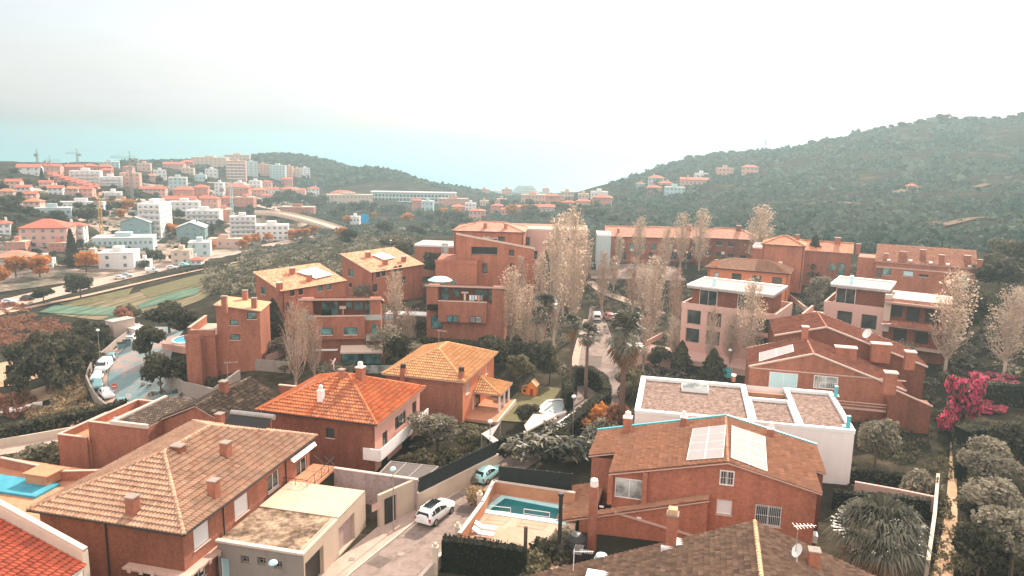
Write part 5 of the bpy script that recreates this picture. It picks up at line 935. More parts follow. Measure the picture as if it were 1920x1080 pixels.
lt = thing('clothes_airer', 'laundry of pale shirts hung on the brick terrace', 'laundry', tuple(H.world((w * .62, .3, H.h2))), H.rz); b = MB(); b.tube((-1, 0, 1.7), (1.6, 0, 1.7), .02, n=4); b.tube((-1, 0, 0), (-1, 0, 1.7), .02, n=4); b.tube((1.6, 0, 0), (1.6, 0, 1.7), .02, n=4); b.obj('line', M['metal_pole'], lt)
for k, (mt, l_) in enumerate((('trim_white', 1.0), ('shutter_teal', 1.2), ('white', .8), ('salmon', 1.1), ('frame_grey', .9))): b = MB(); x = -.8 + k * .48; b.face([(x, .0, 1.7), (x + .4, .02, 1.7), (x + .38, .1, 1.7 - l_), (x + .03, -.06, 1.7 - l_)]); b.obj('garment', M[mt], lt)
# upper brick house with slanted parapet
H = House('slanted_house', 'tall brick house with slanting roofline and loggia behind the laundry terrace', 16., 10., 12.5, -1, (1002, 464, 14.6), 'B', 2., 0)
H.h = 12.4
for px, py, w_, hh_ in ((959, 474, 1.1, 1.3), (909, 503, 1.0, 2.2), (960, 497, .8, .8)): H.open('F', px, py, w_, hh_, 'win', pane='glass_sky_tint', **W)
H.op['F'].append((*H.wp('F', 908, 463), 5.4, 3.4, 'open', {}))
H.walls(M['brick_orange'], heights=[15.2, 12.5, 10.5, 13.2], depth=1.2); x = H.w; b = MB(); b.face([(-.1, -.1, 15.3), (x + .1, -.1, 12.6), (x + .1, 10.1, 10.6), (-.1, 10.1, 13.3)]); b.face([(-.1, -.1, 14.9), (x + .1, -.1, 12.2), (x + .1, -.1, 12.6), (-.1, -.1, 15.3)]); H.part('roof', b, M['coping'])
q = H.wp('F', 896, 477); b = MB(); b.bx(-3.9, q[0], -3.2, -.002, -2, q[1] - 1.6); b.bx(-3.9, -.003, 0, 8, -2, q[1] - 1.2); bk = H.part('front_block', b, M['brick_orange']); b = MB(); b.bx(-4., q[0] + .1, -3.3, -2.9, q[1] - 1.59, q[1] - .9); b.bx(q[0] - .3, q[0] + .1, -2.9, -.003, q[1] - 1.59, q[1] - .9); H.part('parapet', b, M['brick_orange'], bk)
for u in (-2.4, -.3): b = MB(); b.bx(u - .55, u + .55, -3.26, -3.201, 4.6, 5.9); H.part('window', b, M['glass_sky_tint'])
# orange flat block, small brick house behind
def simple(name, label, at, w, d, rz, hh, zg, wall, roof, wins=(), oh=.3, chim=(), t=.35, corner='B', axis='x', cat='house', group=None, rmat='f_orange', real=False, sides=None, flatm='roof_white', par=.4):
    H = House(name, label, w, d, hh, rz, at, corner, zg, oh, cat, group)
    for o in wins: H.open(o[0], *o[1:5], o[5] if len(o) > 5 else 'win', **{**W, 'pane': 'glass', **(o[6] if len(o) > 6 else {})})
    if roof == 'gable':
        ex = (lambda b, ml: [b.face([(x, 0, hh), (x, H.d, hh), (x, H.d / 2, hh + (H.d / 2) * t)][::sg], 0) for x, sg in ((H.w, 1), (0, -1))]) if axis == 'x' else (lambda b, ml: [b.face([(0, y, hh), (H.w, y, hh), (H.w / 2, y, hh + (H.w / 2) * t)][::sg], 0) for y, sg in ((0, 1), (H.d, -1))])
        H.walls(sides or M[wall], extra=ex); H.gable(t, axis, mat=rmat, real=real, edge='trim_pink')
    elif roof == 'hip': H.walls(sides or M[wall]); H.hip(t, mat=rmat, real=real, edge='trim_pink')
    else: H.walls(sides or M[wall], top=hh); H.flat(hh, par, flatm, 'coping' if flatm != 'roof_white' else 'trim_white')
    if roof != 'flat': H.gutter('F', [('F', H.w - .25), ('F', .3)])
    b = MB(); b.bx(H.w * .42, H.w * .42 + .8, -.42, -.003, hh * .45, hh * .45 + .6); H.part('air_conditioner', b, M['trim_white'])
    for c in chim: H.chimney(*c[:2], c[2] if len(c) > 2 else .8, c[3] if len(c) > 3 else 1., c[4] if len(c) > 4 else wall, 'slab')
    return H
PA = dict(pane='glass_pale', frame='trim_white'); SH = dict(frame='trim_white')
simple('flat_roofed_house', 'low brick house with white flat roof beyond the round tree', (872, 462, 10.), 13., 9., -8, 7.5, 2.5, 'brick_orange', 'flat', [('F', 834, 466, 1.8, 2.6, 'win', PA), ('F', 800, 480, 1.2, 1., 'win', PA)], 0)
simple('orange_block', 'salmon roofed brick house with window bays behind the slanted house', (985, 436, 15.5), 17., 12., -4, 13., 2.5, 'brick_orange', 'hip', [('F', 912, 449, 1.6, 1.4, 'win', PA), ('F', 940, 449, 1.6, 1.4)], .4, [(948, 428), (910, 427)], .28, rmat='f_salmon')
simple('pale_block', 'pale flat roofed block half hidden by bare poplars', (1102, 432, 15.), 26., 12., -3, 12., 3., 'pink_render', 'flat', [('F', 985, 452, 2.2, 2.), ('F', 1060, 452, 2., 2.), ('F', 1085, 455, 2., 2.), ('F', 1030, 455, 2., 2.), ('F', 1000, 478, 2., 2.), ('F', 1062, 480, 2., 2.)], 0, flatm='roof_beige')
for k, (px, at, wd, rz, lab) in enumerate(((1195, (1248, 446, 11.2), 16.2, -3, 'brick terrace house with salmon gable roof nearest the parking area'), (1290, (1328, 448, 11.2), 15.5, -8, 'brick terrace house with tiled roof hidden among tall poplars'))):
    simple('brick_terrace', lab, at, wd, 11., rz, 7., 4.2, 'brick', 'gable', [('F', px - 42 + 84 * (j + .5) / 4, 462 + (j % 2), 1.5, 1.7, 'win', {'pane': 'glass_sky_tint'}) for j in range(4)] + [('F', px - 42 + 84 * (j + .5) / 3, 480, 1.8, 2.) for j in range(3)], .4, [(px + 2, 432, 1.2, 1.4), (px - 36, 436, .6, 1.)], .42, rmat='f_salmon')
b = None; H = simple('brick_terrace', 'darker brick terrace house with four white shuttered windows', (1428, 452, 12.), 17., 11., -14, 7.6, 4.6, 'brick_dark', 'hip', [('F', px, py, 1.5, 1.2, 'shut') for px, py in ((1349, 456), (1371, 458), (1327, 474), (1348, 477), (1370, 480), (1393, 483))], .4, [(1385, 432, 1.2, 1.2)], .4, rmat='f_salmon')
simple('pale_house', 'pale blue grey house behind the salmon terrace roof', (1146, 440, 13.), 3.5, 8., -4, 9., 4., 'teal_render', 'flat', [], 0)
simple('orange_house', 'bright orange house with hipped roof and three white shutters', (1483, 515, 10.5), 17., 9.5, -24, 6.6, 4., 'orange_render', 'hip', [('F', 1381, 519, 1.9, 1.4, 'shut'), ('F', 1419, 523, 1.9, 1.4, 'shut'), ('F', 1457, 526, 1.9, 1.4, 'shut'), ('F', 1343, 520, 1., 2.2, 'win', {'pane': 'glass_pale'})], .45, [(1343, 499, .6, 1.3)], .36, rmat='t_brown', real=True)
# modern pinkish blocks
def modern(label, at, w, d, rz, zg, hb, wins, side_w, roofx, terr=None):
    H = House('modern_block', label, w, d, hb, rz, at, 'B', zg, 0, 'apartment block')
    for px, py in wins: H.open('F', px, py, 2.3, 2.4, 'win', frame='frame_grey', mull=0, sill=False)
    for u, z in side_w: H.open('R', u, z, .7, 2., 'win', pix=False, frame='frame_dark', mull=0, sill=False)
    H.walls(M['pink_render'], depth=.3, top=hb); H.flat(hb, .9, 'terracotta', 'pink_render', .22)
    x0, x1 = roofx; b = MB(); b.bx(x0, x1, 2.2, d - 1.2, hb - .9, hb + 2.35); H.part('penthouse', b, M['brick_dark']); b = MB(); b.bx(x0 - .7, x1 + .7, 1.3, d - .8, hb + 2.351, hb + 2.7); rf = H.part('penthouse_roof', b, M['roof_grey']); b = MB(); b.bx(x0 - .75, x1 + .75, 1.25, 1.6, hb + 2.701, hb + 2.95); b.bx(x0 - .75, x1 + .75, d - 1.1, d - .75, hb + 2.701, hb + 2.95); b.bx(x0 - .75, x0 - .4, 1.6, d - 1.1, hb + 2.701, hb + 2.95); b.bx(x1 + .4, x1 + .75, 1.6, d - 1.1, hb + 2.701, hb + 2.95); H.part('roof_edge', b, M['trim_white'], rf)
    n = 2 if x1 - x0 > 9 else 1
    for k in range(n):
        c = x0 + (x1 - x0) * (.22 + .5 * k); b = MB(); b.bx(c - 1.5, c + 1.5, 2.1, 2.198, hb - .88, hb + 2.2); o = H.part('terrace_window', b, M['trim_white']); b = MB(); b.bx(c - 1.4, c - .04, 2.05, 2.098, hb - .8, hb + 2.1); b.bx(c + .04, c + 1.4, 2.05, 2.098, hb - .8, hb + 2.1); H.part('pane', b, M['glass'], o)
        b = MB(); b.bx(c + 2., c + 3.9, 3., 5., hb + 2.72, hb + 2.95); H.part('skylight', b, M['trim_white'], rf)
        b = MB(); b.bx(c + .2, c + .75, 3, 3.6, hb + 2.7, hb + 4.2); H.part('chimney', b, M['shutter_teal'], rf)
    return H
H = modern('pinkish modern block with six big windows beside the bare poplars', (1455, 590, 9.9), 15.2, 11.5, -32, 1.8, 8.1, [(1301, 595), (1339, 600), (1432, 611), (1298, 629), (1336, 634), (1429, 646)], [(3., 6), (5, 6), (3., 3), (5., 3), (8, 3)], (.9, 13.6))
b = MB(); b.bx(-5.5, 18, -6.2, -.002, -2.8, .1); b.bx(-5.6, 18.1, -6.3, -6., .101, .35); b.bx(-5.6, -5.3, -6, 6, .101, .9); tr = H.part('terrace', b, M['pink_render']); b = MB(); b.bx(2, 9.5, -6.26, -6.201, -2.7, -.5); H.part('garage_opening', b, M['frame_dark'], tr)
H = modern('pinkish modern block with two big windows left of the dark balconies', (1659, 577, 10.9), 9., 11., -32, 2.2, 8.6, [(1583, 597), (1629, 604), (1628, 637)], [(3, 6)], (1.2, 8.6))
b = MB(); b.bx(-3.2, -.002, -.5, 8., -2, 5.2); b.bx(-3.3, -3.0, -.6, 8, 5.2, 6.2); b.bx(-6., -3.21, 1., 3, -2, 3.6); H.part('stair_block', b, M['pink_render'])
x = H.w; b = MB(); b.bx(x + .002, x + 9., .6, 10.5, -3, 9.6); dk = H.part('wall', b, M['brick_dark']); b = MB()
for z in (3.0, 6.2): b.bx(x + .0, x + 9.2, -.9, .595, z - .25, z)
b.bx(x, x + 9.4, -1.1, 10.6, 9.601, 9.95); H.part('slab', b, M['trim_pink'], dk)
for z in (6.9, 10.4):
    pl = [(x, -1.2, z - .65), (x + 9.3, -1.2, z - .65), (x + 9.3, -.1, z), (x, -.1, z)]; b = MB(); b.face(pl, uv=tile_uv(pl)); b.face([(x + 9.3, -1.2, z - .65), (x + 9.3, -.1, z - .65), (x + 9.3, -.1, z)]); H.part('tiled_apron', b, M['f_redbrown'], dk)
for u, z0, z1 in ((1.6, 7.4, 9.2), (4., 7.0, 9.2), (6.6, 7., 9.2), (2.5, 3.6, 5.4), (5.6, 3.6, 5.4)): b = MB(); b.bx(x + u - .9, x + u + .9, .52, .597, z0, z1); H.part('window', b, M['frame_dark'], dk)
b = MB(); b.bx(x - .1, x + .9, -.4, .594, 5., 10.9); H.part('pillar', b, M['sand'], dk)
# row houses on the right
H = House('row_house', 'long brick row house with corrugated orange roof and many chimneys', 18., 8., 6.6, -27, (1833, 504, 13.4), 'B', 6.8, .3, 'house')
for px, py, w_, hh_, kw in ((1663, 508, 1.6, 1.7, T), (1703, 513, 1.9, 1.1, dict(pane='shutter_teal')), (1732, 517, 1.7, .5, {}), (1806, 533, 2., 3.2, T), (1648, 512, 1., 2., {})): H.open('F', px, py, w_, hh_, 'win', **{**W, **kw})
H.walls(M['brick_orange'], heights=[6.6, 6.6, 9.2, 9.2]); H.shed(.33, 'K', mat='f_orange', real=True, edge='trim_pink')
for px, py, w_ in ((1661, 484, .9), (1688, 480, .7), (1696, 481, .8), (1730, 477, 1.1), (1765, 487, 1.), (1813, 488, 1.2), (1837, 496, .8)): H.chimney(px, py, w_, .9, 'brick', 'slab')
for px, py in ((1666, 492), (1707, 493), (1745, 497), (1777, 500), (1818, 504)): q, n = H.rp(px, py - 3); b = MB(); b.bx(q[0] - .3, q[0] + .3, q[1] - .2, q[1] + .4, q[2] - .1, q[2] + .3); H.part('roof_vent', b, M['trim_white'])
b = MB(); b.bx(0, H.w, -.08, -.003, 5.3, 5.55); H.part('band', b, M['trim_pink']); b = MB(); b.bx(-3.5, -.002, 1, 7, -2, 7.); H.part('side_wall', b, M['brick_orange'])
H = House('row_house', 'brick row house with round teal window and orange gable roof', 13.5, 9., 6.4, -24, (1600, 475, 13.5), 'B', 7.1, .3, 'house')
H.open('F', 1577, 505, 1.5, 2.6, 'win', pane='glass_sky_tint', **W)
H.walls(M['brick'], extra=lambda b, ml: [b.face([(x, 0, 6.4), (x, H.d, 6.4), (x, H.d / 2, 6.4 + H.d / 2 * .38)][::sg], 0) for x, sg in ((H.w, 1), (0, -1))]); H.gable(.38, 'x', mat='f_orange', real=False, edge='trim_pink')
q = H.wp('F', 1560, 502); b = MB(); b.lathe((0, 0, 0), [(0, .06), (.75, .06), (.8, 0)], 8); o = H.part('round_window', b, M['glass_sky_tint']); o.location = (q[0], -.01, q[1]); o.rotation_euler = (R(90), 0, 0)
for px, py, w_ in ((1570, 456, 1.2), (1609, 468, .9)): H.chimney(px, py, w_, 1.2, 'brick')
simple('row_house', 'lower brick house with pale flat roof left of the round window house', (1480, 462, 13.5), 8., 8., -22, 6., 7., 'brick', 'flat', [('F', 1462, 478, 1.2, 1.2)], 0)
simple('row_house', 'small orange hipped house behind the low flat roofed one', (1512, 458, 16.), 9., 8., -22, 7.5, 8., 'brick_orange', 'hip', [], .3, [(1495, 449)], .4)
# staggered brick house with white shutters, right
H = House('staggered_house', 'staggered brick house with white loft shutters and red roofs', 19., 9.5, 6.6, -14.5, (1404, 687, 7.2), 'A', .6, .15)
xr = float(H.lp(1523, 661, 8.8)[0]); hr = 9.0; tl = (hr - 6.6) / (xr + .15); tr = .34; zl = lambda x: hr - (xr - x) * tl; zr = lambda x: hr - (x - xr) * tr; w = H.w
H.open('F', 1468, 719, 3.5, 2.9, 'flat', pane='shutter_teal', frame='trim_white', mull=1, sill=False); H.open('F', 1548, 717, 2.9, 1.7, 'flat', pane='glass_pale', frame='trim_white', bars=12)
H.walls({'F': M['brick'], 'R': M['brick_dark'], 'K': M['brick_dark'], 'L': M['brick']}, top=3.0)  # right wall's shade is put into its darker brick colour
b = MB(); 
for y, sg in ((.0, 1), (H.d, -1)):
    pts = [(0, y, 3.0), (w, y, 3.0), (w, y, zr(w) - .1), (xr, y, hr - .1), (0, y, zl(0) - .1)][::sg]
    if sg < 0: b.face(pts)
b.face([(0, H.d, 3), (0, 0, 3), (0, 0, zl(0) - .1), (0, H.d, zl(0) - .1)]); b.face([(w, 0, 3), (w, H.d, 3), (w, H.d, zr(w) - .1), (w, 0, zr(w) - .1)]); H.part('upper_wall', b, M['brick'])
b = MB(); b.face([(0, -.001, 3.0), (w, -.001, 3.0), (w, -.001, zr(w) - .1), (xr, -.001, hr - .1), (0, -.001, zl(0) - .1)])
H.part('gable_wall', b, M['brick'])
vg = [((-.15, -.15, zl(-.15)), (xr, -.15, hr)), ((xr, -.15, hr), (w + .15, -.15, zr(w + .15)))]
y1 = H.d; pls = [[(-.15, -.15, zl(-.15)), (xr, -.15, hr), (xr, y1, hr), (-.15, y1, zl(-.15))], [(xr, -.15, hr), (w + .15, -.15, zr(w + .15)), (w + .15, y1, zr(w + .15)), (xr, y1, hr)]]
H.roof(pls, [(pls[0][1], pls[0][2])], mat='f_redbrown', real=True, edge='trim_pink', verge=vg + [((-.15, y1, zl(-.15)), (xr, y1, hr))])
s2 = 1.6; w2a, w2b = 3.5, w + 4.5; x2 = xr + 2.6; h2 = hr + s2; z2l = lambda x: h2 - (x2 - x) * .26; z2r = lambda x: h2 - (x - x2) * .34; ya, yb = y1 + .01, y1 + 10
b = MB()
for y, sg in ((ya, 1), (yb, -1)): b.face([(w2a, y, -2), (w2b, y, -2), (w2b, y, z2r(w2b) - .1), (x2, y, h2 - .1), (w2a, y, z2l(w2a) - .1)][::sg])
b.face([(w2b, ya, -2), (w2b, yb, -2), (w2b, yb, z2r(w2b) - .1), (w2b, ya, z2r(w2b) - .1)]); b.face([(w2a, yb, -2), (w2a, ya, -2), (w2a, ya, z2l(w2a) - .1), (w2a, yb, z2l(w2a) - .1)]); H.part('rear_wall', b, M['brick_dark'])
pl2 = [[(w2a, ya - .2, z2l(w2a)), (x2, ya - .2, h2), (x2, yb, h2), (w2a, yb, z2l(w2a))], [(x2, ya - .2, h2), (w2b + .2, ya - .2, z2r(w2b + .2)), (w2b + .2, yb, z2r(w2b + .2)), (x2, yb, h2)]]
H.roof(pl2, [(pl2[0][1], pl2[0][2])], mat='f_redbrown', real=True, edge='trim_pink', name='rear_roof', verge=[((w2a, ya - .2, z2l(w2a)), (x2, ya - .2, h2)), ((x2, ya - .2, h2), (w2b + .2, ya - .2, z2r(w2b + .2))), ((x2, yb, h2), (w2b + .2, yb, z2r(w2b + .2)))])
H.panels([((1424, 680), (1489, 661), (1487, 648), (1424, 664))], 2, 1, 'panel', .2)
for px, py, w_, hh_, d_ in ((1508, 637, .8, 1.8, .8), (1577, 648, .8, 1.6, .8), (1584, 672, 2.6, 1.5, 1.1), (1650, 665, 2.4, 1.5, 1.1), (1668, 722, 1.3, 1.5, 1.), (1705, 678, 1.2, 1.3, 1.)): H.chimney(px, py, w_, hh_, 'brick_orange', 'wide', d=d_)
q = H.rp(1625, 640)[0]; H.dish((q[0], q[1], q[2] + 1.1), .75, R(-150)); H.antenna(tuple(H.rp(1652, 640)[0]), 2.6, R(20), 7)
b = MB(); b.bx(w - 2.2, w + 2.6, -2.2, -.002, -2, 4.2); b.face([(w - 2.2, -2.2, 4.2), (w + 2.6, -2.2, 4.2), (w - 2.2, -2.2, 6.)]); H.part('wing_wall', b, M['brick_dark']); b = MB(); b.tube((w - 2.3, -2.2, 6.05), (w + 2.7, -2.2, 4.15), .13, n=4, smooth=False); b.bx(9.5, w - 2.25, -1.6, -1.3, 2.6, 2.8); b.bx(9.5, w - 2.25, -1.6, -1.45, 3.5, 3.58); b.bx(9.5, w - 2.25, -1.6, -1.45, 3.15, 3.22); H.part('balcony_rail', b, M['trim_pink'])
b = MB(); b.bx(0, w, -.07, -.003, 6.35, 6.5); b.bx(8.4, 8.55, -.07, -.003, 1, 6.3); H.part('band', b, M['trim_pink'])
# ------------------------------------------------------------------ plants
def quads(C, size, nrm=None, spread=1., aspect=1.6):
    """leaf quads round centres C; size scalar or array"""
    n = len(C); a = rng.normal(size=(n, 3)); a /= np.linalg.norm(a, axis=1)[:, None] + 1e-9
    if nrm is not None: a = a * spread + nrm * (1.2 - .5 * spread); a /= np.linalg.norm(a, axis=1)[:, None] + 1e-9
    t = rng.normal(size=(n, 3)); b = np.cross(a, t); b /= np.linalg.norm(b, axis=1)[:, None] + 1e-9; c = np.cross(a, b)
    s = (np.broadcast_to(size, (n,)) * rng.uniform(.4, 1.55, n))[:, None] * .5
    V = np.stack([C - b * s * aspect, C - c * s, C + b * s * aspect, C + c * s], 1).reshape(-1, 3)
    return V, np.arange(4 * n).reshape(n, 4)
def blob_pts(blobs, n, lo=.5, top=0.):
    B = np.array(blobs, float); wgt = (B[:, 3] * B[:, 4] * B[:, 5]) ** (2 / 3); k = rng.choice(len(B), n, p=wgt / wgt.sum()); d = rng.normal(size=(n, 3)); d /= np.linalg.norm(d, axis=1)[:, None]
    if top: d[:, 2] = np.where(rng.random(n) < top, np.abs(d[:, 2]), d[:, 2])
    r = lo + (1 - lo) * rng.random(n) ** .5; lump = 1 + .13 * np.sin(d[:, 0] * 5 + k) * np.cos(d[:, 1] * 5 + 2 * k)
    return B[k, :3] + d * B[k, 3:] * (r * lump)[:, None], d, k
def tint(C, k=None, f=.8, amt=.5):
    ph = rng.uniform(0, 9, 3); v = .5 + .5 * np.sin(C[:, 0] * f + ph[0]) * np.sin(C[:, 1] * f + ph[1]) * np.sin(C[:, 2] * f * 1.2 + ph[2])
    return np.clip(v * amt + rng.random(len(C)) * (1 - amt) + rng.normal(0, .08, len(C)), 0, 1)
def crown_mesh(blobs, n, size, mat, lo=.5, top=0., f=.8, name='crown', aspect=1.6):
    C, d, k = blob_pts(blobs, n, lo, top); V, F = quads(C, size, d, .9, aspect); return np_mesh(name, V, F, mat, attr=tint(C, f=f))
def branch_mesh(segs, mat, name='trunk', n=5):
    b = MB()
    for p, q, r0, r1 in segs: b.tube(p, q, r0, r1, n, caps=False)
    return b.mesh(name, mat)
PROTO = {}
def proto(kind, trunk, crown, cat, H_, W_, name, extra=()):
    r = thing(name, kind, cat, (0, -400, -50)); link('trunk', trunk, r) if trunk else None; link('crown', crown, r)
    for nm, me in extra: link(nm, me, r)
    reg(r); PROTO[kind] = (r, H_, W_); return r
def rand_blobs(n, R_, H0, H1, r, flat=1.):
    out = []
    for k in range(n):
        a = 2 * math.pi * k / n + rng.uniform(-.4, .4); q = R_ * math.sqrt(rng.uniform(.15, 1)); z = rng.uniform(H0, H1); s = r * rng.uniform(.75, 1.2); out.append((q * math.cos(a), q * math.sin(a), z, s, s, s * flat))
    return out
def limbs(Htr, blobs, r0, n=6):
    s = [((0, 0, -.6), (.05, .03, Htr * .55), r0, r0 * .8), ((.05, .03, Htr * .55), (0, 0, Htr), r0 * .8, r0 * .55)]
    for b in blobs[:n]: s.append(((0, 0, Htr * rng.uniform(.7, 1)), (b[0] * .8, b[1] * .8, b[2]), r0 * .42, r0 * .12))
    return s
def round_tree(kind, mat, n=2600, size=.3, H_=6., R_=1.7, r=1.15, trunk=1.6, name='round_tree', cat='tree', bark='bark', lo=.5):
    bl = rand_blobs(10, R_, trunk + r * .8, H_ - r * .8, r, .85) + [(0, 0, H_ - r, r * 1.1, r * 1.1, r * .95)]
    return proto(kind, branch_mesh(limbs(trunk + 1, bl, .16), M[bark]), crown_mesh(bl, n, size, M[mat], lo), cat, H_, 1.7 * (R_ + r), name)
for v in 'ab':
    round_tree('dark' + v, 'l_dark'); round_tree('olive' + v, 'l_olive'); round_tree('grey' + v, 'l_grey', 2800, .24)
    round_tree('orange' + v, 'l_orange', 1500, .42); round_tree('fardark' + v, 'l_scrub', 700, .62); round_tree('farorange' + v, 'l_orange', 600, .62)
round_tree('sparse', 'l_grey', 900, .22, lo=.2); round_tree('rust', 'l_rust', 1500, .3)
def shrub(kind, mat, n, size, R_=1.2, H_=1.5, name='shrub', cat='shrub', aspect=1.6):
    bl = rand_blobs(7, R_ * .7, H_ * .25, H_ * .6, R_ * .48, .8) + [(0, 0, H_ * .55, R_ * .5, R_ * .5, H_ * .45)]
    return proto(kind, None, crown_mesh(bl, n, size, M[mat], .4, .6, 1.6, 'foliage', aspect), cat, H_, 2 * R_, name)
shrub('bush_dark', 'l_dark', 1100, .17); shrub('bush_olive', 'l_olive', 1100, .17); shrub('bush_grey', 'l_grey', 1200, .15); shrub('bush_orange', 'l_orange', 900, .17); shrub('bush_rust', 'l_rust', 900, .17); shrub('bush_straw', 'l_straw', 900, .2, aspect=3.)
# umbrella pine
bl = [(x, y, rng.uniform(2., 5.6) - .045 * (x * x + y * y) + .4, 1.45, 1.45, 1.1) for x, y in [(4. * math.sqrt(rng.random()) * math.cos(a), 4. * math.sqrt(rng.random()) * math.sin(a)) for a in np.linspace(0, 12.4, 34)]]
proto('pine', branch_mesh(limbs(2.6, bl, .3, 12), M['bark']), crown_mesh(bl, 9000, .3, M['l_dark'], .45, .5), 'tree', 7., 10.5, 'umbrella_pine')
# poplars: upswept whips with thin tan leaves
def poplar(kind, mat, nl, spread=1.5, H_=16., leaf=.24, bark='bark_pale'):
    segs = [((0, 0, -.6), (.05, 0, H_ * .5), .2, .13), ((.05, 0, H_ * .5), (.0, .05, H_ * .97), .13, .02)]; C = []
    for k in range(190):
        z0 = H_ * (.1 + .78 * rng.random()); a = rng.uniform(0, 2 * math.pi); ln = (H_ - z0) * rng.uniform(.2, .42) + 1.; sp = spread * rng.uniform(.4, 1) * min(1, (H_ * 1.02 - z0) / 5)
        p0 = np.array([0, 0, z0]); p1 = p0 + np.array([sp * .75 * math.cos(a), sp * .75 * math.sin(a), ln * .45]); p2 = p1 + np.array([sp * .25 * math.cos(a + .3), sp * .25 * math.sin(a + .3), ln * .6])
        segs += [(p0, p1, .04, .025), (p1, p2, .025, .008)]
        for q in range(max(3, int(nl / 120))): t = rng.random() ** .7; b = p0 + (p1 - p0) * t if rng.random() < .35 else p1 + (p2 - p1) * t; C.append(b + rng.normal(0, .2, 3))
    C = np.array(C); V, F = quads(C, leaf); return proto(kind, branch_mesh(segs, M[bark], n=3), np_mesh('crown', V, F, M[mat], attr=tint(C, f=.5)), 'poplar', H_, 2 * spread * 1.15, 'poplar')
poplar('pop_a', 'l_tan', 600, leaf=.165); poplar('pop_b', 'l_tan', 480, 1.9, 15., .165); poplar('pop_c', 'l_tan', 700, 1.3, 17., .165); poplar('pop_bare', 'l_rust', 360, 1.5, 15., .14); poplar('pop_full', 'l_tan', 1000, 2.2, 15., .175)
# cypress and conifers
def cone(kind, mat, H_, r, n, size, name, cat, layers=0, low=.0):
    z = rng.random(n) ** .8; rr = r * (1 - z ** 1.5) ** .8 * (.6 + .4 * rng.random(n) ** .5)
    if layers: rr *= .62 + .38 * np.abs(np.sin(z * layers * math.pi))
    a = rng.uniform(0, 2 * math.pi, n); rr *= 1 + .12 * np.sin(a * 3 + z * 7); C = np.stack([rr * np.cos(a), rr * np.sin(a), low + z * (H_ - low)], 1); d = np.stack([np.cos(a), np.sin(a), np.full(n, .4)], 1); V, F = quads(C, size, d, .8)
    proto(kind, branch_mesh([((0, 0, -.5), (0, 0, H_ * .9), .14, .03)], M['bark']), np_mesh('crown', V, F, M[mat], attr=tint(C, f=.9)), cat, H_, 2 * r, name)
cone('cypress', 'l_dark', 10., 1.1, 2200, .3, 'cypress', 'cypress'); cone('fir', 'l_dark', 7., 2.4, 2400, .32, 'conifer', 'conifer', 0, .6); cone('fir2', 'l_dark', 6., 2.3, 1800, .3, 'conifer', 'conifer', 5, .8)
# palms
def fan_palm(kind, trunkH, nfr, L_, petiole, skirt, name='fan_palm', mat='l_palm', tr=.25, blades=13, droop=.35):
    V, F, tn, V2, F2 = [], [], [], [], []
    def frond(az, el, dry, s=1.):
        base = np.array([0, 0, trunkH]); d = np.array([math.cos(az) * math.cos(el), math.sin(az) * math.cos(el), math.sin(el)]); side = np.array([-math.sin(az), math.cos(az), 0]); up = np.cross(d, side) * -1
        hub = base + d * petiole * s; VV, FF = (V2, F2) if dry else (V, F); t0 = rng.random()
        w = side * .025; i = len(VV); VV += [base - w, base + w, hub + w, hub - w]; FF.append([i, i + 1, i + 2, i + 3]); (tn.append(t0 * .5) if not dry else None)
        for k in range(blades):
            a = (k / (blades - 1) - .5) * 2.5; l_ = L_ * s * (1 - .25 * abs(a) / 1.25) * rng.uniform(.88, 1.08); dd = d * math.cos(a) + side * math.sin(a) + up * .12 * math.cos(k * 2.) ; n_ = np.cross(dd, up); n_ /= np.linalg.norm(n_) + 1e-9
            m_ = hub + dd * l_ * .6 + np.array([0, 0, -droop * .18 * l_]); e = hub + dd * l_ * .92 + np.array([0, 0, -droop * l_ * (.9 if not dry else .5)]); wd = l_ * (.085 if L_ < 1.4 else .045)
            i = len(VV); VV += [hub, m_ - n_ * wd, m_ + n_ * wd, e]; FF.append([i, i + 1, i + 3, i + 2]); (tn.append(min(1, max(0, t0 * .6 + rng.random() * .4))) if not dry else None)
    for k in range(nfr): frond(k * 2.399, rng.uniform(-.35, 1.25) if k > nfr * .25 else rng.uniform(.7, 1.45), False, rng.uniform(.85, 1.1))
    for k in range(skirt): frond(k * 2.399 + .5, rng.uniform(-1.45, -.55), True, rng.uniform(.7, 1))
    segs = []; pz = -.6
    for k in range(12): z = trunkH * (k + 1) / 12; r = tr * (1.35 - .5 * k / 12); segs.append(((0, 0, pz), (0, 0, z), r, r * .9)); pz = z
    ex = [('dry_skirt', np_mesh('dry_skirt', np.array(V2), np.array(F2), M['l_palmdry'], attr=rng.random(len(F2))))] if skirt else []
    proto(kind, branch_mesh(segs, M['bark_palm'], n=8), np_mesh('crown', np.array(V), np.array(F), M[mat], attr=tn), 'palm', trunkH + petiole + L_ * .6, 2 * (petiole + L_ * .8), name, ex)
fan_palm('palm_tall', 10.5, 60, 1.3, 1.05, 26); fan_palm('palm_thin', 8.5, 46, 1.3, 1., 6, tr=.2); fan_palm('palm_big', 8., 74, 1.75, 1.5, 46, tr=.36, blades=15); fan_palm('palm_low', 3.2, 76, 2., 1.8, 40, tr=.34, blades=17, droop=.6)
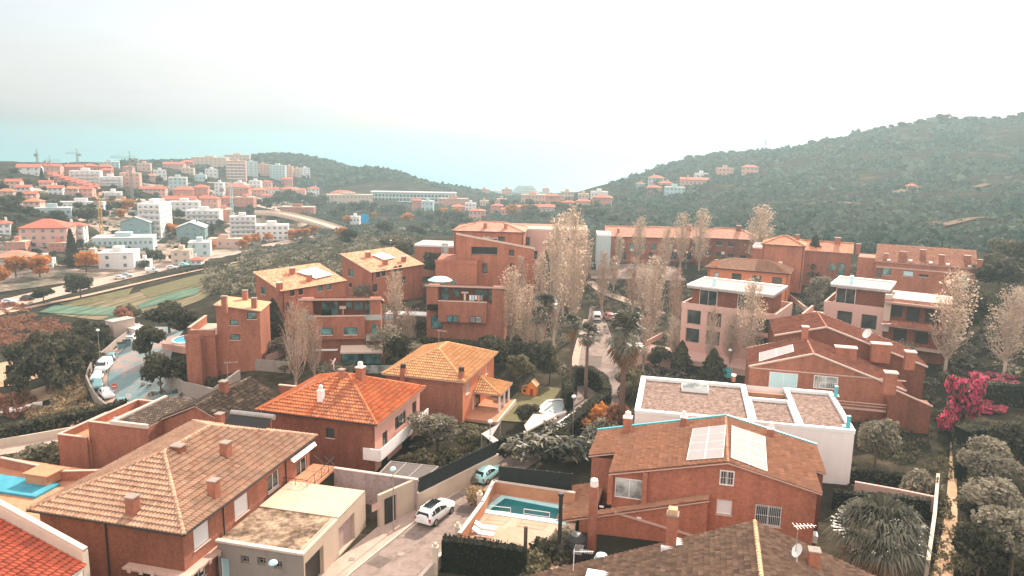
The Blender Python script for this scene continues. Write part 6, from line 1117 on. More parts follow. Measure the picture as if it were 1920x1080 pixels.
# banana-like broad leaves
V, F, tn = [], [], []
for k in range(110):
    a = rng.uniform(0, 6.28); q = 1.1 * math.sqrt(rng.random()); b = np.array([q * math.cos(a), q * math.sin(a), .4 + 1.2 * rng.random()]); az = rng.uniform(0, 6.28); d = np.array([math.cos(az) * .7, math.sin(az) * .7, .75]); s_ = np.array([-math.sin(az), math.cos(az), 0]) * rng.uniform(.12, .2); l_ = rng.uniform(.9, 1.6); i = len(V)
    m1, m2 = b + d * l_ * .5, b + d * l_ * .8 + np.array([math.cos(az), math.sin(az), -.9]) * l_ * .35; V += [b, m1 - s_, m2, m1 + s_]; F.append([i, i + 1, i + 2, i + 3]); tn.append(rng.random())
proto('banana', None, np_mesh('foliage', np.array(V), np.array(F), M['l_palm'], attr=tn), 'plant', 2.6, 3.2, 'broad_leaved_plant')
# bougainvillea
bl = rand_blobs(14, 1.9, .6, 3.6, .8, .9)
proto('bougain', None, crown_mesh(bl, 2100, .24, M['l_pink'], .6), 'plant', 4.2, 4.6, 'bougainvillea', [('green_foliage', crown_mesh(bl, 1500, .26, M['l_dark'], .3, name='green_foliage'))])

USED = set()
def plant(kind, bx, by, ty=None, label=None, w=None, group=None, z=None, Hm=None, rz=None, pos=None):
    """base photo position (bx, by); ty = photo row of its top, w = its width in the photo (1920 scale)"""
    r, H_, W_ = PROTO[kind]; q = np.array(pos, float) if pos is not None else (G(bx, by) if z is None else P(bx, by, z)); D = float((q - CAM) @ _F)
    Hh = Hm if Hm else (by - ty) * D / FPX / .965; s = Hh / H_; sw = s if w is None else w * D / FPX / W_
    return dup(r, tuple(q), rng.uniform(0, 6.28) if rz is None else rz, (sw, sw, s), label, group)
PG = 'bare autumn poplars of the park'
for i, (kd, bx, by, ty, wp, lab) in enumerate([
    ('pop_bare', 556, 735, 560, 60, 'reddish bare poplar in front of the glass balconied brick block'), ('pop_bare', 590, 715, 590, 46, 'thin whippy poplar left of the garden awning'), ('pop_a', 572, 690, 575, 40, 'tan poplar between the dark cone tree and the brick block'),
    ('pop_a', 742, 640, 505, 46, 'tan poplar beside the far brick villa'), ('pop_b', 722, 655, 570, 40, 'short tan poplar by the small round pool'), ('pop_bare', 765, 660, 575, 40, 'bare poplar left of the laundry terrace block'),
    ('pop_full', 958, 655, 500, 60, 'dense tan poplar touching the laundry terrace block'), ('pop_a', 985, 665, 530, 46, 'tan poplar right of the laundry terrace block'), ('pop_c', 940, 640, 560, 30, 'small poplar in front of the laundry terrace'),
    ('pop_c', 1037, 668, 405, 46, 'very tall tan poplar left of the thin palms'), ('pop_a', 1072, 640, 385, 54, 'tallest dense poplar in front of the pale block'), ('pop_b', 1055, 600, 400, 60, 'tall poplar in front of the pale flat block'), ('pop_a', 1005, 690, 560, 46, 'tan poplar in the dark grove by the playhouse'), ('pop_b', 1090, 560, 430, 50, 'poplar at the left end of the parking area'),
    ('pop_full', 1030, 560, 440, 52, 'dense poplar behind the cypress pair'), ('pop_bare', 1185, 590, 480, 44, 'thin poplar right of the footpath'), ('pop_b', 1222, 640, 480, 60, 'wide tan poplar below the parking area'), ('pop_bare', 1235, 560, 455, 44, 'tan poplar just below the parking edge'),
    ('pop_a', 1197, 500, 405, 36, 'poplar in front of the salmon terrace roof'), ('pop_c', 1160, 500, 440, 22, 'slim poplar at the left of the salmon terrace'), ('pop_b', 1275, 505, 400, 42, 'tall poplar between the two brick terraces'), ('pop_full', 1310, 508, 392, 46, 'dense poplar left of the white shuttered terrace'), ('pop_full', 1420, 505, 385, 66, 'broad tan poplar right of the white shuttered terrace'), ('pop_b', 1248, 505, 425, 36, 'poplar at the right end of the salmon terrace'),
    ('pop_full', 1402, 700, 520, 66, 'tan poplar standing before the pinkish modern block'), ('pop_a', 1368, 690, 580, 46, 'thinner poplar before the pinkish modern block'), ('pop_bare', 1205, 700, 590, 40, 'bare whitish tree right of the big palm'), ('pop_a', 1260, 690, 590, 36, 'slim poplar at the modern block terrace corner'),
    ('pop_full', 1772, 700, 505, 92, 'large tan poplar before the dark balconies'), ('pop_full', 1882, 700, 535, 96, 'large tan poplar at the right edge'), ('pop_b', 1900, 640, 540, 50, 'tan tree by the right edge below the dark woods'), ('pop_bare', 1128, 590, 470, 36, 'whippy bare poplar left of the footpath'), ('pop_a', 1012, 620, 470, 40, 'thin poplar behind the grove palms'), ('pop_bare', 1262, 640, 500, 40, 'bare twiggy poplar beside the modern block garden'), ('pop_a', 1205, 600, 490, 40, 'poplar in the middle of the park slope'), ('pop_b', 975, 600, 480, 36, 'poplar rising behind the laundry block end'), ('pop_bare', 1330, 700, 570, 34, 'thin bare poplar before the modern block windows'), ('pop_b', 1150, 545, 480, 30, 'small poplar by the parking edge lamp')]):
    plant(kd, bx, by, ty, lab, wp, PG)
for kd, bx, by, ty, wp, lab in [('palm_tall', 1068, 742, 588, 38, 'tall thin palm left of the two by the road'), ('palm_thin', 1098, 748, 604, 50, 'slender fan palm leaning over the side road'), ('palm_big', 1164, 800, 580, 84, 'big fan palm with dry skirt beside the white modern house'), ('palm_tall', 1020, 680, 552, 56, 'fan palm below the cypress pair'), ('palm_thin', 1008, 690, 575, 40, 'fan palm half hidden in the grove')]:
    plant(kd, bx, by, ty, lab, wp)
plant('palm_low', 1640, 1085, None, 'large fan palm with drooping fronds in the bottom right yard', None, z=.6, Hm=7.4)
TREES = [('cypress', 1022, 570, 472, 24, 'dark cypress right of the slanted brick house'), ('cypress', 1010, 585, 512, 26, 'shorter cypress beside the tall dark one'), ('fir', 514, 640, 562, 48, 'dark cone shaped tree between two brick villas'), ('fir2', 1276, 700, 640, 46, 'dark conifer left of the terrace garage opening'), ('fir2', 1335, 722, 655, 60, 'dark spreading conifer below the pink terrace'), ('fir2', 1522, 530, 445, 50, 'sparse dark araucaria by the round window house'),
    ('pine', 90, 735, 622, 150, 'huge dark umbrella pine above the dry slope'), ('pine', 140, 700, 630, 120, 'umbrella pine crowding the huge one'), ('pine', 176, 655, 605, 80, 'smaller umbrella pine beside the beige shed wall'), ('darka', 155, 630, 598, 34, 'small dark tree behind the smaller umbrella pine'),
    ('darka', 283, 690, 610, 64, 'dark street tree on the curve beside the garden pool'), ('darkb', 303, 740, 662, 60, 'dark street tree at the lower end of the curve'), ('darkb', 318, 625, 570, 84, 'wide dark tree behind the curved road'), ('darka', 348, 640, 580, 60, 'dark tree beside the pale roofed villa'), ('olivea', 465, 680, 630, 60, 'round grey olive tree below the pale roofed villa'), ('greya', 677, 580, 536, 46, 'round grey bush tree under the far brick villa'), ('darkb', 820, 520, 475, 48, 'round dark tree before the low flat roofed house'),
    ('darka', 345, 725, 668, 56, 'dark bushy tree above the stone retaining wall'), ('darka', 655, 470, 430, 36, 'dark tree behind the villas'), ('olivea', 735, 470, 440, 50, 'olive tree behind the far brick villa'), ('darka', 760, 490, 455, 44, 'dark tree left of the low flat roofed house'), ('darkb', 722, 443, 416, 34, 'round green tree by the roundabout'), ('darka', 786, 448, 426, 20, 'small cypress like tree near the roundabout'),
    ('greya', 820, 845, 775, 96, 'big grey green bush tree between orange and yellow roofed houses'), ('oliveb', 885, 850, 800, 60, 'dark garden tree below the white porch'), ('darka', 990, 800, 758, 50, 'dark round tree beside the garden pergola'), ('darka', 960, 700, 640, 60, 'dark tree behind the yellow roofed house'), ('darkb', 1000, 720, 640, 64, 'dark tree in the grove by the playhouse'), ('darkb', 920, 690, 630, 70, 'wide dark tree at the hedge behind the yellow roof'), ('oliveb', 975, 735, 665, 50, 'olive tree left of the playhouse'), ('olivea', 1030, 720, 645, 46, 'olive tree behind the playhouse'),
    ('greyb', 1640, 880, 785, 76, 'grey tree in the shade of the staggered house'), ('sparse', 1690, 700, 640, 50, 'sparse tree behind the staggered house'), ('darka', 1810, 650, 540, 80, 'dark tree right of the dark balconies'), ('darkb', 1870, 560, 480, 90, 'dark woodland tree at the right edge of the row houses'), ('darka', 1900, 530, 455, 80, 'dark woodland tree cut by the right edge'), ('darkb', 1840, 620, 545, 70, 'dark tree below the row house end wall'), ('oliveb', 1880, 500, 450, 60, 'olive tree above the row house roof at right'),
    ('darkb', 1360, 520, 482, 40, 'dark bush tree left of the orange house'), ('olivea', 1335, 525, 495, 40, 'grey green tree beside the orange house chimney'), ('darka', 1475, 520, 470, 50, 'dark green tree behind the orange house'), ('greya', 1530, 575, 520, 50, 'grey bushy tree right of the orange house'),
    ('greya', 1655, 545, 500, 56, 'grey garden tree before the long row house'), ('sparse', 720, 690, 610, 70, 'sparse twiggy tree by the small pool'), ('sparse', 780, 690, 640, 50, 'twiggy tree at the end of the dark hedge'), ('darka', 745, 690, 625, 50, 'dark tree between the two terrace blocks'), ('sparse', 620, 725, 680, 50, 'twiggy tree before the garden awning'), ('oliveb', 1180, 735, 690, 50, 'olive tree behind the big palm'), ('darka', 1235, 700, 650, 50, 'dark tree right of the big palm'), ('darkb', 1480, 720, 660, 50, 'dark tree between modern block and staggered house')]
for t in TREES: plant(*t[:4], t[5], t[4])
SHR = [('bush_orange', 1118, 800, 760, 60, 'bright orange shrub right of the curved hedge'), ('bush_rust', 1150, 800, 755, 56, 'rusty shrub beside the big palm trunk'), ('bush_orange', 1085, 808, 776, 50, 'orange brown shrub by the garden lamp'), ('bush_grey', 1130, 825, 785, 60, 'grey shrub left of the white house'), ('bush_olive', 1190, 745, 700, 60, 'yellowish shrub behind the white roof'), ('bush_grey', 1000, 640, 610, 40, 'pale shrub below the grove palms'), ('bush_olive', 850, 868, 838, 50, 'olive shrub in the garden by the dry lawn'), ('bush_dark', 1440, 720, 690, 60, 'dark shrub against the staggered house'), ('bush_dark', 1300, 735, 705, 70, 'dark shrub behind the white parapet'), ('bush_straw', 890, 945, 912, 34, 'spiky plant on the verge opposite the white car'), ('bush_grey', 1720, 930, 880, 70, 'grey shrub beside the garden walls'), ('bush_olive', 100, 868, 830, 90, 'dark shrub below the lower road'), ('bush_grey', 60, 872, 835, 70, 'shrub beside the pool terrace parapet'), ('bush_rust', 380, 690, 672, 40, 'pinkish shrub above the stone wall'), ('bush_grey', 530, 665, 630, 60, 'pale twiggy shrub at the foot of the cone tree'), ('bush_grey', 380, 655, 625, 50, 'grey shrub below the pale roofed villa'), ('bush_olive', 245, 595, 570, 36, 'brownish bush between the crop beds'), ('bush_rust', 232, 600, 575, 34, 'reddish bush beside the shed'), ('bush_grey', 1060, 1030, 985, 60, 'dusty shrub by the black stove pipe'), ('bush_olive', 1000, 1075, 1030, 90, 'leafy shrub in front of the hedge by the patio'), ('bush_dark', 1030, 1060, 1010, 80, 'dark shrub beside the barbecue'),
       ('bush_grey', 890, 905, 875, 34, 'small shrub at the end of the screened wall'), ('bush_dark', 455, 655, 640, 50, 'low dark shrub under the olive tree'), ('bush_olive', 545, 690, 668, 60, 'garden shrub before the tan poplar'), ('bush_grey', 660, 705, 685, 60, 'pale shrub by the glass fence'), ('bush_olive', 790, 870, 840, 60, 'shrub beside the white balcony house')]
for t in SHR: plant(*t[:4], t[5], t[4])
for k, (bx, by, wp, lab) in enumerate(((965, 872, 60, 'broad leaved plant at the left end of the banana bed'), (1005, 866, 70, 'broad leaved plant second from the left in the banana bed'), (1045, 868, 70, 'broad leaved plant in the middle of the banana bed'), (1085, 872, 70, 'broad leaved plant next to the solar house chimney'), (1110, 850, 60, 'broad leaved plant behind the solar house chimney'), (1030, 838, 60, 'broad leaved plant under the white garden wall'))): plant('banana', bx, by, by - 62, lab, wp, 'banana plants above the pool')
plant('bougain', 1798, 800, 688, 'magenta bougainvillea spilling over the dark hedge', 70); plant('bougain', 1775, 812, 770, 'small red bougainvillea tip below the large one', 34)
plant('bougain', 1870, 722, 702, 'flat strip of magenta flowers along the top of the hedge', 90); plant('bougain', 1850, 770, 755, 'low magenta flower patch between two hedges', 60)
for k, (bx, by, ty, wp, kd, lab) in enumerate(((1838, 905, 815, 84, 'greya', 'tapering pale bush at the far end of the tall hedge row'), (1845, 945, 850, 100, 'greyb', 'pale bushy mass in the middle of the tall hedge row'), (1855, 1010, 890, 120, 'greya', 'pale bushy mass nearer the camera in the hedge row'), (1895, 1080, 950, 130, 'greyb', 'grey leafy bush in the bottom right corner'), (1830, 1090, 980, 90, 'darka', 'dark bush beside the dirt path'), (1900, 880, 790, 90, 'darkb', 'dark tree at the right edge above the lawn'), (1815, 1000, 930, 50, 'darka', 'small dark bush by the dirt path'))): plant(kd, bx, by, ty, lab, wp)
# ---- hedges: leafy ribbons
def hedge(name, line, width, height, label, mat='hedge', dens=46, size=.16, pts=None, cat='hedge', base=0):
    pp = resample([G(*p) for p in line] if pts is None else pts, .8); l, r = wline(pp, width); r0 = thing(name, label, cat, tuple(pp[0])); o0 = np.array(pp[0]); b = MB(); C, Nn = [], []
    zs = HT([p[:2] for p in pp]) + base
    for i in range(len(pp) - 1):
        A, B, C_, D = l[i], l[i + 1], r[i + 1], r[i]; z0, z1 = zs[i], zs[i + 1]
        P_ = lambda q, z: (q[0] - o0[0], q[1] - o0[1], z - o0[2]); s = .88; ins = lambda q, m: m + (q - m) * s; mA, mB = (A + D) / 2, (B + C_) / 2
        a_, b_, c_, d_ = ins(A, mA), ins(B, mB), ins(C_, mB), ins(D, mA); hh = height * .95
        b.face([P_(b_, z1 - .4), P_(a_, z0 - .4), P_(a_, z0 + hh), P_(b_, z1 + hh)]); b.face([P_(d_, z0 - .4), P_(c_, z1 - .4), P_(c_, z1 + hh), P_(d_, z0 + hh)]); b.face([P_(d_, z0 + hh), P_(c_, z1 + hh), P_(b_, z1 + hh), P_(a_, z0 + hh)])
        if i == 0: b.face([P_(a_, z0 - .4), P_(d_, z0 - .4), P_(d_, z0 + hh), P_(a_, z0 + hh)])
        if i == len(pp) - 2: b.face([P_(c_, z1 - .4), P_(b_, z1 - .4), P_(b_, z1 + hh), P_(c_, z1 + hh)])
        ln = np.linalg.norm(B - A); dl = np.append((A - D) / (np.linalg.norm(A - D) + 1e-9), 0)
        for e0, e1, nn in ((A, B, dl), (D, C_, -dl)):
            m_ = int(dens * ln * height * .5) + 1; t, z = rng.random(m_), rng.random(m_); q = e0[None] + (e1 - e0)[None] * t[:, None]; C.append(np.stack([q[:, 0] - o0[0], q[:, 1] - o0[1], z0 + (z1 - z0) * t + height * z - o0[2]], 1)); Nn.append(np.repeat(nn[None], m_, 0))
        m_ = int(dens * ln * width * .8) + 1; t, u = rng.random(m_), rng.random(m_); q = A[None] + (B - A)[None] * t[:, None] + (D - A)[None] * u[:, None]; C.append(np.stack([q[:, 0] - o0[0], q[:, 1] - o0[1], z0 + (z1 - z0) * t + height + rng.normal(0, .06, m_) - o0[2]], 1)); Nn.append(np.repeat([[0, 0, 1.]], m_, 0))
    b.obj('core', M['hedge'], r0); C = np.concatenate(C); V, F = quads(C, size, np.concatenate(Nn), 1.); link('foliage', np_mesh('foliage', V, F, M[mat], attr=tint(C, f=1.3)), r0); return r0
hedge('hedge', [(830, 1068), (900, 1076), (985, 1090)], 1.0, 3.0, 'tall black green hedge at the front of the patio', size=.14)
hedge('hedge', [(750, 668), (800, 664), (870, 668), (940, 678)], 2.2, 2.6, 'long dark hedge below the laundry terrace block', 'l_dark', 30, .3)
hedge('hedge', [(1068, 775), (1060, 745), (1075, 722), (1105, 722), (1130, 740), (1138, 765)], 1.1, 3., 'dark hedge curving round the palm trunks', 'l_dark')
hedge('hedge', [(1138, 765), (1100, 795), (1060, 830), (1050, 860)], 1.3, 2.6, 'dark clipped hedge right of the kidney pool', 'l_dark')
hedge('hedge', [(915, 858), (950, 852), (985, 846)], .8, 2.2, 'square dark hedge beside the white canopy', 'l_dark')
hedge('hedge', [(1795, 850), (1850, 846), (1920, 846), (1980, 850)], 2.2, 3.2, 'broad dark hedge under the low flower patch', 'l_dark')
hedge('hedge', [(1815, 755), (1870, 758), (1940, 764)], 1.6, 3., 'upper dark hedge topped by magenta flowers', 'l_dark')
hedge('hedge', [(-40, 838), (60, 820), (150, 800), (235, 782)], 2.2, 2.4, 'dark roadside hedge along the lower road', 'l_dark', 30, .3)
hedge('hedge', [(1540, 548), (1600, 555), (1650, 560)], 1.2, 2.6, 'dark hedge in front of the round window house', 'l_dark', 30, .25)
hedge('hedge', [(1590, 905), (1680, 915), (1755, 925)], .8, 1.6, 'shaded hedge beside the white house end wall', 'l_dark')
hedge('hedge', [(365, 690), (420, 668), (470, 690)], 1.2, 1.2, 'low hedge above the stone retaining wall', 'l_dark', 30, .22)
hedge('hedge', [(1560, 955), (1640, 962), (1740, 972)], .7, 2.0, 'dark hedge behind the bottom right yard', 'l_dark')
hedge('hedge', [(1800, 770), (1793, 830), (1800, 900)], 1., 1.6, 'dark hedge along the upper part of the dirt path', 'l_dark')
# ---- scrub that nobody could count
def shrub_field(name, C, S, k, mat, label, leaf=.5, fl=.75, attr=None):
    n = len(C); d = rng.normal(size=(n, k, 3)); d /= np.linalg.norm(d, axis=2)[:, :, None]; d[:, :, 2] = np.abs(d[:, :, 2]) * fl; r = rng.uniform(.55, 1., (n, k, 1))
    Q = (C[:, None] + d * S[:, None, None] * r).reshape(-1, 3); V, F = quads(Q, np.repeat(S * leaf, k), d.reshape(-1, 3), .8, 1.25)
    tn = np.clip(np.repeat(rng.random(n) if attr is None else attr, k) * .65 + rng.random(n * k) * .35, 0, 1)
    o = link(name, np_mesh(name, V, F, mat, attr=tn)); return tag(o, label, 'scrub', kind='stuff')
def scatter(n, a0, a1, d0, d1, ok=None, power=1.):
    a = R(1) * rng.uniform(a0, a1, n); d = d0 + (d1 - d0) * rng.random(n) ** power; X = np.stack([d * np.sin(a), d * np.cos(a)], 1); z = HT(X); k = np.ones(n, bool) if ok is None else ok(X, z, d); return np.concatenate([X, z[:, None]], 1)[k]
M['l_hill'] = leafmat('haze_tinted_scrub_leaves', (.036, .064, .052), (.15, .165, .125), .15, .9, .02)  # teal in the leaf colour stands in for haze tint
C = scatter(21000, 7, 62, 225, 900, lambda X, z, d: (z > 1 + 0 * d) & ((d > 245) | (np.degrees(np.arctan2(X[:, 0], X[:, 1])) > 24)) & (d < 900), 1.15)
dd = np.hypot(C[:, 0], C[:, 1]); S = rng.uniform(.5, 2.1, len(C)) * (1 + (dd > 450) * .5) * np.where(rng.random(len(C)) < .1, 2., 1)
M['track_soil'] = blotch('reddish_track_soil', [(.3, (.12, .08, .055)), (.7, (.24, .16, .115))], .15, spec=0.)
pt = np.sin(C[:, 0] * .031 + np.sin(C[:, 1] * .024) * 2.2) * np.sin(C[:, 1] * .037 + 1 + np.sin(C[:, 0] * .019) * 2); k_ = (pt < .45) | (rng.random(len(C)) < .3); C, S, pt = C[k_], S[k_], pt[k_]
shrub_field('hill_scrub', C, S, 16, M['l_hill'], 'olive and haze tinted scrub covering the right hillside', .62, attr=np.clip(.45 + .4 * pt + rng.normal(0, .22, len(C)), 0, 1))
for pts, wd, lab in (([(1680, 362), (1730, 348), (1790, 338), (1850, 336)], 6, 'pinkish bare track across the right hillside'), ([(1830, 352), (1870, 340), (1920, 334)], 5, 'short bare track near the right edge of the hillside'), ([(1500, 385), (1560, 378), (1610, 384)], 5, 'bare patch of track low on the right hillside'), ([(1760, 425), (1830, 408), (1920, 412)], 5, 'lower bare track above the row houses')): path('hill_track', pts, wd, M['track_soil'], .5, label=lab, cat='track', n=30)
C = np.concatenate([scatter(1100, 35.6, 64, 45, 240), scatter(700, -64, -35.6, 60, 420)]); shrub_field('outer_scrub', C, rng.uniform(.8, 2.4, len(C)), 30, M['l_olive'], 'olive scrub on the slopes either side of the gardens', .4)
C = scatter(5200, -27, 1, 850, 1200, lambda X, z, d: z > -40); shrub_field('headland_wood', C, rng.uniform(3, 6, len(C)), 12, M['l_hill'], 'dark wood covering the headland by the sea', .7)
def inpoly(px0, px1, py0, py1, n):
    out = [G(rng.uniform(px0, px1), rng.uniform(py0, py1)) for _ in range(n)]; return np.array(out)
C = np.concatenate([inpoly(450, 640, 465, 520, 420), inpoly(540, 780, 440, 490, 460), inpoly(390, 500, 500, 550, 200), inpoly(640, 800, 425, 455, 130)]); k_ = rng.random(len(C)) < .55; shrub_field('slope_scrub', C[k_], rng.uniform(1., 2.9, k_.sum()), 44, M['l_olive'], 'olive scrub on the slope behind the brick villas', .3); shrub_field('pale_scrub', C[~k_], rng.uniform(.9, 2.6, (~k_).sum()), 44, M['l_grey'], 'paler grey scrub mixed into the slope behind the villas', .3)
C = np.concatenate([inpoly(100, 160, 700, 790, 170), inpoly(60, 180, 770, 812, 150), inpoly(160, 205, 765, 790, 30)]); shrub_field('dry_grass', C, rng.uniform(.5, 1.2, len(C)), 50, M['l_straw'], 'dry straw coloured grass on the slope below the pine', .3, 1.2)
C = np.concatenate([inpoly(-20, 140, 600, 650, 150), inpoly(-20, 60, 560, 610, 40), inpoly(0, 60, 740, 780, 60)]); shrub_field('field_scrub', C, rng.uniform(.7, 1.8, len(C)), 40, M['l_rust'], 'reddish brown scrub between the fields and the bare plot', .35)
C = np.concatenate([inpoly(1100, 1300, 525, 640, 240), inpoly(960, 1060, 560, 700, 140), inpoly(1170, 1290, 640, 720, 120), inpoly(700, 800, 580, 680, 90), inpoly(1470, 1560, 560, 660, 90), inpoly(1640, 1900, 560, 720, 260), inpoly(1560, 1660, 500, 560, 60), inpoly(560, 660, 650, 700, 60)])
shrub_field('park_undergrowth', C, rng.uniform(.35, 1.1, len(C)), 44, M['l_grey'], 'twiggy undergrowth between the poplars and gardens', .3, 1.1)
C = np.concatenate([inpoly(1600, 1780, 700, 960, 190), inpoly(1800, 1920, 820, 1080, 220), inpoly(1740, 1800, 930, 1080, 30), inpoly(780, 900, 800, 880, 60), inpoly(260, 420, 700, 745, 40), inpoly(1000, 1180, 770, 850, 70)]); shrub_field('garden_undergrowth', C, rng.uniform(.25, .9, len(C)), 50, M['l_olive'], 'low undergrowth in the near gardens', .28, 1.1)
# ------------------------------------------------------------------ the town across the valley
M['town_ground'] = blotch('pinkish_town_ground', [(.34, (.06, .07, .05)), (.46, (.2, .15, .115)), (.56, (.46, .33, .27)), (.75, (.56, .43, .36))], .035, scale2=.25)
strip('town_ground', [(-80, 560), (-80, 470), (-80, 400), (-60, 340)], [(330, 498), (560, 440), (600, 400), (560, 352)], M['town_ground'], .25, label='pinkish streets and yards of the town', cat='ground', n=60, nx=60)
_wm = {}
def wmesh(mat):
    if mat not in _wm: b = MB(); b.bx(-.5, .5, -.06, .0, -.5, .5); _wm[mat] = b.mesh('window', M[mat])
    return _wm[mat]
WALLN = {'w': 'white_far', 'p': 'salmon', 'c': 'coral', 's': 'sand', 't': 'teal_render', 'g': 'slate_render', 'b': 'brick_orange', 'k': 'pink_render'}
def town(label, x0, x1, y0, y1, wall='w', roof='flat', rows=3, cols=5, dp=.8, rz=None, rm='f_red', bands=False, group=None, cat='building', t=.4, name=None, win='far_glass', D=None, zg=None, side=None, sub=1.2):
    """x0..x1, y0..y1: extent of the building in the photo (y0 roof eave, y1 base)"""
    cxp = (x0 + x1) / 2; q = G(cxp, y1) if D is None else PD(cxp, y1, D); Dd = float((q - CAM) @ _F); w = (x1 - x0) * Dd / FPX; hh = (y1 - y0) * Dd / FPX / .985; d = max(5, min(dp * w, 22))
    fac = math.atan2(q[0], q[1]); rzz = -fac * .6 + rng.uniform(-.15, .15) if rz is None else R(rz); r = thing(name or ('apartment_block' if rows > 2 else 'town_house'), label, cat, (q[0], q[1], q[2]), rzz, group)
    w = w / max(.6, (abs(math.cos(rzz)) + .25 * abs(math.sin(rzz)))); b = MB(); X = w / 2; b.bx(-X, X, 0, d, -4, hh)
    if roof in ('gable', 'gfront'):
        if roof == 'gable': b.face([(X, 0, hh), (X, d, hh), (X, d / 2, hh + d / 2 * t)]); b.face([(-X, d, hh), (-X, 0, hh), (-X, d / 2, hh + d / 2 * t)])
        else: b.face([(-X, 0, hh), (X, 0, hh), (0, 0, hh + X * t)])
    b.obj('wall', M[WALLN[wall]], r); k = MB(); e = .5
    if roof == 'flat':
        k.bx(-X - .1, X + .1, -.1, d + .1, hh + .001, hh + .3); k.obj('roof', M['roof_white' if wall in 'wtg' else 'roof_beige'], r)
        k = MB(); k.bx(-X * .3, X * .25, d * .3, d * .7, hh + .301, hh + 2.1); k.obj('stair_head', M[WALLN[wall]], r)
    else:
        x0_, x1_, ya, yb = -X - e, X + e, -e, d + e
        if roof == 'gable': pl = [[(x0_, ya, hh - e * t), (x1_, ya, hh - e * t), (x1_, d / 2, hh + d / 2 * t), (x0_, d / 2, hh + d / 2 * t)], [(x1_, yb, hh - e * t), (x0_, yb, hh - e * t), (x0_, d / 2, hh + d / 2 * t), (x1_, d / 2, hh + d / 2 * t)]]
        elif roof == 'gfront': pl = [[(x1_, ya, hh - e * t), (x1_, yb, hh - e * t), (0, yb, hh + X * t), (0, ya, hh + X * t)], [(x0_, yb, hh - e * t), (x0_, ya, hh - e * t), (0, ya, hh + X * t), (0, yb, hh + X * t)]]
        else:
            m_ = min(X + e, (d + 2 * e) / 2); zt = hh + m_ * t; a, c = ((x0_ + m_, d / 2, zt), (x1_ - m_, d / 2, zt)) if X > d / 2 else ((0, ya + m_, zt), (0, yb - m_, zt))
            pl = [[(x0_, ya, hh), (x1_, ya, hh), c, a], [(x1_, ya, hh), (x1_, yb, hh), c], [(x1_, yb, hh), (x0_, yb, hh), a, c], [(x0_, yb, hh), (x0_, ya, hh), a]] if X > d / 2 else [[(x0_, ya, hh), (x1_, ya, hh), a], [(x1_, ya, hh), (x1_, yb, hh), c, a], [(x1_, yb, hh), (x0_, yb, hh), c], [(x0_, yb, hh), (x0_, ya, hh), a, c]]
        for p in pl: k.face([(q_[0], q_[1], q_[2] + .06) for q_ in p], uv=tile_uv(p)); k.face([(q_[0], q_[1], q_[2] - .12) for q_ in p][::-1])
        k.obj('roof', M[rm], r)
        if rng.random() < .6: k = MB(); cxx = rng.uniform(-.5, .5) * X; k.bx(cxx - .4, cxx + .4, d * .55, d * .55 + .8, hh + .3, hh + d * .5 * t + 1.3); k.obj('chimney', M[WALLN[wall]], r)
    fh = hh / max(1, rows)
    for i in range(rows):
        for j in range(cols):
            o = link('window', wmesh(win), r); o.location = (-X + w * (j + .5) / cols, -.002, fh * (i + .55)); o.scale = (min(sub, w / cols * .5), 1, min(1.3, fh * .42))
        nside = side if side is not None else max(0, int(d / 5))
        for j in range(nside):
            o = link('window', wmesh(win), r); o.location = (X + .002 if q[0] < 0 else -X - .002, d * (j + .5) / nside, fh * (i + .55)); o.rotation_euler = (0, 0, R(90 if q[0] < 0 else -90)); o.scale = (1.1, 1, min(1.3, fh * .42))
        if bands:
            k = MB(); k.bx(-X + w * .04, X - w * .04, -1.3, -.003, fh * i - .12 + .3, fh * i + .3); k.bx(-X + w * .04, X - w * .04, -1.3, -1.2, fh * i + .3, fh * i + 1.2); k.obj('balcony', M['white_far' if wall != 'w' else 'roof_white'], r)
    return r
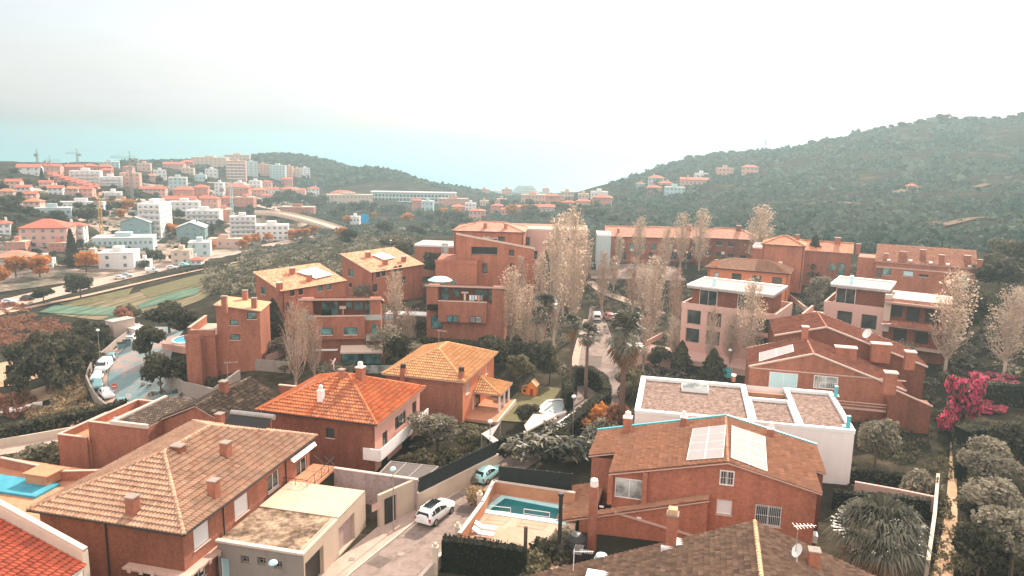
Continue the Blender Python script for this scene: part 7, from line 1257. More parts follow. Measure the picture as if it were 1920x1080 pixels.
TB = [('pink three storey house with bright red hipped roof on the left hillside', 42, 124, 428, 465, 'k', 'hip', 3, 5, .8), ('white balconied house with red roof right of the pink three storey one', 120, 157, 424, 456, 'w', 'hip', 3, 3, .7, None, 'f_red', True), ('white gabled house with red roof cut by the left edge', -14, 18, 420, 440, 'w', 'hip', 2, 3, .8), ('steep tan roofed house at the left edge above the orange trees', -2, 58, 483, 506, 's', 'hip', 2, 4, .8, None, 'f_salmon', False, 1.),
 ('white blank walled building below the dark cypress', 188, 250, 476, 506, 'w', 'flat', 2, 2, 1.), ('sandy low building left of the blank white one', 150, 192, 478, 500, 's', 'flat', 1, 3, .8), ('dark glazed building with flat white roof in the construction site', 178, 284, 447, 466, 't', 'flat', 1, 12, .5), ('slate grey gabled building beside the long white block', 229, 281, 417, 450, 'g', 'gfront', 3, 4, 1.2, None, 'roof_white'), ('long white apartment block running back from the slate gable', 262, 302, 385, 446, 'w', 'flat', 6, 4, 2., None, None, True), ('second slate grey gabled building, farther right', 333, 384, 427, 452, 'g', 'gfront', 3, 4, .9, None, 'roof_white'),
 ('white flat block behind the orange tree clump', 318, 373, 380, 402, 'w', 'flat', 3, 5, .6), ('white banded office block with long windows', 350, 411, 396, 421, 'w', 'flat', 3, 6, .6, None, None, True), ('coral house wall right of the banded white block', 404, 436, 394, 418, 'c', 'flat', 2, 2, .8), ('tall white five storey block near the valley road', 433, 480, 408, 449, 'w', 'flat', 5, 5, .6, None, None, True), ('stepped white block joined to the tall five storey one', 480, 541, 424, 451, 'w', 'flat', 3, 6, .6), ('grey low house in front of the second slate gable', 355, 394, 456, 482, 't', 'flat', 2, 2, 1.), ('long low building with flat pinkish canopy roof', 390, 450, 449, 466, 'k', 'flat', 1, 4, .4), ('beige block beside the valley road trees', 322, 356, 471, 496, 's', 'flat', 2, 2, .8), ('tiny kiosk with red roof on the valley road', 357, 377, 488, 497, 'w', 'hip', 1, 2, 1.),
 ('long white villa with row of rooftop skylights', 112, 192, 380, 396, 'w', 'flat', 1, 9, .3), ('pale teal flat roofed school on the left slope', 68, 130, 391, 406, 't', 'flat', 1, 6, .4), ('white balconied apartment block under the coral roofs', 134, 187, 322, 347, 'w', 'flat', 4, 6, .5, None, None, True), ('coral roofed block right of the balconied white one', 186, 208, 320, 336, 'c', 'hip', 2, 3, .8), ('white four storey block above the dark trees', 188, 228, 333, 354, 'w', 'flat', 4, 4, .6, None, None, True), ('coral and white block behind the grey crane mast', 227, 262, 326, 356, 'p', 'flat', 4, 4, .6), ('pale cube block below the dark tree clump', 198, 227, 362, 380, 'w', 'flat', 3, 3, .9, None, None, True), ('grey teal block of four storeys with white frames', 318, 350, 334, 360, 't', 'flat', 4, 4, .7),
 ('coral house with orange roof left of the white tower', 362, 390, 352, 372, 'c', 'hip', 2, 3, .8), ('coral house with broad orange roof below the grey teal block', 326, 362, 356, 374, 'c', 'hip', 2, 4, .7), ('long salmon roofed row in the middle of the town', 312, 366, 374, 392, 'p', 'gable', 2, 6, .5), ('salmon block with pale balcony right of the long row', 366, 408, 373, 392, 'p', 'hip', 2, 4, .6), ('pale house with red roofs in a row near the crane', 264, 310, 354, 368, 'k', 'gable', 2, 6, .4), ('white narrow tower house in the town middle', 403, 419, 344, 368, 'w', 'flat', 4, 2, 1.), ('coral stepped block with red roof beside the white tower', 419, 466, 352, 370, 'c', 'hip', 2, 5, .6), ('coral apartment block right of the pale tower crane', 440, 476, 371, 394, 'c', 'flat', 3, 4, .6), ('smaller coral block left of the pale tower crane', 414, 438, 372, 390, 'c', 'hip', 2, 3, .8),
 ('white house with red gable on the left skyline', 34, 74, 314, 330, 'w', 'gable', 2, 3, .7), ('low red roofed house on the skyline left of the white block', 76, 112, 312, 323, 'p', 'gable', 1, 4, .6), ('red roofed row on the skyline in the middle left', 112, 154, 313, 324, 'c', 'gable', 1, 5, .5), ('orange roofed house on the skyline above the white balconied block', 155, 182, 312, 324, 'c', 'hip', 1, 3, .8), ('second orange roofed house on the skyline, larger', 182, 208, 313, 326, 'c', 'hip', 2, 3, .8), ('grey flat block on the skyline behind the orange roofs', 188, 222, 304, 316, 't', 'flat', 3, 5, .5),
 ('grey beige stepped apartment block highest on the skyline', 360, 424, 296, 316, 's', 'flat', 4, 8, .4), ('pale green flat topped block on the skyline by the headland', 422, 468, 291, 306, 's', 'flat', 3, 7, .4), ('pink striped apartment tower below the skyline', 425, 461, 303, 336, 'p', 'flat', 6, 5, .5, None, None, True), ('pale tower right of the pink striped one', 460, 484, 305, 334, 't', 'flat', 6, 3, .6), ('sandy orange apartment tower at the foot of the headland', 482, 506, 309, 333, 'p', 'flat', 5, 4, .6), ('grey apartment block with dark windows below the headland', 506, 535, 311, 340, 't', 'flat', 6, 5, .5), ('salmon tower squeezed between grey and pale blocks', 535, 549, 313, 338, 'p', 'flat', 6, 2, .9), ('narrow pale salmon tower near the wood edge', 549, 563, 317, 336, 's', 'flat', 5, 2, .9), ('pale block farthest right below the headland', 563, 582, 316, 336, 'w', 'flat', 5, 3, .7), ('low red house at the foot of the apartment towers', 528, 548, 336, 346, 'c', 'gable', 1, 3, .8), ('red roofed house beside the pale skyline blocks', 340, 362, 304, 316, 'c', 'hip', 2, 3, .8), ('pinkish house row left of the skyline apartment block', 306, 344, 308, 318, 'p', 'gable', 1, 5, .5),
 ('low red brick sports hall above the flyover', 526, 588, 389, 402, 'b', 'flat', 1, 8, .4), ('peach building with columns at the left of the arcade', 612, 700, 366, 384, 's', 'flat', 2, 12, .25), ('pale stepped peach house before the arcade', 620, 660, 362, 378, 'p', 'hip', 2, 5, .5), ('long terracotta building right of the grey arcade', 822, 878, 373, 386, 'c', 'flat', 2, 8, .3), ('pale coral house under the arcade', 772, 790, 376, 396, 'c', 'gable', 2, 2, .8), ('grey house right of the pale coral one', 790, 812, 378, 396, 't', 'flat', 2, 3, .8), ('red roofed house in the valley trees', 848, 872, 388, 400, 'c', 'hip', 1, 3, .8), ('pink house among the valley trees near the villas', 880, 902, 396, 414, 'p', 'hip', 2, 3, .8), ('white house among the valley trees', 872, 892, 382, 396, 'w', 'flat', 2, 3, .8), ('pale roundabout kiosk beside the blue sign', 656, 674, 407, 420, 'w', 'flat', 1, 3, .8),
 ('small pinkish coastal block on the shore', 898, 918, 355, 366, 'p', 'flat', 2, 4, .6, None, None, False), ('white coastal house right of the pinkish block', 920, 940, 358, 368, 'w', 'flat', 1, 4, .6), ('pink coastal tower by the terraced hotel', 941, 960, 355, 372, 'p', 'flat', 3, 3, .6), ('pink shore house right of the terraced hotel', 1016, 1030, 354, 370, 'p', 'hip', 2, 2, .8), ('pale flat shore house on the right bay', 1052, 1076, 360, 374, 's', 'flat', 2, 4, .6), ('white shore house at the foot of the right hill', 1108, 1140, 360, 372, 'w', 'flat', 1, 5, .5), ('long pink block in the centre of the valley mouth', 976, 1022, 366, 382, 'p', 'flat', 2, 7, .4), ('coral house right of the long pink block', 1024, 1052, 368, 384, 'c', 'hip', 2, 4, .6), ('orange house in the trees at the valley mouth', 1054, 1078, 380, 396, 'c', 'hip', 2, 3, .7), ('coral house with broad roof at the foot of the right hill', 1110, 1146, 371, 388, 'c', 'hip', 2, 4, .7), ('peach house below the coral one at the hill foot', 1080, 1106, 378, 392, 'p', 'hip', 1, 4, .7), ('tan house row above the bare poplars', 1000, 1040, 388, 402, 's', 'gable', 1, 5, .5), ('pale house at the bay edge right of the shore houses', 1084, 1104, 364, 374, 's', 'flat', 1, 3, .6),
 ('small grey hillside house lowest left on the right hill', 1192, 1209, 345, 354, 't', 'hip', 1, 3, .8), ('pale grey hillside house with hipped roof', 1214, 1244, 334, 348, 't', 'hip', 2, 4, .7), ('coral hillside house in the middle of the group', 1212, 1240, 352, 366, 'c', 'hip', 2, 4, .7), ('second coral hillside house, higher in the group', 1236, 1262, 344, 356, 'p', 'hip', 1, 3, .7), ('white teal hillside house below the coral ones', 1248, 1284, 352, 367, 't', 'flat', 2, 5, .5), ('long pink hillside house above the lane', 1276, 1330, 337, 350, 'p', 'gable', 1, 7, .35), ('white roofed hillside house above the long pink one', 1304, 1328, 326, 336, 'w', 'flat', 1, 3, .7), ('pink hillside villa, second highest', 1346, 1375, 316, 331, 'p', 'flat', 2, 4, .6), ('salmon hillside villa with broad roof, highest', 1390, 1421, 314, 328, 'p', 'hip', 2, 4, .6), ('tiny orange hut alone on the right hillside', 1701, 1720, 349, 357, 's', 'hip', 1, 2, .8)]
for e in TB:
    lab, x0, x1, y0, y1, wl, rf, rows, cols, dp = e[:10]; town(lab, x0, x1, y0, y1, wl, rf, rows, cols, dp, *(e[10:]))
# stepped row of red roofed houses down the slope
for k in range(8):
    x = 92 + k * 11; y = 336 + k * 3.4; town('%s red roofed house of the stepped row on the left slope' % ['topmost', 'second from the top', 'third from the top', 'fourth from the top', 'fifth from the top', 'third from the bottom', 'second from the bottom', 'lowest'][k], x, x + 15, y - 9, y + 5, 'p', 'gable', 1, 2, .9, None, 'f_red', False, 'stepped row of red roofed houses')
FIL = 'red roofed town house low among trees'; 
for k, (x, y, w_, wl, rf) in enumerate([(486, 366, 22, 'p', 'gable'), (512, 364, 20, 'w', 'gable'), (536, 366, 24, 'p', 'hip'), (562, 366, 20, 'k', 'gable'), (588, 364, 22, 'w', 'hip'), (500, 376, 20, 'k', 'hip'), (280, 340, 22, 'p', 'hip'), (300, 330, 22, 'w', 'flat'), (376, 338, 20, 't', 'flat'), (396, 328, 22, 'w', 'flat'), (352, 326, 22, 's', 'flat'), (270, 318, 24, 'k', 'flat'), (240, 322, 18, 'p', 'hip'), (478, 350, 22, 'w', 'flat'), (500, 350, 18, 'p', 'hip'), (448, 352, 20, 'w', 'flat'), (24, 352, 26, 'k', 'gable'), (44, 362, 24, 'w', 'gable'), (10, 372, 28, 'k', 'hip'), (56, 374, 24, 'k', 'gable'), (104, 364, 26, 'w', 'gable'), (132, 366, 26, 'k', 'hip'), (160, 366, 26, 'p', 'gable'), (86, 352, 22, 'k', 'gable'), (60, 392, 30, 'k', 'hip'), (230, 388, 26, 'p', 'flat'), (420, 400, 20, 'p', 'hip'), (20, 500, 26, 's', 'hip'), (84, 500, 28, 'w', 'flat'), (270, 500, 22, 'w', 'flat'), (110, 470, 30, 'c', 'flat'), (30, 470, 34, 'c', 'flat'), (640, 372, 16, 'p', 'hip'), (900, 404, 18, 'c', 'hip'), (930, 396, 22, 'c', 'hip'), (950, 402, 20, 'p', 'hip'), (970, 396, 18, 'c', 'gable'), (908, 384, 16, 's', 'flat'), (940, 382, 18, 'p', 'flat')]):
    C_ = {'p': 'salmon', 'w': 'white', 'k': 'pinkish', 't': 'grey teal', 's': 'sandy', 'c': 'coral'}[wl]; wh = ['on the left hillside', 'in the middle of the town', 'near the valley road', 'at the foot of the headland', 'near the valley mouth'][0 if x < 180 else 1 if x < 330 else 2 if x < 470 else 3 if x < 700 else 4]; rfn = {'gable': 'gable roofed', 'hip': 'hip roofed', 'flat': 'flat roofed'}[rf]
    nth = ['', 'second ', 'third ', 'fourth ', 'fifth '][sum(1 for q in USED if q == (C_, rfn, wh))] if (C_, rfn, wh) in USED else ''
    lab = f'small {C_} {rfn} house {wh}'; n_ = sum(1 for l_ in list(USED) if isinstance(l_, str) and l_.split('#')[0] == lab); USED.add(lab + '#%d' % n_)
    lab2 = lab + ['', ', farther back', ', nearest the trees', ', lowest of its kind', ', highest of its kind'][n_]
    town(lab2, x - w_ / 2, x + w_ / 2, y - w_ * .45, y + 3, wl, rf, 1 if w_ < 22 else 2, 3, .8, None, 'f_red' if k % 3 else 'f_orange', False, 'small houses filling the town')
# long grey arcade, hotel, flyover
q = G(775, 380); D_ = float((q - CAM) @ _F); r = thing('arcade_building', 'long grey arcaded building stretching across the valley', 'building', tuple(q), R(2)); w_ = 158 * D_ / FPX; hh = 18 * D_ / FPX; b = MB(); b.bx(-w_ / 2, w_ / 2, 0, 14, -4, hh); b.obj('wall', M['t' if 't' in M else 'teal_render'], r); b = MB(); b.bx(-w_ / 2 - .5, w_ / 2 + .5, -1, 14.5, hh + .001, hh + .8); b.obj('roof', M['roof_white'], r)
for i in range(2):
    for k in range(24): o = link('window', wmesh('glass'), r); o.location = (-w_ / 2 + w_ * (k + .5) / 24, -.002, hh * (.28 + .42 * i)); o.scale = (w_ / 34, 1, hh * .22)
    b = MB(); b.bx(-w_ / 2, w_ / 2, -1., -.003, hh * (.06 + .44 * i), hh * (.06 + .44 * i) + .6); b.obj('balcony', M['white_far'], r)
q = PD(985, 364, 1380); r = thing('terraced_hotel', 'white terraced hotel with curved floors on the shore', 'hotel', tuple(q), 0)
for k in range(5): b = MB(); w_ = 56 - k * 6; b.prism([(w_ / 2 * math.cos(a) , 16 * math.sin(a) + 8) for a in np.linspace(0, 2 * math.pi, 25)[:-1]], k * 3. - (3 if k == 0 else 0), k * 3. + 1.5, 0); o = b.obj('floor_slab', M['white_far'], r); b = MB(); b.prism([(w_ * .47 * math.cos(a), 15 * math.sin(a) + 8) for a in np.linspace(0, 2 * math.pi, 25)[:-1]], k * 3. + 1.501, k * 3. + 2.999, 0); b.obj('glazing', M['slate_render'], o)
pp = [P(*c) for c in ((478, 398, -7), (520, 399, -7.5), (560, 407, -9), (610, 421, -11.5), (655, 437, -14.5))]; pp = resample(smooth(pp, 2), 6); l_, r_ = wline(pp, 9); o0 = pp[0]; rr = thing('flyover', 'pale concrete flyover curving down to the valley road', 'bridge', tuple(o0)); b = MB(); k = MB()
for i in range(len(pp) - 1):
    A, B, C_, D = [np.append(v, 0) for v in (l_[i], l_[i + 1], r_[i + 1], r_[i])]; z0, z1 = pp[i][2], pp[i + 1][2]; f = lambda q, z: (q[0] - o0[0], q[1] - o0[1], z - o0[2])
    b.face([f(D, z0), f(C_, z1), f(B, z1), f(A, z0)]); b.face([f(A, z0 - 1.3), f(D, z0 - 1.3), f(D, z0), f(A, z0)]); b.face([f(D, z0 - 1.3), f(C_, z1 - 1.3), f(C_, z1), f(D, z0)]); b.face([f(B, z1 - 1.3), f(A, z0 - 1.3), f(A, z0), f(B, z1)])
    for e0, e1 in ((D, C_), (A, B)): k.face([f(e0, z0 + .01), f(e1, z1 + .01), f(e1, z1 + .9), f(e0, z0 + .9)])
b.obj('deck', M['beige_conc'], rr); k.obj('parapet', M['coping'], rr)
for i in range(3, len(pp) - 3, 6): k = MB(); k.bx(pp[i][0] - o0[0] - 1, pp[i][0] - o0[0] + 1, pp[i][1] - o0[1] - 1, pp[i][1] - o0[1] + 1, -22, pp[i][2] - o0[2] - 1.301); k.obj('pier', M['beige_conc'], rr)
path('roundabout_road', [(560, 432), (620, 428), (680, 430), (740, 425), (800, 432)], 12, M['asphalt_teal'], .3, label='grey road by the roundabout in the valley', cat='road')
b = MB(); b.bx(-2.2, 2.2, -.1, .1, 2, 7.5); q = G(684, 425); r = thing('sign_board', 'bright blue square road sign by the roundabout', 'sign', tuple(q), .2); M['sign_blue'] = plain('blue_sign_paint', (.0, .32, .62), .5); b.obj('board', M['sign_blue'], r); k = MB(); k.tube((0, .15, 0), (0, .15, 7.4), .12); k.obj('post', M['metal_pole'], r)
# tower cranes and pylon
def crane(label, bx, by, ty, x0, x1, mat, yaw=0):
    q = G(bx, by); D = float((q - CAM) @ _F); Hh = (by - ty) * D / FPX; r = thing('tower_crane', label, 'crane', tuple(q), R(yaw)); b = MB(); s = .55
    for a, c in ((-s, -s), (s, -s), (s, s), (-s, s)): b.tube((a, c, 0), (a, c, Hh), .14, n=4)
    n = int(Hh / 2); 
    for k in range(n): z = Hh * k / n; z2 = Hh * (k + 1) / n; b.tube((-s, -s, z), (s, -s, z2), .07, n=3); b.tube((s, s, z), (s, -s, z2), .07, n=3); b.tube((-s, s, z2), (-s, -s, z), .07, n=3)
    b.obj('mast', M[mat], r); b = MB(); l0, l1 = (x0 - bx) * D / FPX, (x1 - bx) * D / FPX
    b.tube((l0, 0, Hh), (l1, 0, Hh), .16, n=4); b.tube((l0, .0, Hh + 1), (l1 * .9, 0, Hh + 1), .1, n=4)
    for k in range(int(abs(l1 - l0) / 2)): x = l0 + (l1 - l0) * k / int(abs(l1 - l0) / 2); b.tube((x, 0, Hh), (x + 1, 0, Hh + 1), .06, n=3)
    b.tube((0, 0, Hh), (0, 0, Hh + 4), .2, n=4); b.tube((0, 0, Hh + 4), (l0 * .8, 0, Hh + 1), .05, n=3); b.tube((0, 0, Hh + 4), (l1 * .8, 0, Hh + 1), .05, n=3); b.obj('jib', M[mat], r); b = MB(); xx = l0 if abs(l0) < abs(l1) else l1; b.bx(xx - 1, xx + 1, -.8, .8, Hh - 1.8, Hh); b.obj('counterweight', M['grey_conc'], r)
M['crane_yellow'] = plain('yellow_crane_steel', (.5, .27, .08), .6); M['crane_grey'] = plain('grey_crane_steel', (.2, .2, .2), .6); M['crane_teal'] = plain('pale_teal_crane_steel', (.35, .5, .5), .6)
crane('grey tower crane seen end on at the far left skyline', 72, 324, 289, 70, 76, 'crane_grey'); crane('low grey crane with short jib on the left skyline', 95, 322, 302, 86, 116, 'crane_grey'); crane('grey tower crane with long left jib on the skyline', 147, 322, 289, 126, 152, 'crane_grey'); crane('tallest grey tower crane in the middle of the town', 250, 392, 298, 214, 262, 'crane_grey'); crane('yellow lattice crane mast in the construction site', 191, 442, 377, 186, 250, 'crane_yellow', 15); crane('pale teal crane mast right of the town middle', 437, 432, 354, 420, 460, 'crane_teal')
def lattice(label, bx, by, ty, D, wid):
    q = PD(bx, by, D); q[2] = h(q[0], q[1]) - .5; Hh = (by - ty) * D / FPX; r = thing('pylon', label, 'pylon', tuple(q)); b = MB()
    for a in (-1, 1):
        for c in (-1, 1): b.tube((a * wid, c * wid, 0), (a * .3, c * .3, Hh), .12, n=4)
    for k in range(8):
        t0, t1 = k / 8, (k + 1) / 8; w0, w1 = wid + (.3 - wid) * t0, wid + (.3 - wid) * t1
        for a in (-1, 1): b.tube((-w0, a * w0, Hh * t0), (w1, a * w1, Hh * t1), .06, n=3); b.tube((w0, a * w0, Hh * t0), (-w1, a * w1, Hh * t1), .06, n=3)
    b.obj('mast', M['metal_pole'], r); b = MB()
    for t in (.8, .9, .98): b.tube((-2.2, 0, Hh * t), (2.2, 0, Hh * t), .1, n=4)
    b.obj('cross_arm', M['metal_pole'], r)
lattice('tall lattice pylon on the ridge of the right hill', 1619, 252, 215, 626, 1.8); lattice('thin mast on the shoulder of the right hill', 1434, 290, 262, 662, .8)
# town trees: each its own object
TG = 'trees among the town houses'
spots = [(20, 340, 12), (8, 352, 14), (40, 352, 16), (56, 346, 12), (10, 394, 26), (32, 400, 24), (52, 404, 22), (8, 416, 20), (40, 420, 22), (70, 410, 18), (84, 380, 16), (108, 392, 18), (112, 416, 26), (170, 405, 26), (165, 420, 34), (178, 395, 22), (120, 350, 10), (84, 360, 12), (200, 372, 14), (230, 375, 20), (240, 385, 22), (262, 378, 22), (268, 342, 20), (286, 340, 14), (296, 312, 14), (298, 345, 14), (252, 350, 12), (212, 356, 12), (184, 366, 14), (150, 372, 12), (310, 402, 18), (312, 420, 22), (325, 408, 18), (336, 412, 20), (300, 430, 16), (395, 420, 14), (400, 432, 14), (412, 425, 16), (420, 400, 14), (436, 396, 14), (480, 388, 20), (500, 394, 22), (520, 386, 20), (540, 384, 26), (580, 386, 24), (600, 392, 22), (606, 380, 20), (560, 380, 18), (640, 404, 24), (660, 400, 26), (680, 400, 24), (700, 402, 24), (630, 410, 22), (720, 404, 20), (734, 398, 18), (750, 404, 22), (760, 412, 20), (790, 410, 22), (806, 418, 20), (820, 412, 18), (840, 418, 26), (860, 424, 26), (880, 426, 24), (826, 428, 22), (800, 432, 20), (850, 434, 20), (890, 436, 22), (772, 440, 18), (906, 380, 16), (926, 388, 14), (945, 390, 16), (965, 386, 14), (990, 392, 20), (1012, 398, 22), (1040, 396, 18), (1000, 405, 24), (1060, 400, 22), (1080, 402, 22), (1100, 398, 18), (1120, 394, 18), (1104, 408, 24), (990, 415, 20), (1020, 412, 20), (1075, 415, 24), (1125, 412, 24), (1140, 405, 20), (1150, 420, 24),
         (350, 465, 22), (340, 478, 24), (345, 490, 16), (325, 492, 16), (300, 492, 22), (280, 488, 22), (262, 492, 20), (270, 505, 20), (60, 490, 18), (70, 478, 16), (20, 466, 18), (44, 482, 20), (100, 492, 22), (120, 500, 18), (245, 500, 14), (410, 455, 16), (312, 350, 10), (388, 345, 10), (410, 342, 8), (470, 362, 12), (520, 372, 14), (548, 372, 14), (580, 372, 14), (455, 380, 14), (470, 400, 16), (300, 368, 12), (245, 340, 12), (140, 410, 18), (150, 470, 20), (80, 450, 14), (4, 365, 22), (16, 384, 24), (36, 380, 18), (6, 432, 26), (30, 440, 20), (52, 436, 18), (96, 342, 12), (150, 398, 22), (190, 412, 24), (205, 400, 20), (62, 330, 12), (28, 330, 16), (220, 395, 18), (290, 395, 18), (345, 392, 12), (330, 365, 12), (292, 372, 12), (250, 410, 16), (440, 365, 12), (395, 372, 12), (465, 405, 14), (520, 412, 18), (545, 416, 18), (210, 380, 14), (128, 380, 14), (75, 352, 12), (118, 340, 10)]
TL = ['dark green tree on the left hillside among the houses', 'dark green tree between the town blocks', 'dark green tree in the valley below the headland', 'dark green tree at the valley mouth']
for k, (x, y, w_) in enumerate(spots): plant('fardark' + 'ab'[k % 2], x, y, y - w_ * rng.uniform(.75, 1.05), TL[0 if x < 190 else 1 if x < 480 else 2 if x < 900 else 3], w_, TG + ' ' + ['left', 'middle', 'valley', 'mouth'][0 if x < 190 else 1 if x < 480 else 2 if x < 900 else 3])
for k, (x, y, w_) in enumerate([(30, 522, 44), (75, 522, 44), (162, 512, 44), (0, 535, 36), (305, 440, 24), (320, 442, 24), (335, 440, 20), (420, 462, 22), (438, 464, 20), (456, 466, 18), (466, 460, 20), (480, 458, 20), (505, 456, 20), (548, 452, 22), (560, 450, 22), (572, 448, 20), (585, 444, 22), (400, 470, 18), (388, 474, 18), (640, 448, 22), (240, 398, 26), (228, 412, 20), (764, 420, 22), (835, 412, 22), (855, 408, 20), (1015, 402, 16), (1058, 392, 16), (960, 408, 24), (985, 400, 18), (650, 420, 16), (700, 412, 14)]):
    plant('farorange' + 'ab'[k % 2], x, y, y - w_ * .95, 'orange autumn tree along the valley road' if 180 < x < 600 and y > 430 else 'large orange autumn tree at the left edge' if x < 180 else 'orange autumn tree between far houses', w_, 'orange trees along the valley road' if 180 < x < 600 and y > 430 else 'orange trees at the left edge' if x < 180 else 'orange trees between far houses')
plant('cypress', 137, 502, 432, 'tall dark cypress beside the blank white building', 24); plant('darka', 82, 570, 540, 'round dark tree between the field path and orange trees', 42); plant('darkb', 152, 562, 515, 'dark tree at the corner of the field path', 46); plant('cypress', 80, 345, 316, 'dark cypress on the left slope', 10); plant('cypress', 398, 442, 418, 'thin dark cypress beside the coral wall', 8); plant('darka', 225, 592, 574, 'small dark tree beyond the field edge', 20)
for k in range(26): x = 340 + k * 11 + rng.uniform(-3, 3); y = 512 - k * 2.35 + rng.uniform(-2, 2); plant('bush_dark', x, y, y - 6, 'small round shrub lining the sandy path', 7, 'round shrubs lining the sandy path')
for k, (x, w_) in enumerate([(1290, 16), (1240, 12), (1330, 10), (1372, 14), (1400, 12), (1460, 12), (1490, 10), (1512, 10), (1545, 12), (1570, 10), (1640, 12), (1655, 12), (1672, 12), (1690, 14), (1700, 10), (1724, 14), (1740, 14), (1768, 30), (1788, 12), (1810, 12), (1828, 12), (1842, 12), (1868, 20), (1895, 22), (1915, 18), (1160, 14), (1182, 10)]):
    yr = np.interp(x, [1150, 1250, 1310, 1360, 1440, 1540, 1620, 1700, 1765, 1850, 1920], [350, 310, 294, 290, 288, 270, 249, 236, 226, 226, 223]); plant('pine' if w_ > 18 else 'fardarka', x, yr + 5, None, 'broad pine crowning the right hill' if w_ == 30 else 'broad ridge pine' + [' right of the crowning one', ' near the right edge', ' at the right edge'][(x > 1880) + (x > 1900)] if w_ > 16 else 'small dark tree on the ridge of the right hill', w_, None if w_ > 16 else 'small trees on the ridge of the right hill', pos=PD(x, yr + 3, np.interp(x, [1150, 1440, 1765, 1920], [830, 655, 606, 596])), Hm=w_ * .9 * 620 / FPX * (.6 if w_ > 18 else 1))
C = inpoly(-20, 620, 318, 470, 700); shrub_field('town_gardens', C, rng.uniform(1, 2.6, len(C)), 14, M['l_hill'], 'low garden greenery between the town houses', .6)
C = np.concatenate([inpoly(600, 1160, 366, 445, 900), inpoly(560, 700, 380, 415, 120), inpoly(1120, 1340, 365, 432, 420)]); shrub_field('valley_scrub', C, rng.uniform(1.2, 3.2, len(C)), 14, M['l_hill'], 'haze tinted green scrub filling the valley bottom', .6)
# ------------------------------------------------------------------ vehicles and small things
def carpaint(n, c): return plain(n, c, .28, .0, .03, .5, .55)
M['car_white'] = carpaint('white_car_paint', (.78, .77, .76)); M['car_silver'] = carpaint('silver_car_paint', (.42, .5, .5)); M['car_teal'] = carpaint('grey_teal_car_paint', (.16, .3, .32)); M['car_dark'] = carpaint('dark_car_paint', (.03, .05, .05)); M['car_red'] = carpaint('dull_red_car_paint', (.35, .12, .1)); M['car_aqua'] = carpaint('pale_aqua_car_paint', (.4, .7, .68))
M['tyre'] = plain('tyre_rubber', (.02, .019, .018), .85); M['rim'] = plain('alloy_rim', (.35, .34, .33), .35, .6); M['lamp_red'] = plain('red_tail_lamp', (.45, .03, .03), .25); M['lamp_clear'] = plain('clear_headlamp', (.7, .72, .72), .15); M['car_glass'] = glassmat('tinted_car_glass', (.02, .024, .024), .06); M['black_plastic'] = plain('black_plastic', (.03, .03, .03), .6)
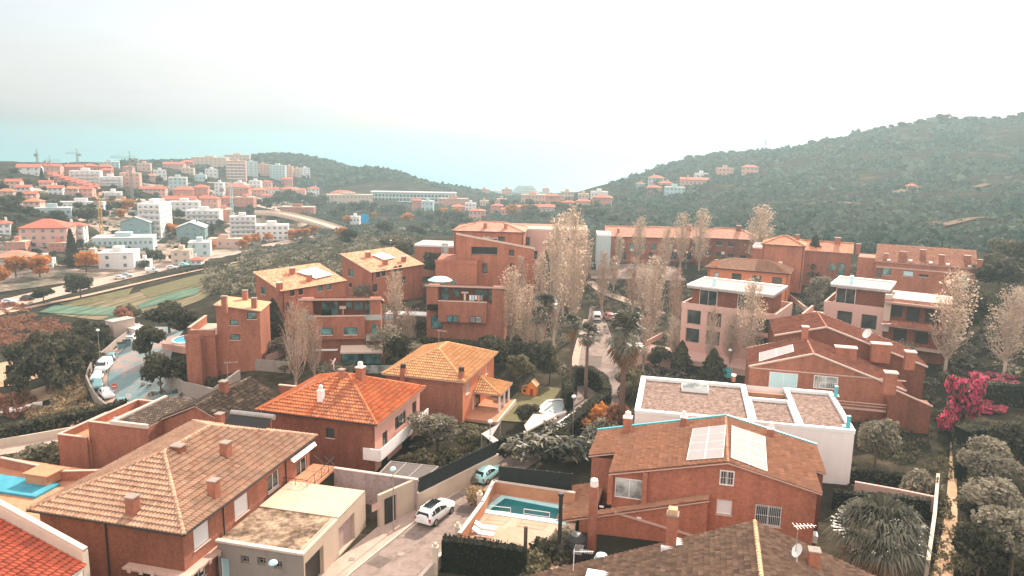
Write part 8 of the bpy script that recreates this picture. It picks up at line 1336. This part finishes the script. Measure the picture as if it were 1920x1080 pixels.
def car_proto(kind, paint, name, cat, st, W_, wheels, wr, windows, rails=False, rot=0):
    """st: stations front to back (x, z_bottom, z_belt, z_top, half width, half roof width); x forward"""
    r = thing(name, kind, cat, (0, -420, -50)); b = MB(); rings = []
    for x, zb, zl, zt, hw, hr in st: rings.append([(x, -hw * .93, zb), (x, -hw, zb + (zl - zb) * .45), (x, -hw * .97, zl), (x, -hr, zt), (x, -hr * .55, zt + .035), (x, hr * .55, zt + .035), (x, hr, zt), (x, hw * .97, zl), (x, hw, zb + (zl - zb) * .45), (x, hw * .93, zb)])
    for a, c in zip(rings, rings[1:]):
        for i in range(10): j = (i + 1) % 10; b.face([a[i], c[i], c[j], a[j]][::-1], smooth=False)
    b.face(rings[0][::-1]); b.face(rings[-1]); me = b.mesh('body', M[paint]); bm = bmesh.new(); bm.from_mesh(me); bmesh.ops.remove_doubles(bm, verts=bm.verts[:], dist=.0005); bmesh.ops.recalc_face_normals(bm, faces=bm.faces[:])
    bmesh.ops.bevel(bm, geom=[e for e in bm.edges if len(e.link_faces) == 2 and e.calc_face_angle(0) > .35], offset=.035, segments=2, affect='EDGES'); bm.to_mesh(me); bm.free(); me.polygons.foreach_set('use_smooth', np.ones(len(me.polygons), bool)); body = link('body', me, r)
    S = lambda x: [np.interp(-x, [-q[0] for q in st], [q[k] for q in st]) for k in range(1, 6)]
    for x0, x1, f0, f1 in windows['side']:           # side glass between stations
        for sg in (-1, 1):
            b = MB(); pts = []
            for x, f in ((x0, .08), (x1, .08), (x1, f1), (x0, f0)): zb, zl, zt, hw, hr = S(x); pts.append((x, sg * (hw * .97 + (hr - hw * .97) * f + .018), zl + (zt - zl) * f))
            b.face(pts if sg < 0 else pts[::-1]); o = b.obj('side_window', M['car_glass'], r)
    for nm, (xa, xb) in (('windscreen', windows['front']), ('rear_window', windows['rear'])):
        b = MB(); (za, ha, zc, hc) = (windows[nm]); dx = .03 if nm == 'windscreen' else -.03; p = [(xa + dx, -ha, za), (xa + dx, ha, za), (xb + dx, hc, zc), (xb + dx, -hc, zc)]; b.face(p if nm == 'windscreen' else p[::-1]); b.obj(nm, M['car_glass'], r)
    for x in wheels:
        for sg in (-1, 1):
            b = MB(); y = sg * (W_ / 2 - .1); b.tube((x, y - .11, wr), (x, y + .11, wr), wr, n=18); wh = b.obj('wheel', M['tyre'], r); b = MB(); b.tube((x, y + sg * .112, wr), (x, y + sg * .125, wr), wr * .62, n=14); b.obj('rim', M['rim'], wh)
    xf, xr_ = st[0][0], st[-1][0]; zb, zl = st[0][1], st[0][2]; zbr, zlr = st[-1][1], st[-1][2]
    for sg in (-1, 1):
        b = MB(); b.bx(xf - .12, xf + .02, sg * W_ * .36 - .16, sg * W_ * .36 + .16, zl - .24, zl - .08); b.obj('headlight', M['lamp_clear'], r); b = MB(); b.bx(xr_ - .02, xr_ + .1, sg * W_ * .42 - .09, sg * W_ * .42 + .09, zlr - .3, zlr + .02); b.obj('tail_light', M['lamp_red'], r)
        b = MB(); mx_ = windows['front'][0] - .35; b.bx(mx_ - .1, mx_ + .08, sg * (W_ / 2 + .08) - .1, sg * (W_ / 2 + .08) + .1, S(mx_)[1] + .0, S(mx_)[1] + .16); b.obj('wing_mirror', M[paint], r)
        if rails: b = MB(); b.tube((.55, sg * .56, S(.5)[2] + .09), (-1.75, sg * .56, S(-1.7)[2] + .09), .025, n=5); b.obj('roof_rail', M['rim'], r)
    b = MB(); b.bx(xr_ - .06, xr_ + .1, -W_ * .42, W_ * .42, zbr + .05, zbr + .32); b.obj('rear_bumper', M['black_plastic'] if kind.startswith('van') else M[paint], r); b = MB(); b.bx(xr_ - .075, xr_ - .06, -.26, .26, zbr + .38, zbr + .5); b.obj('number_plate', M['trim_white'], r)
    if rails: b = MB(); b.bx(-1.5, .3, -.48, .48, S(-.5)[2] + .045, S(-.5)[2] + .055); b.obj('sunroof', M['car_glass'], r)
    reg(r); PROTO[kind] = (r, 1.6, 1.8); return r
SUV = [(2.2, .42, .85, .88, .72, .6), (2.05, .3, .98, 1.02, .88, .7), (1.0, .28, 1.06, 1.1, .92, .74), (.35, .28, 1.08, 1.62, .93, .64), (-.4, .28, 1.1, 1.7, .93, .66), (-1.5, .3, 1.12, 1.66, .92, .64), (-2.05, .34, 1.12, 1.5, .89, .62), (-2.25, .45, 1.0, 1.05, .84, .7)]
sw = dict(side=[(.62, -.42, .5, .86), (-.5, -1.25, .86, .86), (-1.33, -1.85, .84, .7)], front=(.92, .42), rear=(-2.2, -2.06), windscreen=(1.12, .72, 1.58, .6), rear_window=(1.1, .7, 1.48, .56))
car_proto('suv', 'car_white', 'parked_suv', 'car', SUV, 1.86, (1.38, -1.38), .37, sw, True); car_proto('suv_red', 'car_red', 'parked_car', 'car', SUV, 1.86, (1.38, -1.38), .37, sw)
HB = [(2., .4, .7, .72, .7, .56), (1.88, .28, .8, .83, .83, .66), (.95, .25, .92, .95, .86, .7), (.25, .25, .93, 1.42, .87, .6), (-.5, .25, .94, 1.47, .87, .6), (-1.4, .27, .95, 1.38, .86, .58), (-1.85, .3, .95, 1.05, .83, .62), (-2., .4, .85, .9, .78, .64)]
hw_ = dict(side=[(.5, -.42, .5, .86), (-.5, -1.35, .86, .75)], front=(.88, .32), rear=(-1.86, -1.45), windscreen=(.97, .68, 1.38, .56), rear_window=(1.04, .6, 1.38, .52))
for p in ('white', 'silver', 'teal', 'dark', 'red', 'aqua'): car_proto('hatch_' + p, 'car_' + p, 'parked_car', 'car', HB, 1.74, (1.25, -1.25), .31, hw_)
VN = [(2.3, .45, .95, .98, .8, .7), (2.15, .32, 1.05, 1.1, .92, .78), (1.55, .3, 1.15, 1.25, .95, .78), (.95, .3, 1.2, 1.95, .95, .76), (.3, .3, 1.2, 2.02, .95, .78), (-1.6, .3, 1.2, 2.02, .95, .78), (-2.2, .32, 1.2, 1.96, .94, .77), (-2.3, .42, 1.15, 1.9, .92, .76)]
vw = dict(side=[(1.15, .35, .5, .86)], front=(1.55, .98), rear=(-2.3, -2.28), windscreen=(1.3, .8, 1.9, .7), rear_window=(1.25, .72, 1.78, .64))
for p in ('white', 'dark'): car_proto('van_' + p, 'car_' + p, 'parked_van', 'van', VN, 1.9, (1.45, -1.4), .33, vw)
def car(kind, px, py, yaw, label, group=None, off=.06):
    q = G(px, py); yaw = math.degrees(math.atan2(*(G(*yaw[:2]) - G(*yaw[2:]))[[1, 0]])) if isinstance(yaw, tuple) else yaw; return dup(PROTO[kind][0], (q[0], q[1], q[2] + off), R(yaw), 1, label, group)
sy = math.degrees(math.atan2(*(P(842, 935, 0) - P(740, 1011, 0))[[1, 0]]))
car('suv', 817, 972, sy, 'white off road car with roof rails parked on the near street'); car('hatch_aqua', 912, 898, sy, 'pale aqua car half hidden behind the pool wall')
CG = 'cars parked along the curved road'
for kd, px, py, yaw, lab in [('suv', 246, 641, (262, 622, 235, 652), 'white and red car parked by the curve beside the street tree'), ('hatch_teal', 209, 676, (218, 662, 200, 688), 'dark grey teal estate car at the top of the parked row'), ('van_white', 195, 695, (184, 712, 204, 682), 'white van facing downhill in the parked row'), ('hatch_white', 184, 711, (180, 722, 190, 700), 'white hatchback below the white van'), ('hatch_teal', 183, 727, (184, 738, 182, 716), 'grey teal car in the middle of the parked row'), ('hatch_white', 200, 745, (212, 757, 188, 733), 'white hatchback second from the lower end of the row'), ('hatch_teal', 230, 766, (246, 780, 214, 756), 'grey teal car at the lower end of the row, by the red sign')]: car(kd, px, py, yaw, lab, CG)
car('van_white', 1118, 602, 88, 'white van with dark rear windows at the end of the side road'); car('suv_red', 1141, 600, 95, 'dull red car beside the white van'); car('van_dark', 1152, 507, 80, 'black van in the sunlit parking area'); car('hatch_silver', 1185, 506, 70, 'silver pinkish car right of the black van'); car('hatch_dark', 1110, 503, 90, 'dark car at the left end of the parking area')
for k, (kd, px, py, yaw, lab) in enumerate([('van_white', 285, 512, 20, 'white van driving on the valley road'), ('hatch_dark', 54, 563, 16, 'dark car on the valley road near the orange trees'), ('hatch_white', 18, 570, 16, 'white car at the left end of the valley road'), ('hatch_aqua', 345, 500, 20, 'pale green car by the red roofed kiosk'), ('hatch_aqua', 358, 497, 20, 'second pale green car by the red roofed kiosk'), ('hatch_white', 225, 524, 20, 'white car parked before the blank white building'), ('hatch_silver', 238, 520, 20, 'silver car parked before the blank white building'), ('hatch_white', 322, 505, 20, 'white car right of the driving van'), ('hatch_teal', 160, 477, 30, 'teal car on the forecourt above the cypress')]): car(kd, px, py, yaw, lab, 'cars on the valley road', .2)
# road wear
for k, (pts, lab) in enumerate((([(700, 1062), (722, 1046)], 'dark repair patch in the near street surface'), ([(862, 962), (872, 950)], 'small repair patch ahead of the white car'), ([(1112, 690), (1116, 668)], 'repair patch on the straight side road'))): path('road_patch', pts, 1.5 + .5 * k, M['asphalt_patch'], .066, label=lab, cat='road patch', n=4, nx=2)
for px, py, lab in ((752, 1040, 'round drain cover in the near street'), (842, 968, 'round drain cover beside the white car'), (660, 1052, 'square drain cover on the near pavement')): e = G(px, py); b = MB(); b.tube((0, 0, .05), (0, 0, .2 if 'square' in lab else .075), .34, n=4 if 'square' in lab else 16); o = b.obj('drain_cover', M['grey_conc']); o.location = tuple(e); tag(o, lab, 'drain cover')
# lamps
def lamp(px, py, ty, label, globe='lamp_globe', z=None, wide=.3, group='street lamps'):
    q = G(px, py) if z is None else P(px, py, z); D = float((q - CAM) @ _F); Hh = (py - ty) * D / FPX / .965; r = thing('street_lamp', label, 'street lamp', tuple(q), 0, group); b = MB(); b.tube((0, 0, -.5), (0, 0, Hh - .2), .06, .045, 8); b.tube((0, 0, 0), (0, 0, .8), .09, n=8); b.obj('post', M['metal_pole'], r); b = MB(); b.lathe((0, 0, Hh - .25), [(.06, 0), (wide * .7, .04), (wide, .16), (wide * .85, .3), (wide * .45, .4), (0, .43)], 12); b.obj('lamp_head', M[globe], r)
lamp(515, 1130, 1050, 'teal globed lamp in front of the garage windows', 'lamp_teal', 0, .36); lamp(738, 998, 875, 'teal globed lamp beside the street gate', 'lamp_teal'); lamp(918, 868, 788, 'white globed lamp by the white canopy'); lamp(1073, 830, 742, 'white globed lamp above the orange shrubs'); lamp(1095, 745, 653, 'lamp post between the two palms'); lamp(1098, 740, 714, 'short white lamp at the palm hedge')
for px, py, ty, lab in ((189, 690, 619, 'lamp standing among the umbrella pines'), (1106, 520, 482, 'lamp at the left of the parking area'), (1168, 492, 464, 'lamp in front of the salmon terrace'), (1239, 520, 489, 'lamp at the right of the parking area'), (1286, 505, 474, 'lamp among the tall poplars'), (1139, 560, 530, 'lamp on the footpath below the parking'), (1635, 545, 512, 'lamp left of the long row house'), (1366, 700, 656, 'lamp below the pink terrace'), (733, 495, 452, 'curved lamp post behind the far brick villa'), (1118, 496, 470, 'lamp beside the far poplar'), (1512, 520, 497, 'lamp by the araucaria')): lamp(px, py, ty, lab, wide=.32)
for k, (px, py) in enumerate([(500, 410), (520, 405), (578, 412), (610, 425), (670, 424), (705, 420), (650, 415), (720, 416)]): lamp(px, py, py - 26, 'thin grey road lamp along the far flyover', 'metal_pole', wide=.4, group='road lamps along the flyover')
# pool garden by the street
zp = 1.0; q = lambda x, y, z=zp: P(x, y, z)
C4 = [q(x, y) for x, y in ((905, 945), (1058, 962), (1045, 1040), (850, 1005))]
r = thing('pool_patio', 'sandy tiled patio around the turquoise pool beside the street', 'patio', (0, 0, 0)); pol = [q(862, 1012), q(1055, 1060), q(1075, 980), q(1085, 925), q(925, 903)]
outer = [np.array(p[:2]) for p in (q(862, 1014), q(1060, 1075), q(1090, 930), q(926, 905))]; po = [np.array(q(x, y)[:2]) for x, y in ((900, 961), (1060, 985), (1070, 951), (940, 929))]; pi_ = [np.array(q(x, y)[:2]) for x, y in ((917, 957), (1054, 976), (1060, 957), (947, 935))]
b = MB()
for i in range(4):
    j = (i + 1) % 4; A = [(*outer[i], zp), (*outer[j], zp), (*po[j], zp), (*po[i], zp)]; b.face(A)
    b.face([(*outer[j], zp), (*outer[i], zp), (*outer[i], -1.5), (*outer[j], -1.5)])
b.obj('floor', M['deck'], r); b = MB()
for i in range(4): j = (i + 1) % 4; b.face([(*po[i], zp + .05), (*po[j], zp + .05), (*pi_[j], zp + .05), (*pi_[i], zp + .05)]); b.face([(*po[j], zp + .05), (*po[i], zp + .05), (*po[i], zp), (*po[j], zp)]); b.face([(*pi_[i], zp + .05), (*pi_[j], zp + .05), (*pi_[j], zp - 1.3), (*pi_[i], zp - 1.3)], 1)
pr = thing('swimming_pool', 'turquoise rectangular swimming pool with pale teal edge on the patio', 'pool', (0, 0, 0)); b.obj('pool_edge', [M['pool_tile'], M['water_pool']], pr); b = MB(); b.face([(*p, zp - .3) for p in pi_]); M['pool_surface'] = plain('pool_water_surface', (.02, .17, .175), .05, var=.25, scale=.7, spec=.6); b.obj('water', M['pool_surface'], pr)
ex_ = [(936, 962), (973, 966)]; b = MB()
for p0, p1, lift in (((920, 967), (957, 971), 0), ((982, 973), (1030, 980), 0)):
    a, c = q(*p0), q(*p1)
    for t in (0, 1): e = a + (c - a) * t; b.tube(e, e + np.array([0, 0, 1.]), .028, n=6)
    b.tube(a + np.array([0, 0, 1]), c + np.array([0, 0, 1]), .035, n=6); b.tube(a + np.array([0, 0, .55]), c + np.array([0, 0, .55]), .025, n=6)
b.obj('handrail', M['trim_white'], pr)
wr_ = thing('patio_wall', 'terracotta patio wall around the near pool', 'wall', (0, 0, 0)); ribbon('wall_panel', [q(862, 1004, 2.), q(905, 946, 2.), q(926, 899, 2.4), q(1078, 921, 2.4)], -1, 2.2, .25, M['terracotta'], wr_, 'coping')
wf = thing('street_fence', 'cream garden wall and railing between patio and street', 'fence', (0, 0, 0)); ribbon('base_wall', [q(784, 1090, .9), q(820, 1050, .9), q(862, 1008, 1.2), q(900, 952, 1.4)], -.6, 1.1, .25, M['cream'], wf, 'coping')
a, c = q(818, 1044, 2.), q(862, 1004, 2.); 
for px, py in ((858, 1012), (899, 950), (816, 1052)): e = q(px, py, 1.2); b = MB(); b.bx(e[0] - .22, e[0] + .22, e[1] - .22, e[1] + .22, -.5, 2.4); b.bx(e[0] - .28, e[0] + .28, e[1] - .28, e[1] + .28, 2.401, 2.52); b.lathe((e[0], e[1], 2.52), [(.14, 0), (.2, .15), (.14, .32), (0, .36)], 8); b.obj('gate_pillar', M['cream'], wf)
mf = thing('screen_fence', 'dark green screened fence behind the near pool', 'fence', (0, 0, 0)); ribbon('screen', [q(935, 897, 2.4), q(1010, 905, 2.4), q(1072, 912, 2.4)], 1.0, 3.7, .06, M['mesh_fence'], mf)
b = MB()
for t in np.linspace(0, 1, 7): e = q(935, 897, 2.4) * (1 - t) + q(1072, 912, 2.4) * t; b.tube((e[0], e[1] + .06, .5), (e[0], e[1] + .06, 3.75), .035, n=5)
b.obj('fence_post', M['metal_pole'], mf)
def lounger(px, py, yaw, label):
    e = q(px, py); r = thing('sun_lounger', label, 'sun lounger', tuple(e), R(yaw), 'white loungers by the pool'); b = MB(); b.bx(-.9, .45, -.32, .32, .3, .38); b.face([(.45, -.32, .38), (1.05, -.32, .75), (1.05, .32, .75), (.45, .32, .38)]); b.face([(.45, .32, .3), (1.05, .32, .67), (1.05, -.32, .67), (.45, -.32, .3)]); b.obj('bed', M['trim_white'], r)
    for x, y in ((-.8, -.28), (-.8, .28), (.4, -.28), (.4, .28)): b = MB(); b.tube((x, y, 0), (x, y, .3), .03, n=5); b.obj('leg', M['trim_white'], r)
lounger(912, 995, 168, 'white sun lounger nearer the pool'); lounger(908, 1006, 165, 'white sun lounger nearer the hedge')
e = q(1046, 1010); r = thing('garden_chair', 'small wooden folding chair at the patio edge', 'chair', tuple(e), R(70)); b = MB(); b.bx(-.25, .25, -.25, .25, .42, .46); b.obj('seat', M['bark_pale'], r); b = MB(); b.bx(-.25, .25, .22, .26, .46, .95); b.obj('backrest', M['bark_pale'], r)
for x, y in ((-.22, -.22), (.22, -.22), (-.22, .22), (.22, .22)): b = MB(); b.tube((x, y, 0), (x, y, .42), .025, n=5); b.obj('leg', M['bark_pale'], r)
e = q(985, 1028); r = thing('shower_post', 'slim brown shower post on the patio', 'shower', tuple(e)); b = MB(); b.bx(-.16, .16, -.12, .12, 0, 2.); b.obj('column', M['bark'], r); b = MB(); b.tube((0, -.1, 1.9), (0, -.4, 1.95), .03); b.obj('shower_head', M['frame_dark'], r)
e = P(1048, 1045, .8); r = thing('wood_oven', 'grey domed oven with tall black flue under the tiled wing', 'oven', tuple(e), R(-14)); b = MB(); b.tube((0, 0, 1.2), (0, 0, 5.6), .17, n=12); b.tube((0, 0, 5.6), (0, 0, 5.85), .24, n=12); b.lathe((0, 0, -.2), [(.75, 0), (.75, .6), (.18, 1.5)], 12); b.obj('flue', M['frame_dark'], r); b = MB(); b.lathe((1.3, .9, -.5), [(.95, 0), (.95, 1.2), (.85, 1.3), (.85, 1.5), (.95, 1.6), (.85, 2.), (.5, 2.35), (0, 2.45)], 16); b.obj('dome', M['frame_dark'], r)
e = P(1128, 1040, 2.); r = thing('pool_toy', 'turquoise inflatable beside the oven', 'inflatable', (e[0], e[1], 1.2)); b = MB(); b.lathe((0, 0, 0), [(.0, 0), (.55, .1), (.65, .4), (.45, .8), (0, .9)], 12); b.obj('bubble', M['shutter_teal'], r)
# garden in the middle: canopy, kidney pool, playhouse
def Q(x, y, z): return np.array(P(x, y, z))
r = thing('pergola', 'white angular canopy over the dark garden entrance', 'pergola', tuple(Q(985, 820, 0))); o0 = Q(985, 820, 0); b = MB(); pts = [Q(x, y, 3.) - o0 for x, y in ((988, 808), (1043, 779), (1000, 776), (983, 797))]; b.face(pts); b.face([p - np.array([0, 0, .2]) for p in pts][::-1])
for i in range(4): j = (i + 1) % 4; b.face([pts[i] - np.array([0, 0, .2]), pts[j] - np.array([0, 0, .2]), pts[j], pts[i]])
b.obj('canopy', M['cream'], r)
for x, y in ((986, 806), (1040, 781)): e = Q(x, y, 3.) - o0; b = MB(); b.bx(e[0] - .25, e[0] + .25, e[1] - .2, e[1] + .2, -1, 2.79); b.obj('post', M['coping'], r)
r = thing('sail_canopy', 'white folded shade sail beside the garden lamp', 'shade sail', tuple(Q(918, 850, 0))); o0 = Q(918, 850, 0); b = MB(); A = [Q(x, y, z) - o0 for x, y, z in ((903, 813, 3.), (938, 793, 3.6), (923, 817, 2.5))]; B = [Q(x, y, z) - o0 for x, y, z in ((903, 813, 3.), (923, 817, 2.5), (935, 826, 2.9), (925, 831, 2.6))]; b.face(A); b.face(B); b.obj('sail', M['white'], r); b = MB(); b.tube(A[1], A[1] * np.array([1, 1, 0]), .05); b.tube(B[0], B[0] * np.array([1, 1, 0]), .05); b.obj('post', M['metal_pole'], r)
r = thing('kidney_pool', 'white edged rounded garden pool behind the dark clipped hedge', 'pool', (0, 0, 0)); pts = [G(x, y) for x, y in ((1010, 775), (1013, 765), (1025, 756), (1050, 754), (1068, 757), (1075, 765), (1060, 778), (1030, 785))]; zz = max(p[2] for p in pts) + .25; c0 = np.mean(pts, axis=0)
b = MB(); k = MB(); inn = [c0 + (p - c0) * .8 for p in pts]
for i in range(8): j = (i + 1) % 8; b.face([(*pts[i][:2], zz), (*inn[i][:2], zz), (*inn[j][:2], zz), (*pts[j][:2], zz)][::-1]); b.face([(*pts[i][:2], zz - 1), (*pts[j][:2], zz - 1), (*pts[j][:2], zz), (*pts[i][:2], zz)][::-1])
b.obj('pool_edge', M['white'], r); k.face([(*p[:2], zz - .1) for p in inn][::-1]); M['pale_cover'] = plain('pale_pool_cover', (.4, .44, .43), .4); k.obj('pool_cover', M['pale_cover'], r)
strip('lawn', [(935, 790), (960, 745), (985, 722)], [(1010, 795), (1050, 748), (1060, 730)], M['lawn'], .12, label='garden lawn with the orange playhouse', cat='lawn', n=16, nx=4)
e = G(998, 741); r = thing('playhouse', 'small orange toy playhouse with pale roof on the lawn', 'playhouse', tuple(e), R(-20)); b = MB(); b.bx(-.6, .7, -.6, .6, 0, 1.7); b.face([(-.6, -.6, 1.7), (.7, -.6, 1.7), (.05, -.6, 2.3)]); b.face([(.7, .6, 1.7), (-.6, .6, 1.7), (.05, .6, 2.3)]); b.bx(-1.5, -.601, -.5, .5, 0, 1.1); M['toy_orange'] = plain('orange_plastic', (.75, .25, .06), .45); b.obj('wall', M['toy_orange'], r); b = MB()
b.face([(.85, -.75, 1.6), (.85, .75, 1.6), (.05, .75, 2.4), (.05, -.75, 2.4)]); b.face([(-.75, .75, 1.6), (-.75, -.75, 1.6), (.05, -.75, 2.4), (.05, .75, 2.4)]); b.face([(-1.6, -.6, 1.1), (-.61, -.6, 1.5), (-.61, .6, 1.5), (-1.6, .6, 1.1)]); b.obj('roof', M['f_yellow'], r); b = MB(); b.bx(-.15, .3, -.62, -.602, 0, 1.1); b.obj('door', M['lamp_red'], r); b = MB(); b.bx(-1.25, -.85, -.52, -.502, .5, .9); b.obj('window', M['frame_dark'], r)
# white garden wall, gates, garden walls on the right
for lab, pts, hh, mt in [('white garden wall behind the banana plants', [(1000, 845), (1050, 815), (1085, 790)], 1.8, 'white'), ('pale wall along the dirt path and yard', [(1735, 1090), (1748, 1000), (1755, 920)], 1.9, 'cream'), ('cream wall across the yard behind the big palm', [(1600, 930), (1680, 945), (1752, 960)], 1.6, 'pink_render'), ('stone retaining wall at the foot of the curve', [(312, 722), (345, 742), (400, 756), (450, 720)], 2.2, 'grey_conc'), ('pale wall of the garden pool beside the pale roofed villa', [(305, 655), (335, 660), (372, 664)], 1.2, 'salmon'), ('garden wall with lawn left of the whippy poplar', [(475, 690), (520, 672), (575, 645)], 1.2, 'pink_render'), ('dark grey wall behind the terraced house', [(420, 690), (480, 694), (545, 700)], 1.8, 'grey_conc'), ('brown retaining wall along the outer edge of the curve', [(262, 617), (218, 650), (178, 686), (163, 720), (180, 755), (228, 792)], 1.5, 'grey_conc'), ('pale roadside wall along the lower road', [(-50, 846), (60, 828), (150, 812), (238, 790)], 1.1, 'cream'), ('low white wall right of the pink terrace', [(1470, 640), (1520, 640), (1560, 622)], 1.2, 'pink_render'), ('garden wall along the row house hedge', [(1480, 560), (1530, 600), (1560, 640)], 1., 'pink_render'), ('pale boundary wall under the bougainvillea', [(1830, 735), (1880, 738), (1960, 744)], 1.6, 'cream'), ('white rail wall of the parking area', [(1108, 522), (1180, 523), (1285, 526)], .5, 'coping')]:
    band('garden_wall', pts, .3, hh, M[mt], lab, 'wall')
b = MB(); e = G(172, 660); r = thing('shed', 'beige windowless shed beside the smaller umbrella pine', 'shed', tuple(G(208, 642)), R(-30)); b.bx(-1.4, 1.4, 0, 5, -2, 4.6); b.obj('wall', M['sand'], r); b = MB(); b.bx(-1.5, 1.5, -.1, 5.1, 4.601, 4.75); b.obj('roof', M['roof_grey'], r)
e = G(255, 628); r = thing('white_shed', 'low white roofed shed at the top of the curve', 'shed', tuple(G(240, 632)), R(-30)); b = MB(); b.bx(-3, 3, 0, 3, -1, 2); b.obj('wall', M['white'], r); b = MB(); b.bx(-3.2, 3.2, -.2, 3.2, 2.001, 2.2); b.obj('roof', M['roof_white'], r)
def wpool(name, label, px, py, rx, ry, base, zz=.6):
    e = G(px, py); r = thing(name, label, 'pool', tuple(e)); b = MB(); n = 20; el = lambda f: [(rx * f * math.cos(a), ry * f * math.sin(a)) for a in np.linspace(0, 2 * math.pi, n + 1)[:-1]]; o, i_ = el(1), el(.85)
    for k in range(n): j = (k + 1) % n; b.face([(*o[k], -1), (*o[j], -1), (*o[j], zz), (*o[k], zz)]); b.face([(*o[k], zz), (*o[j], zz), (*i_[j], zz), (*i_[k], zz)])
    b.obj('pool_edge', M[base], r); b = MB(); b.face([(*p, zz - .1) for p in i_]); b.obj('water', M['water_blue'], r)
M['water_blue'] = plain('bright_pool_water', (.03, .42, .6), .08, var=.15); wpool('round_pool', 'small round bright blue pool right of the glass balconied block', 728, 607, 2., 2., 'white', 1.1); wpool('garden_pool', 'curved garden pool beside the pale roofed villa', 350, 640, 2.4, 3.2, 'white', .5)
e = G(765, 612); r = thing('gazebo', 'white flat party tent beside the round blue pool', 'tent', tuple(e), R(-5)); b = MB(); b.bx(-4, 4, -1.5, 1.5, 2.4, 2.6); b.obj('tent_roof', M['trim_white'], r)
for x, y in ((-3.9, -1.4), (3.9, -1.4), (-3.9, 1.4), (3.9, 1.4)): b = MB(); b.tube((x, y, 0), (x, y, 2.4), .05, n=5); b.obj('post', M['metal_pole'], r)
e = P(825, 520, 11.); r = thing('parasol_canopy', 'pale teal canopy on the roof terrace behind the laundry block', 'awning', tuple(e)); b = MB(); b.lathe((0, 0, 0), [(2.3, -.5), (1.4, .0), (0, .25)], 10); b.obj('canopy', M['shutter_teal'], r); b = MB(); b.tube((0, 0, -4), (0, 0, .2), .06, n=5); b.obj('pole', M['metal_pole'], r)
band('glass_fence', [(640, 706), (690, 700), (740, 700)], .08, 1.3, M['glass_pale'], 'pale greenish glass fence before the garden awning', 'fence')
e = G(217, 755); r = thing('road_sign', 'round red road sign at the lower end of the curve', 'road sign', tuple(e), R(10)); b = MB(); b.tube((0, 0, 0), (0, 0, 3.), .04, n=6); b.obj('post', M['metal_pole'], r); b = MB(); b.tube((0, -.06, 2.75), (0, -.03, 2.75), .42, n=18); M['sign_red'] = plain('red_sign_paint', (.6, .06, .04), .5); b.obj('sign_plate', M['sign_red'], r); b = MB(); b.bx(-.28, .28, -.075, -.062, 2.69, 2.81); b.obj('white_bar', M['trim_white'], r)
e = G(243, 768); r = thing('road_sign', 'round white mirror sign before the lowest parked car', 'road sign', tuple(e), R(10)); b = MB(); b.tube((0, 0, 0), (0, 0, 2.2), .04, n=6); b.obj('post', M['metal_pole'], r); b = MB(); b.tube((0, -.06, 2.2), (0, -.03, 2.2), .45, n=18); b.obj('sign_plate', M['trim_white'], r)
e = G(1358, 722); r = thing('sign_board', 'teal sign board below the pink terrace', 'sign', tuple(e), R(-20)); b = MB(); b.bx(-.9, .9, -.04, .04, 1.2, 2.6); b.obj('board', M['teal_paint'], r); b = MB(); b.tube((0, .06, 0), (0, .06, 2.5), .05, n=6); b.obj('post', M['metal_pole'], r)
for k, (px, py, lab) in enumerate(((238, 650, 'green waste container at the top of the curve'), (228, 655, 'second green waste container, left of the first'))): e = G(px, py); r = thing('waste_container', lab, 'bin', tuple(e), R(40), 'waste containers at the curve'); b = MB(); b.bx(-.7, .7, -.5, .5, .1, 1.3); b.obj('bin_body', M['car_teal'], r); b = MB(); b.bx(-.74, .74, -.54, .54, 1.301, 1.45); b.obj('lid', M['frame_dark'], r)
for k, (px, py, lab) in enumerate(((20, 775, 'heap of white rubble left of the dark opening'), (52, 770, 'white debris heap at the end of the dry slope'))): e = G(px, py); r = thing('rubble_heap', lab, 'rubble', tuple(e), .3 * k); b = MB(); [b.box((rng.uniform(-2, 2), rng.uniform(-1, 1), rng.uniform(0, .8)), (1.4, .9, .5), rz=rng.uniform(0, 3)) for _ in range(9)]; b.obj('slabs', M['white'], r)
e = G(1772, 790); 
for kd, (r, _, _) in list(PROTO.items()):        # the patterns themselves are not part of the place
    def rm(t):
        for c in t[1]: rm(c)
        bpy.data.objects.remove(t[0], do_unlink=True)
    rm(_tree[r.name])
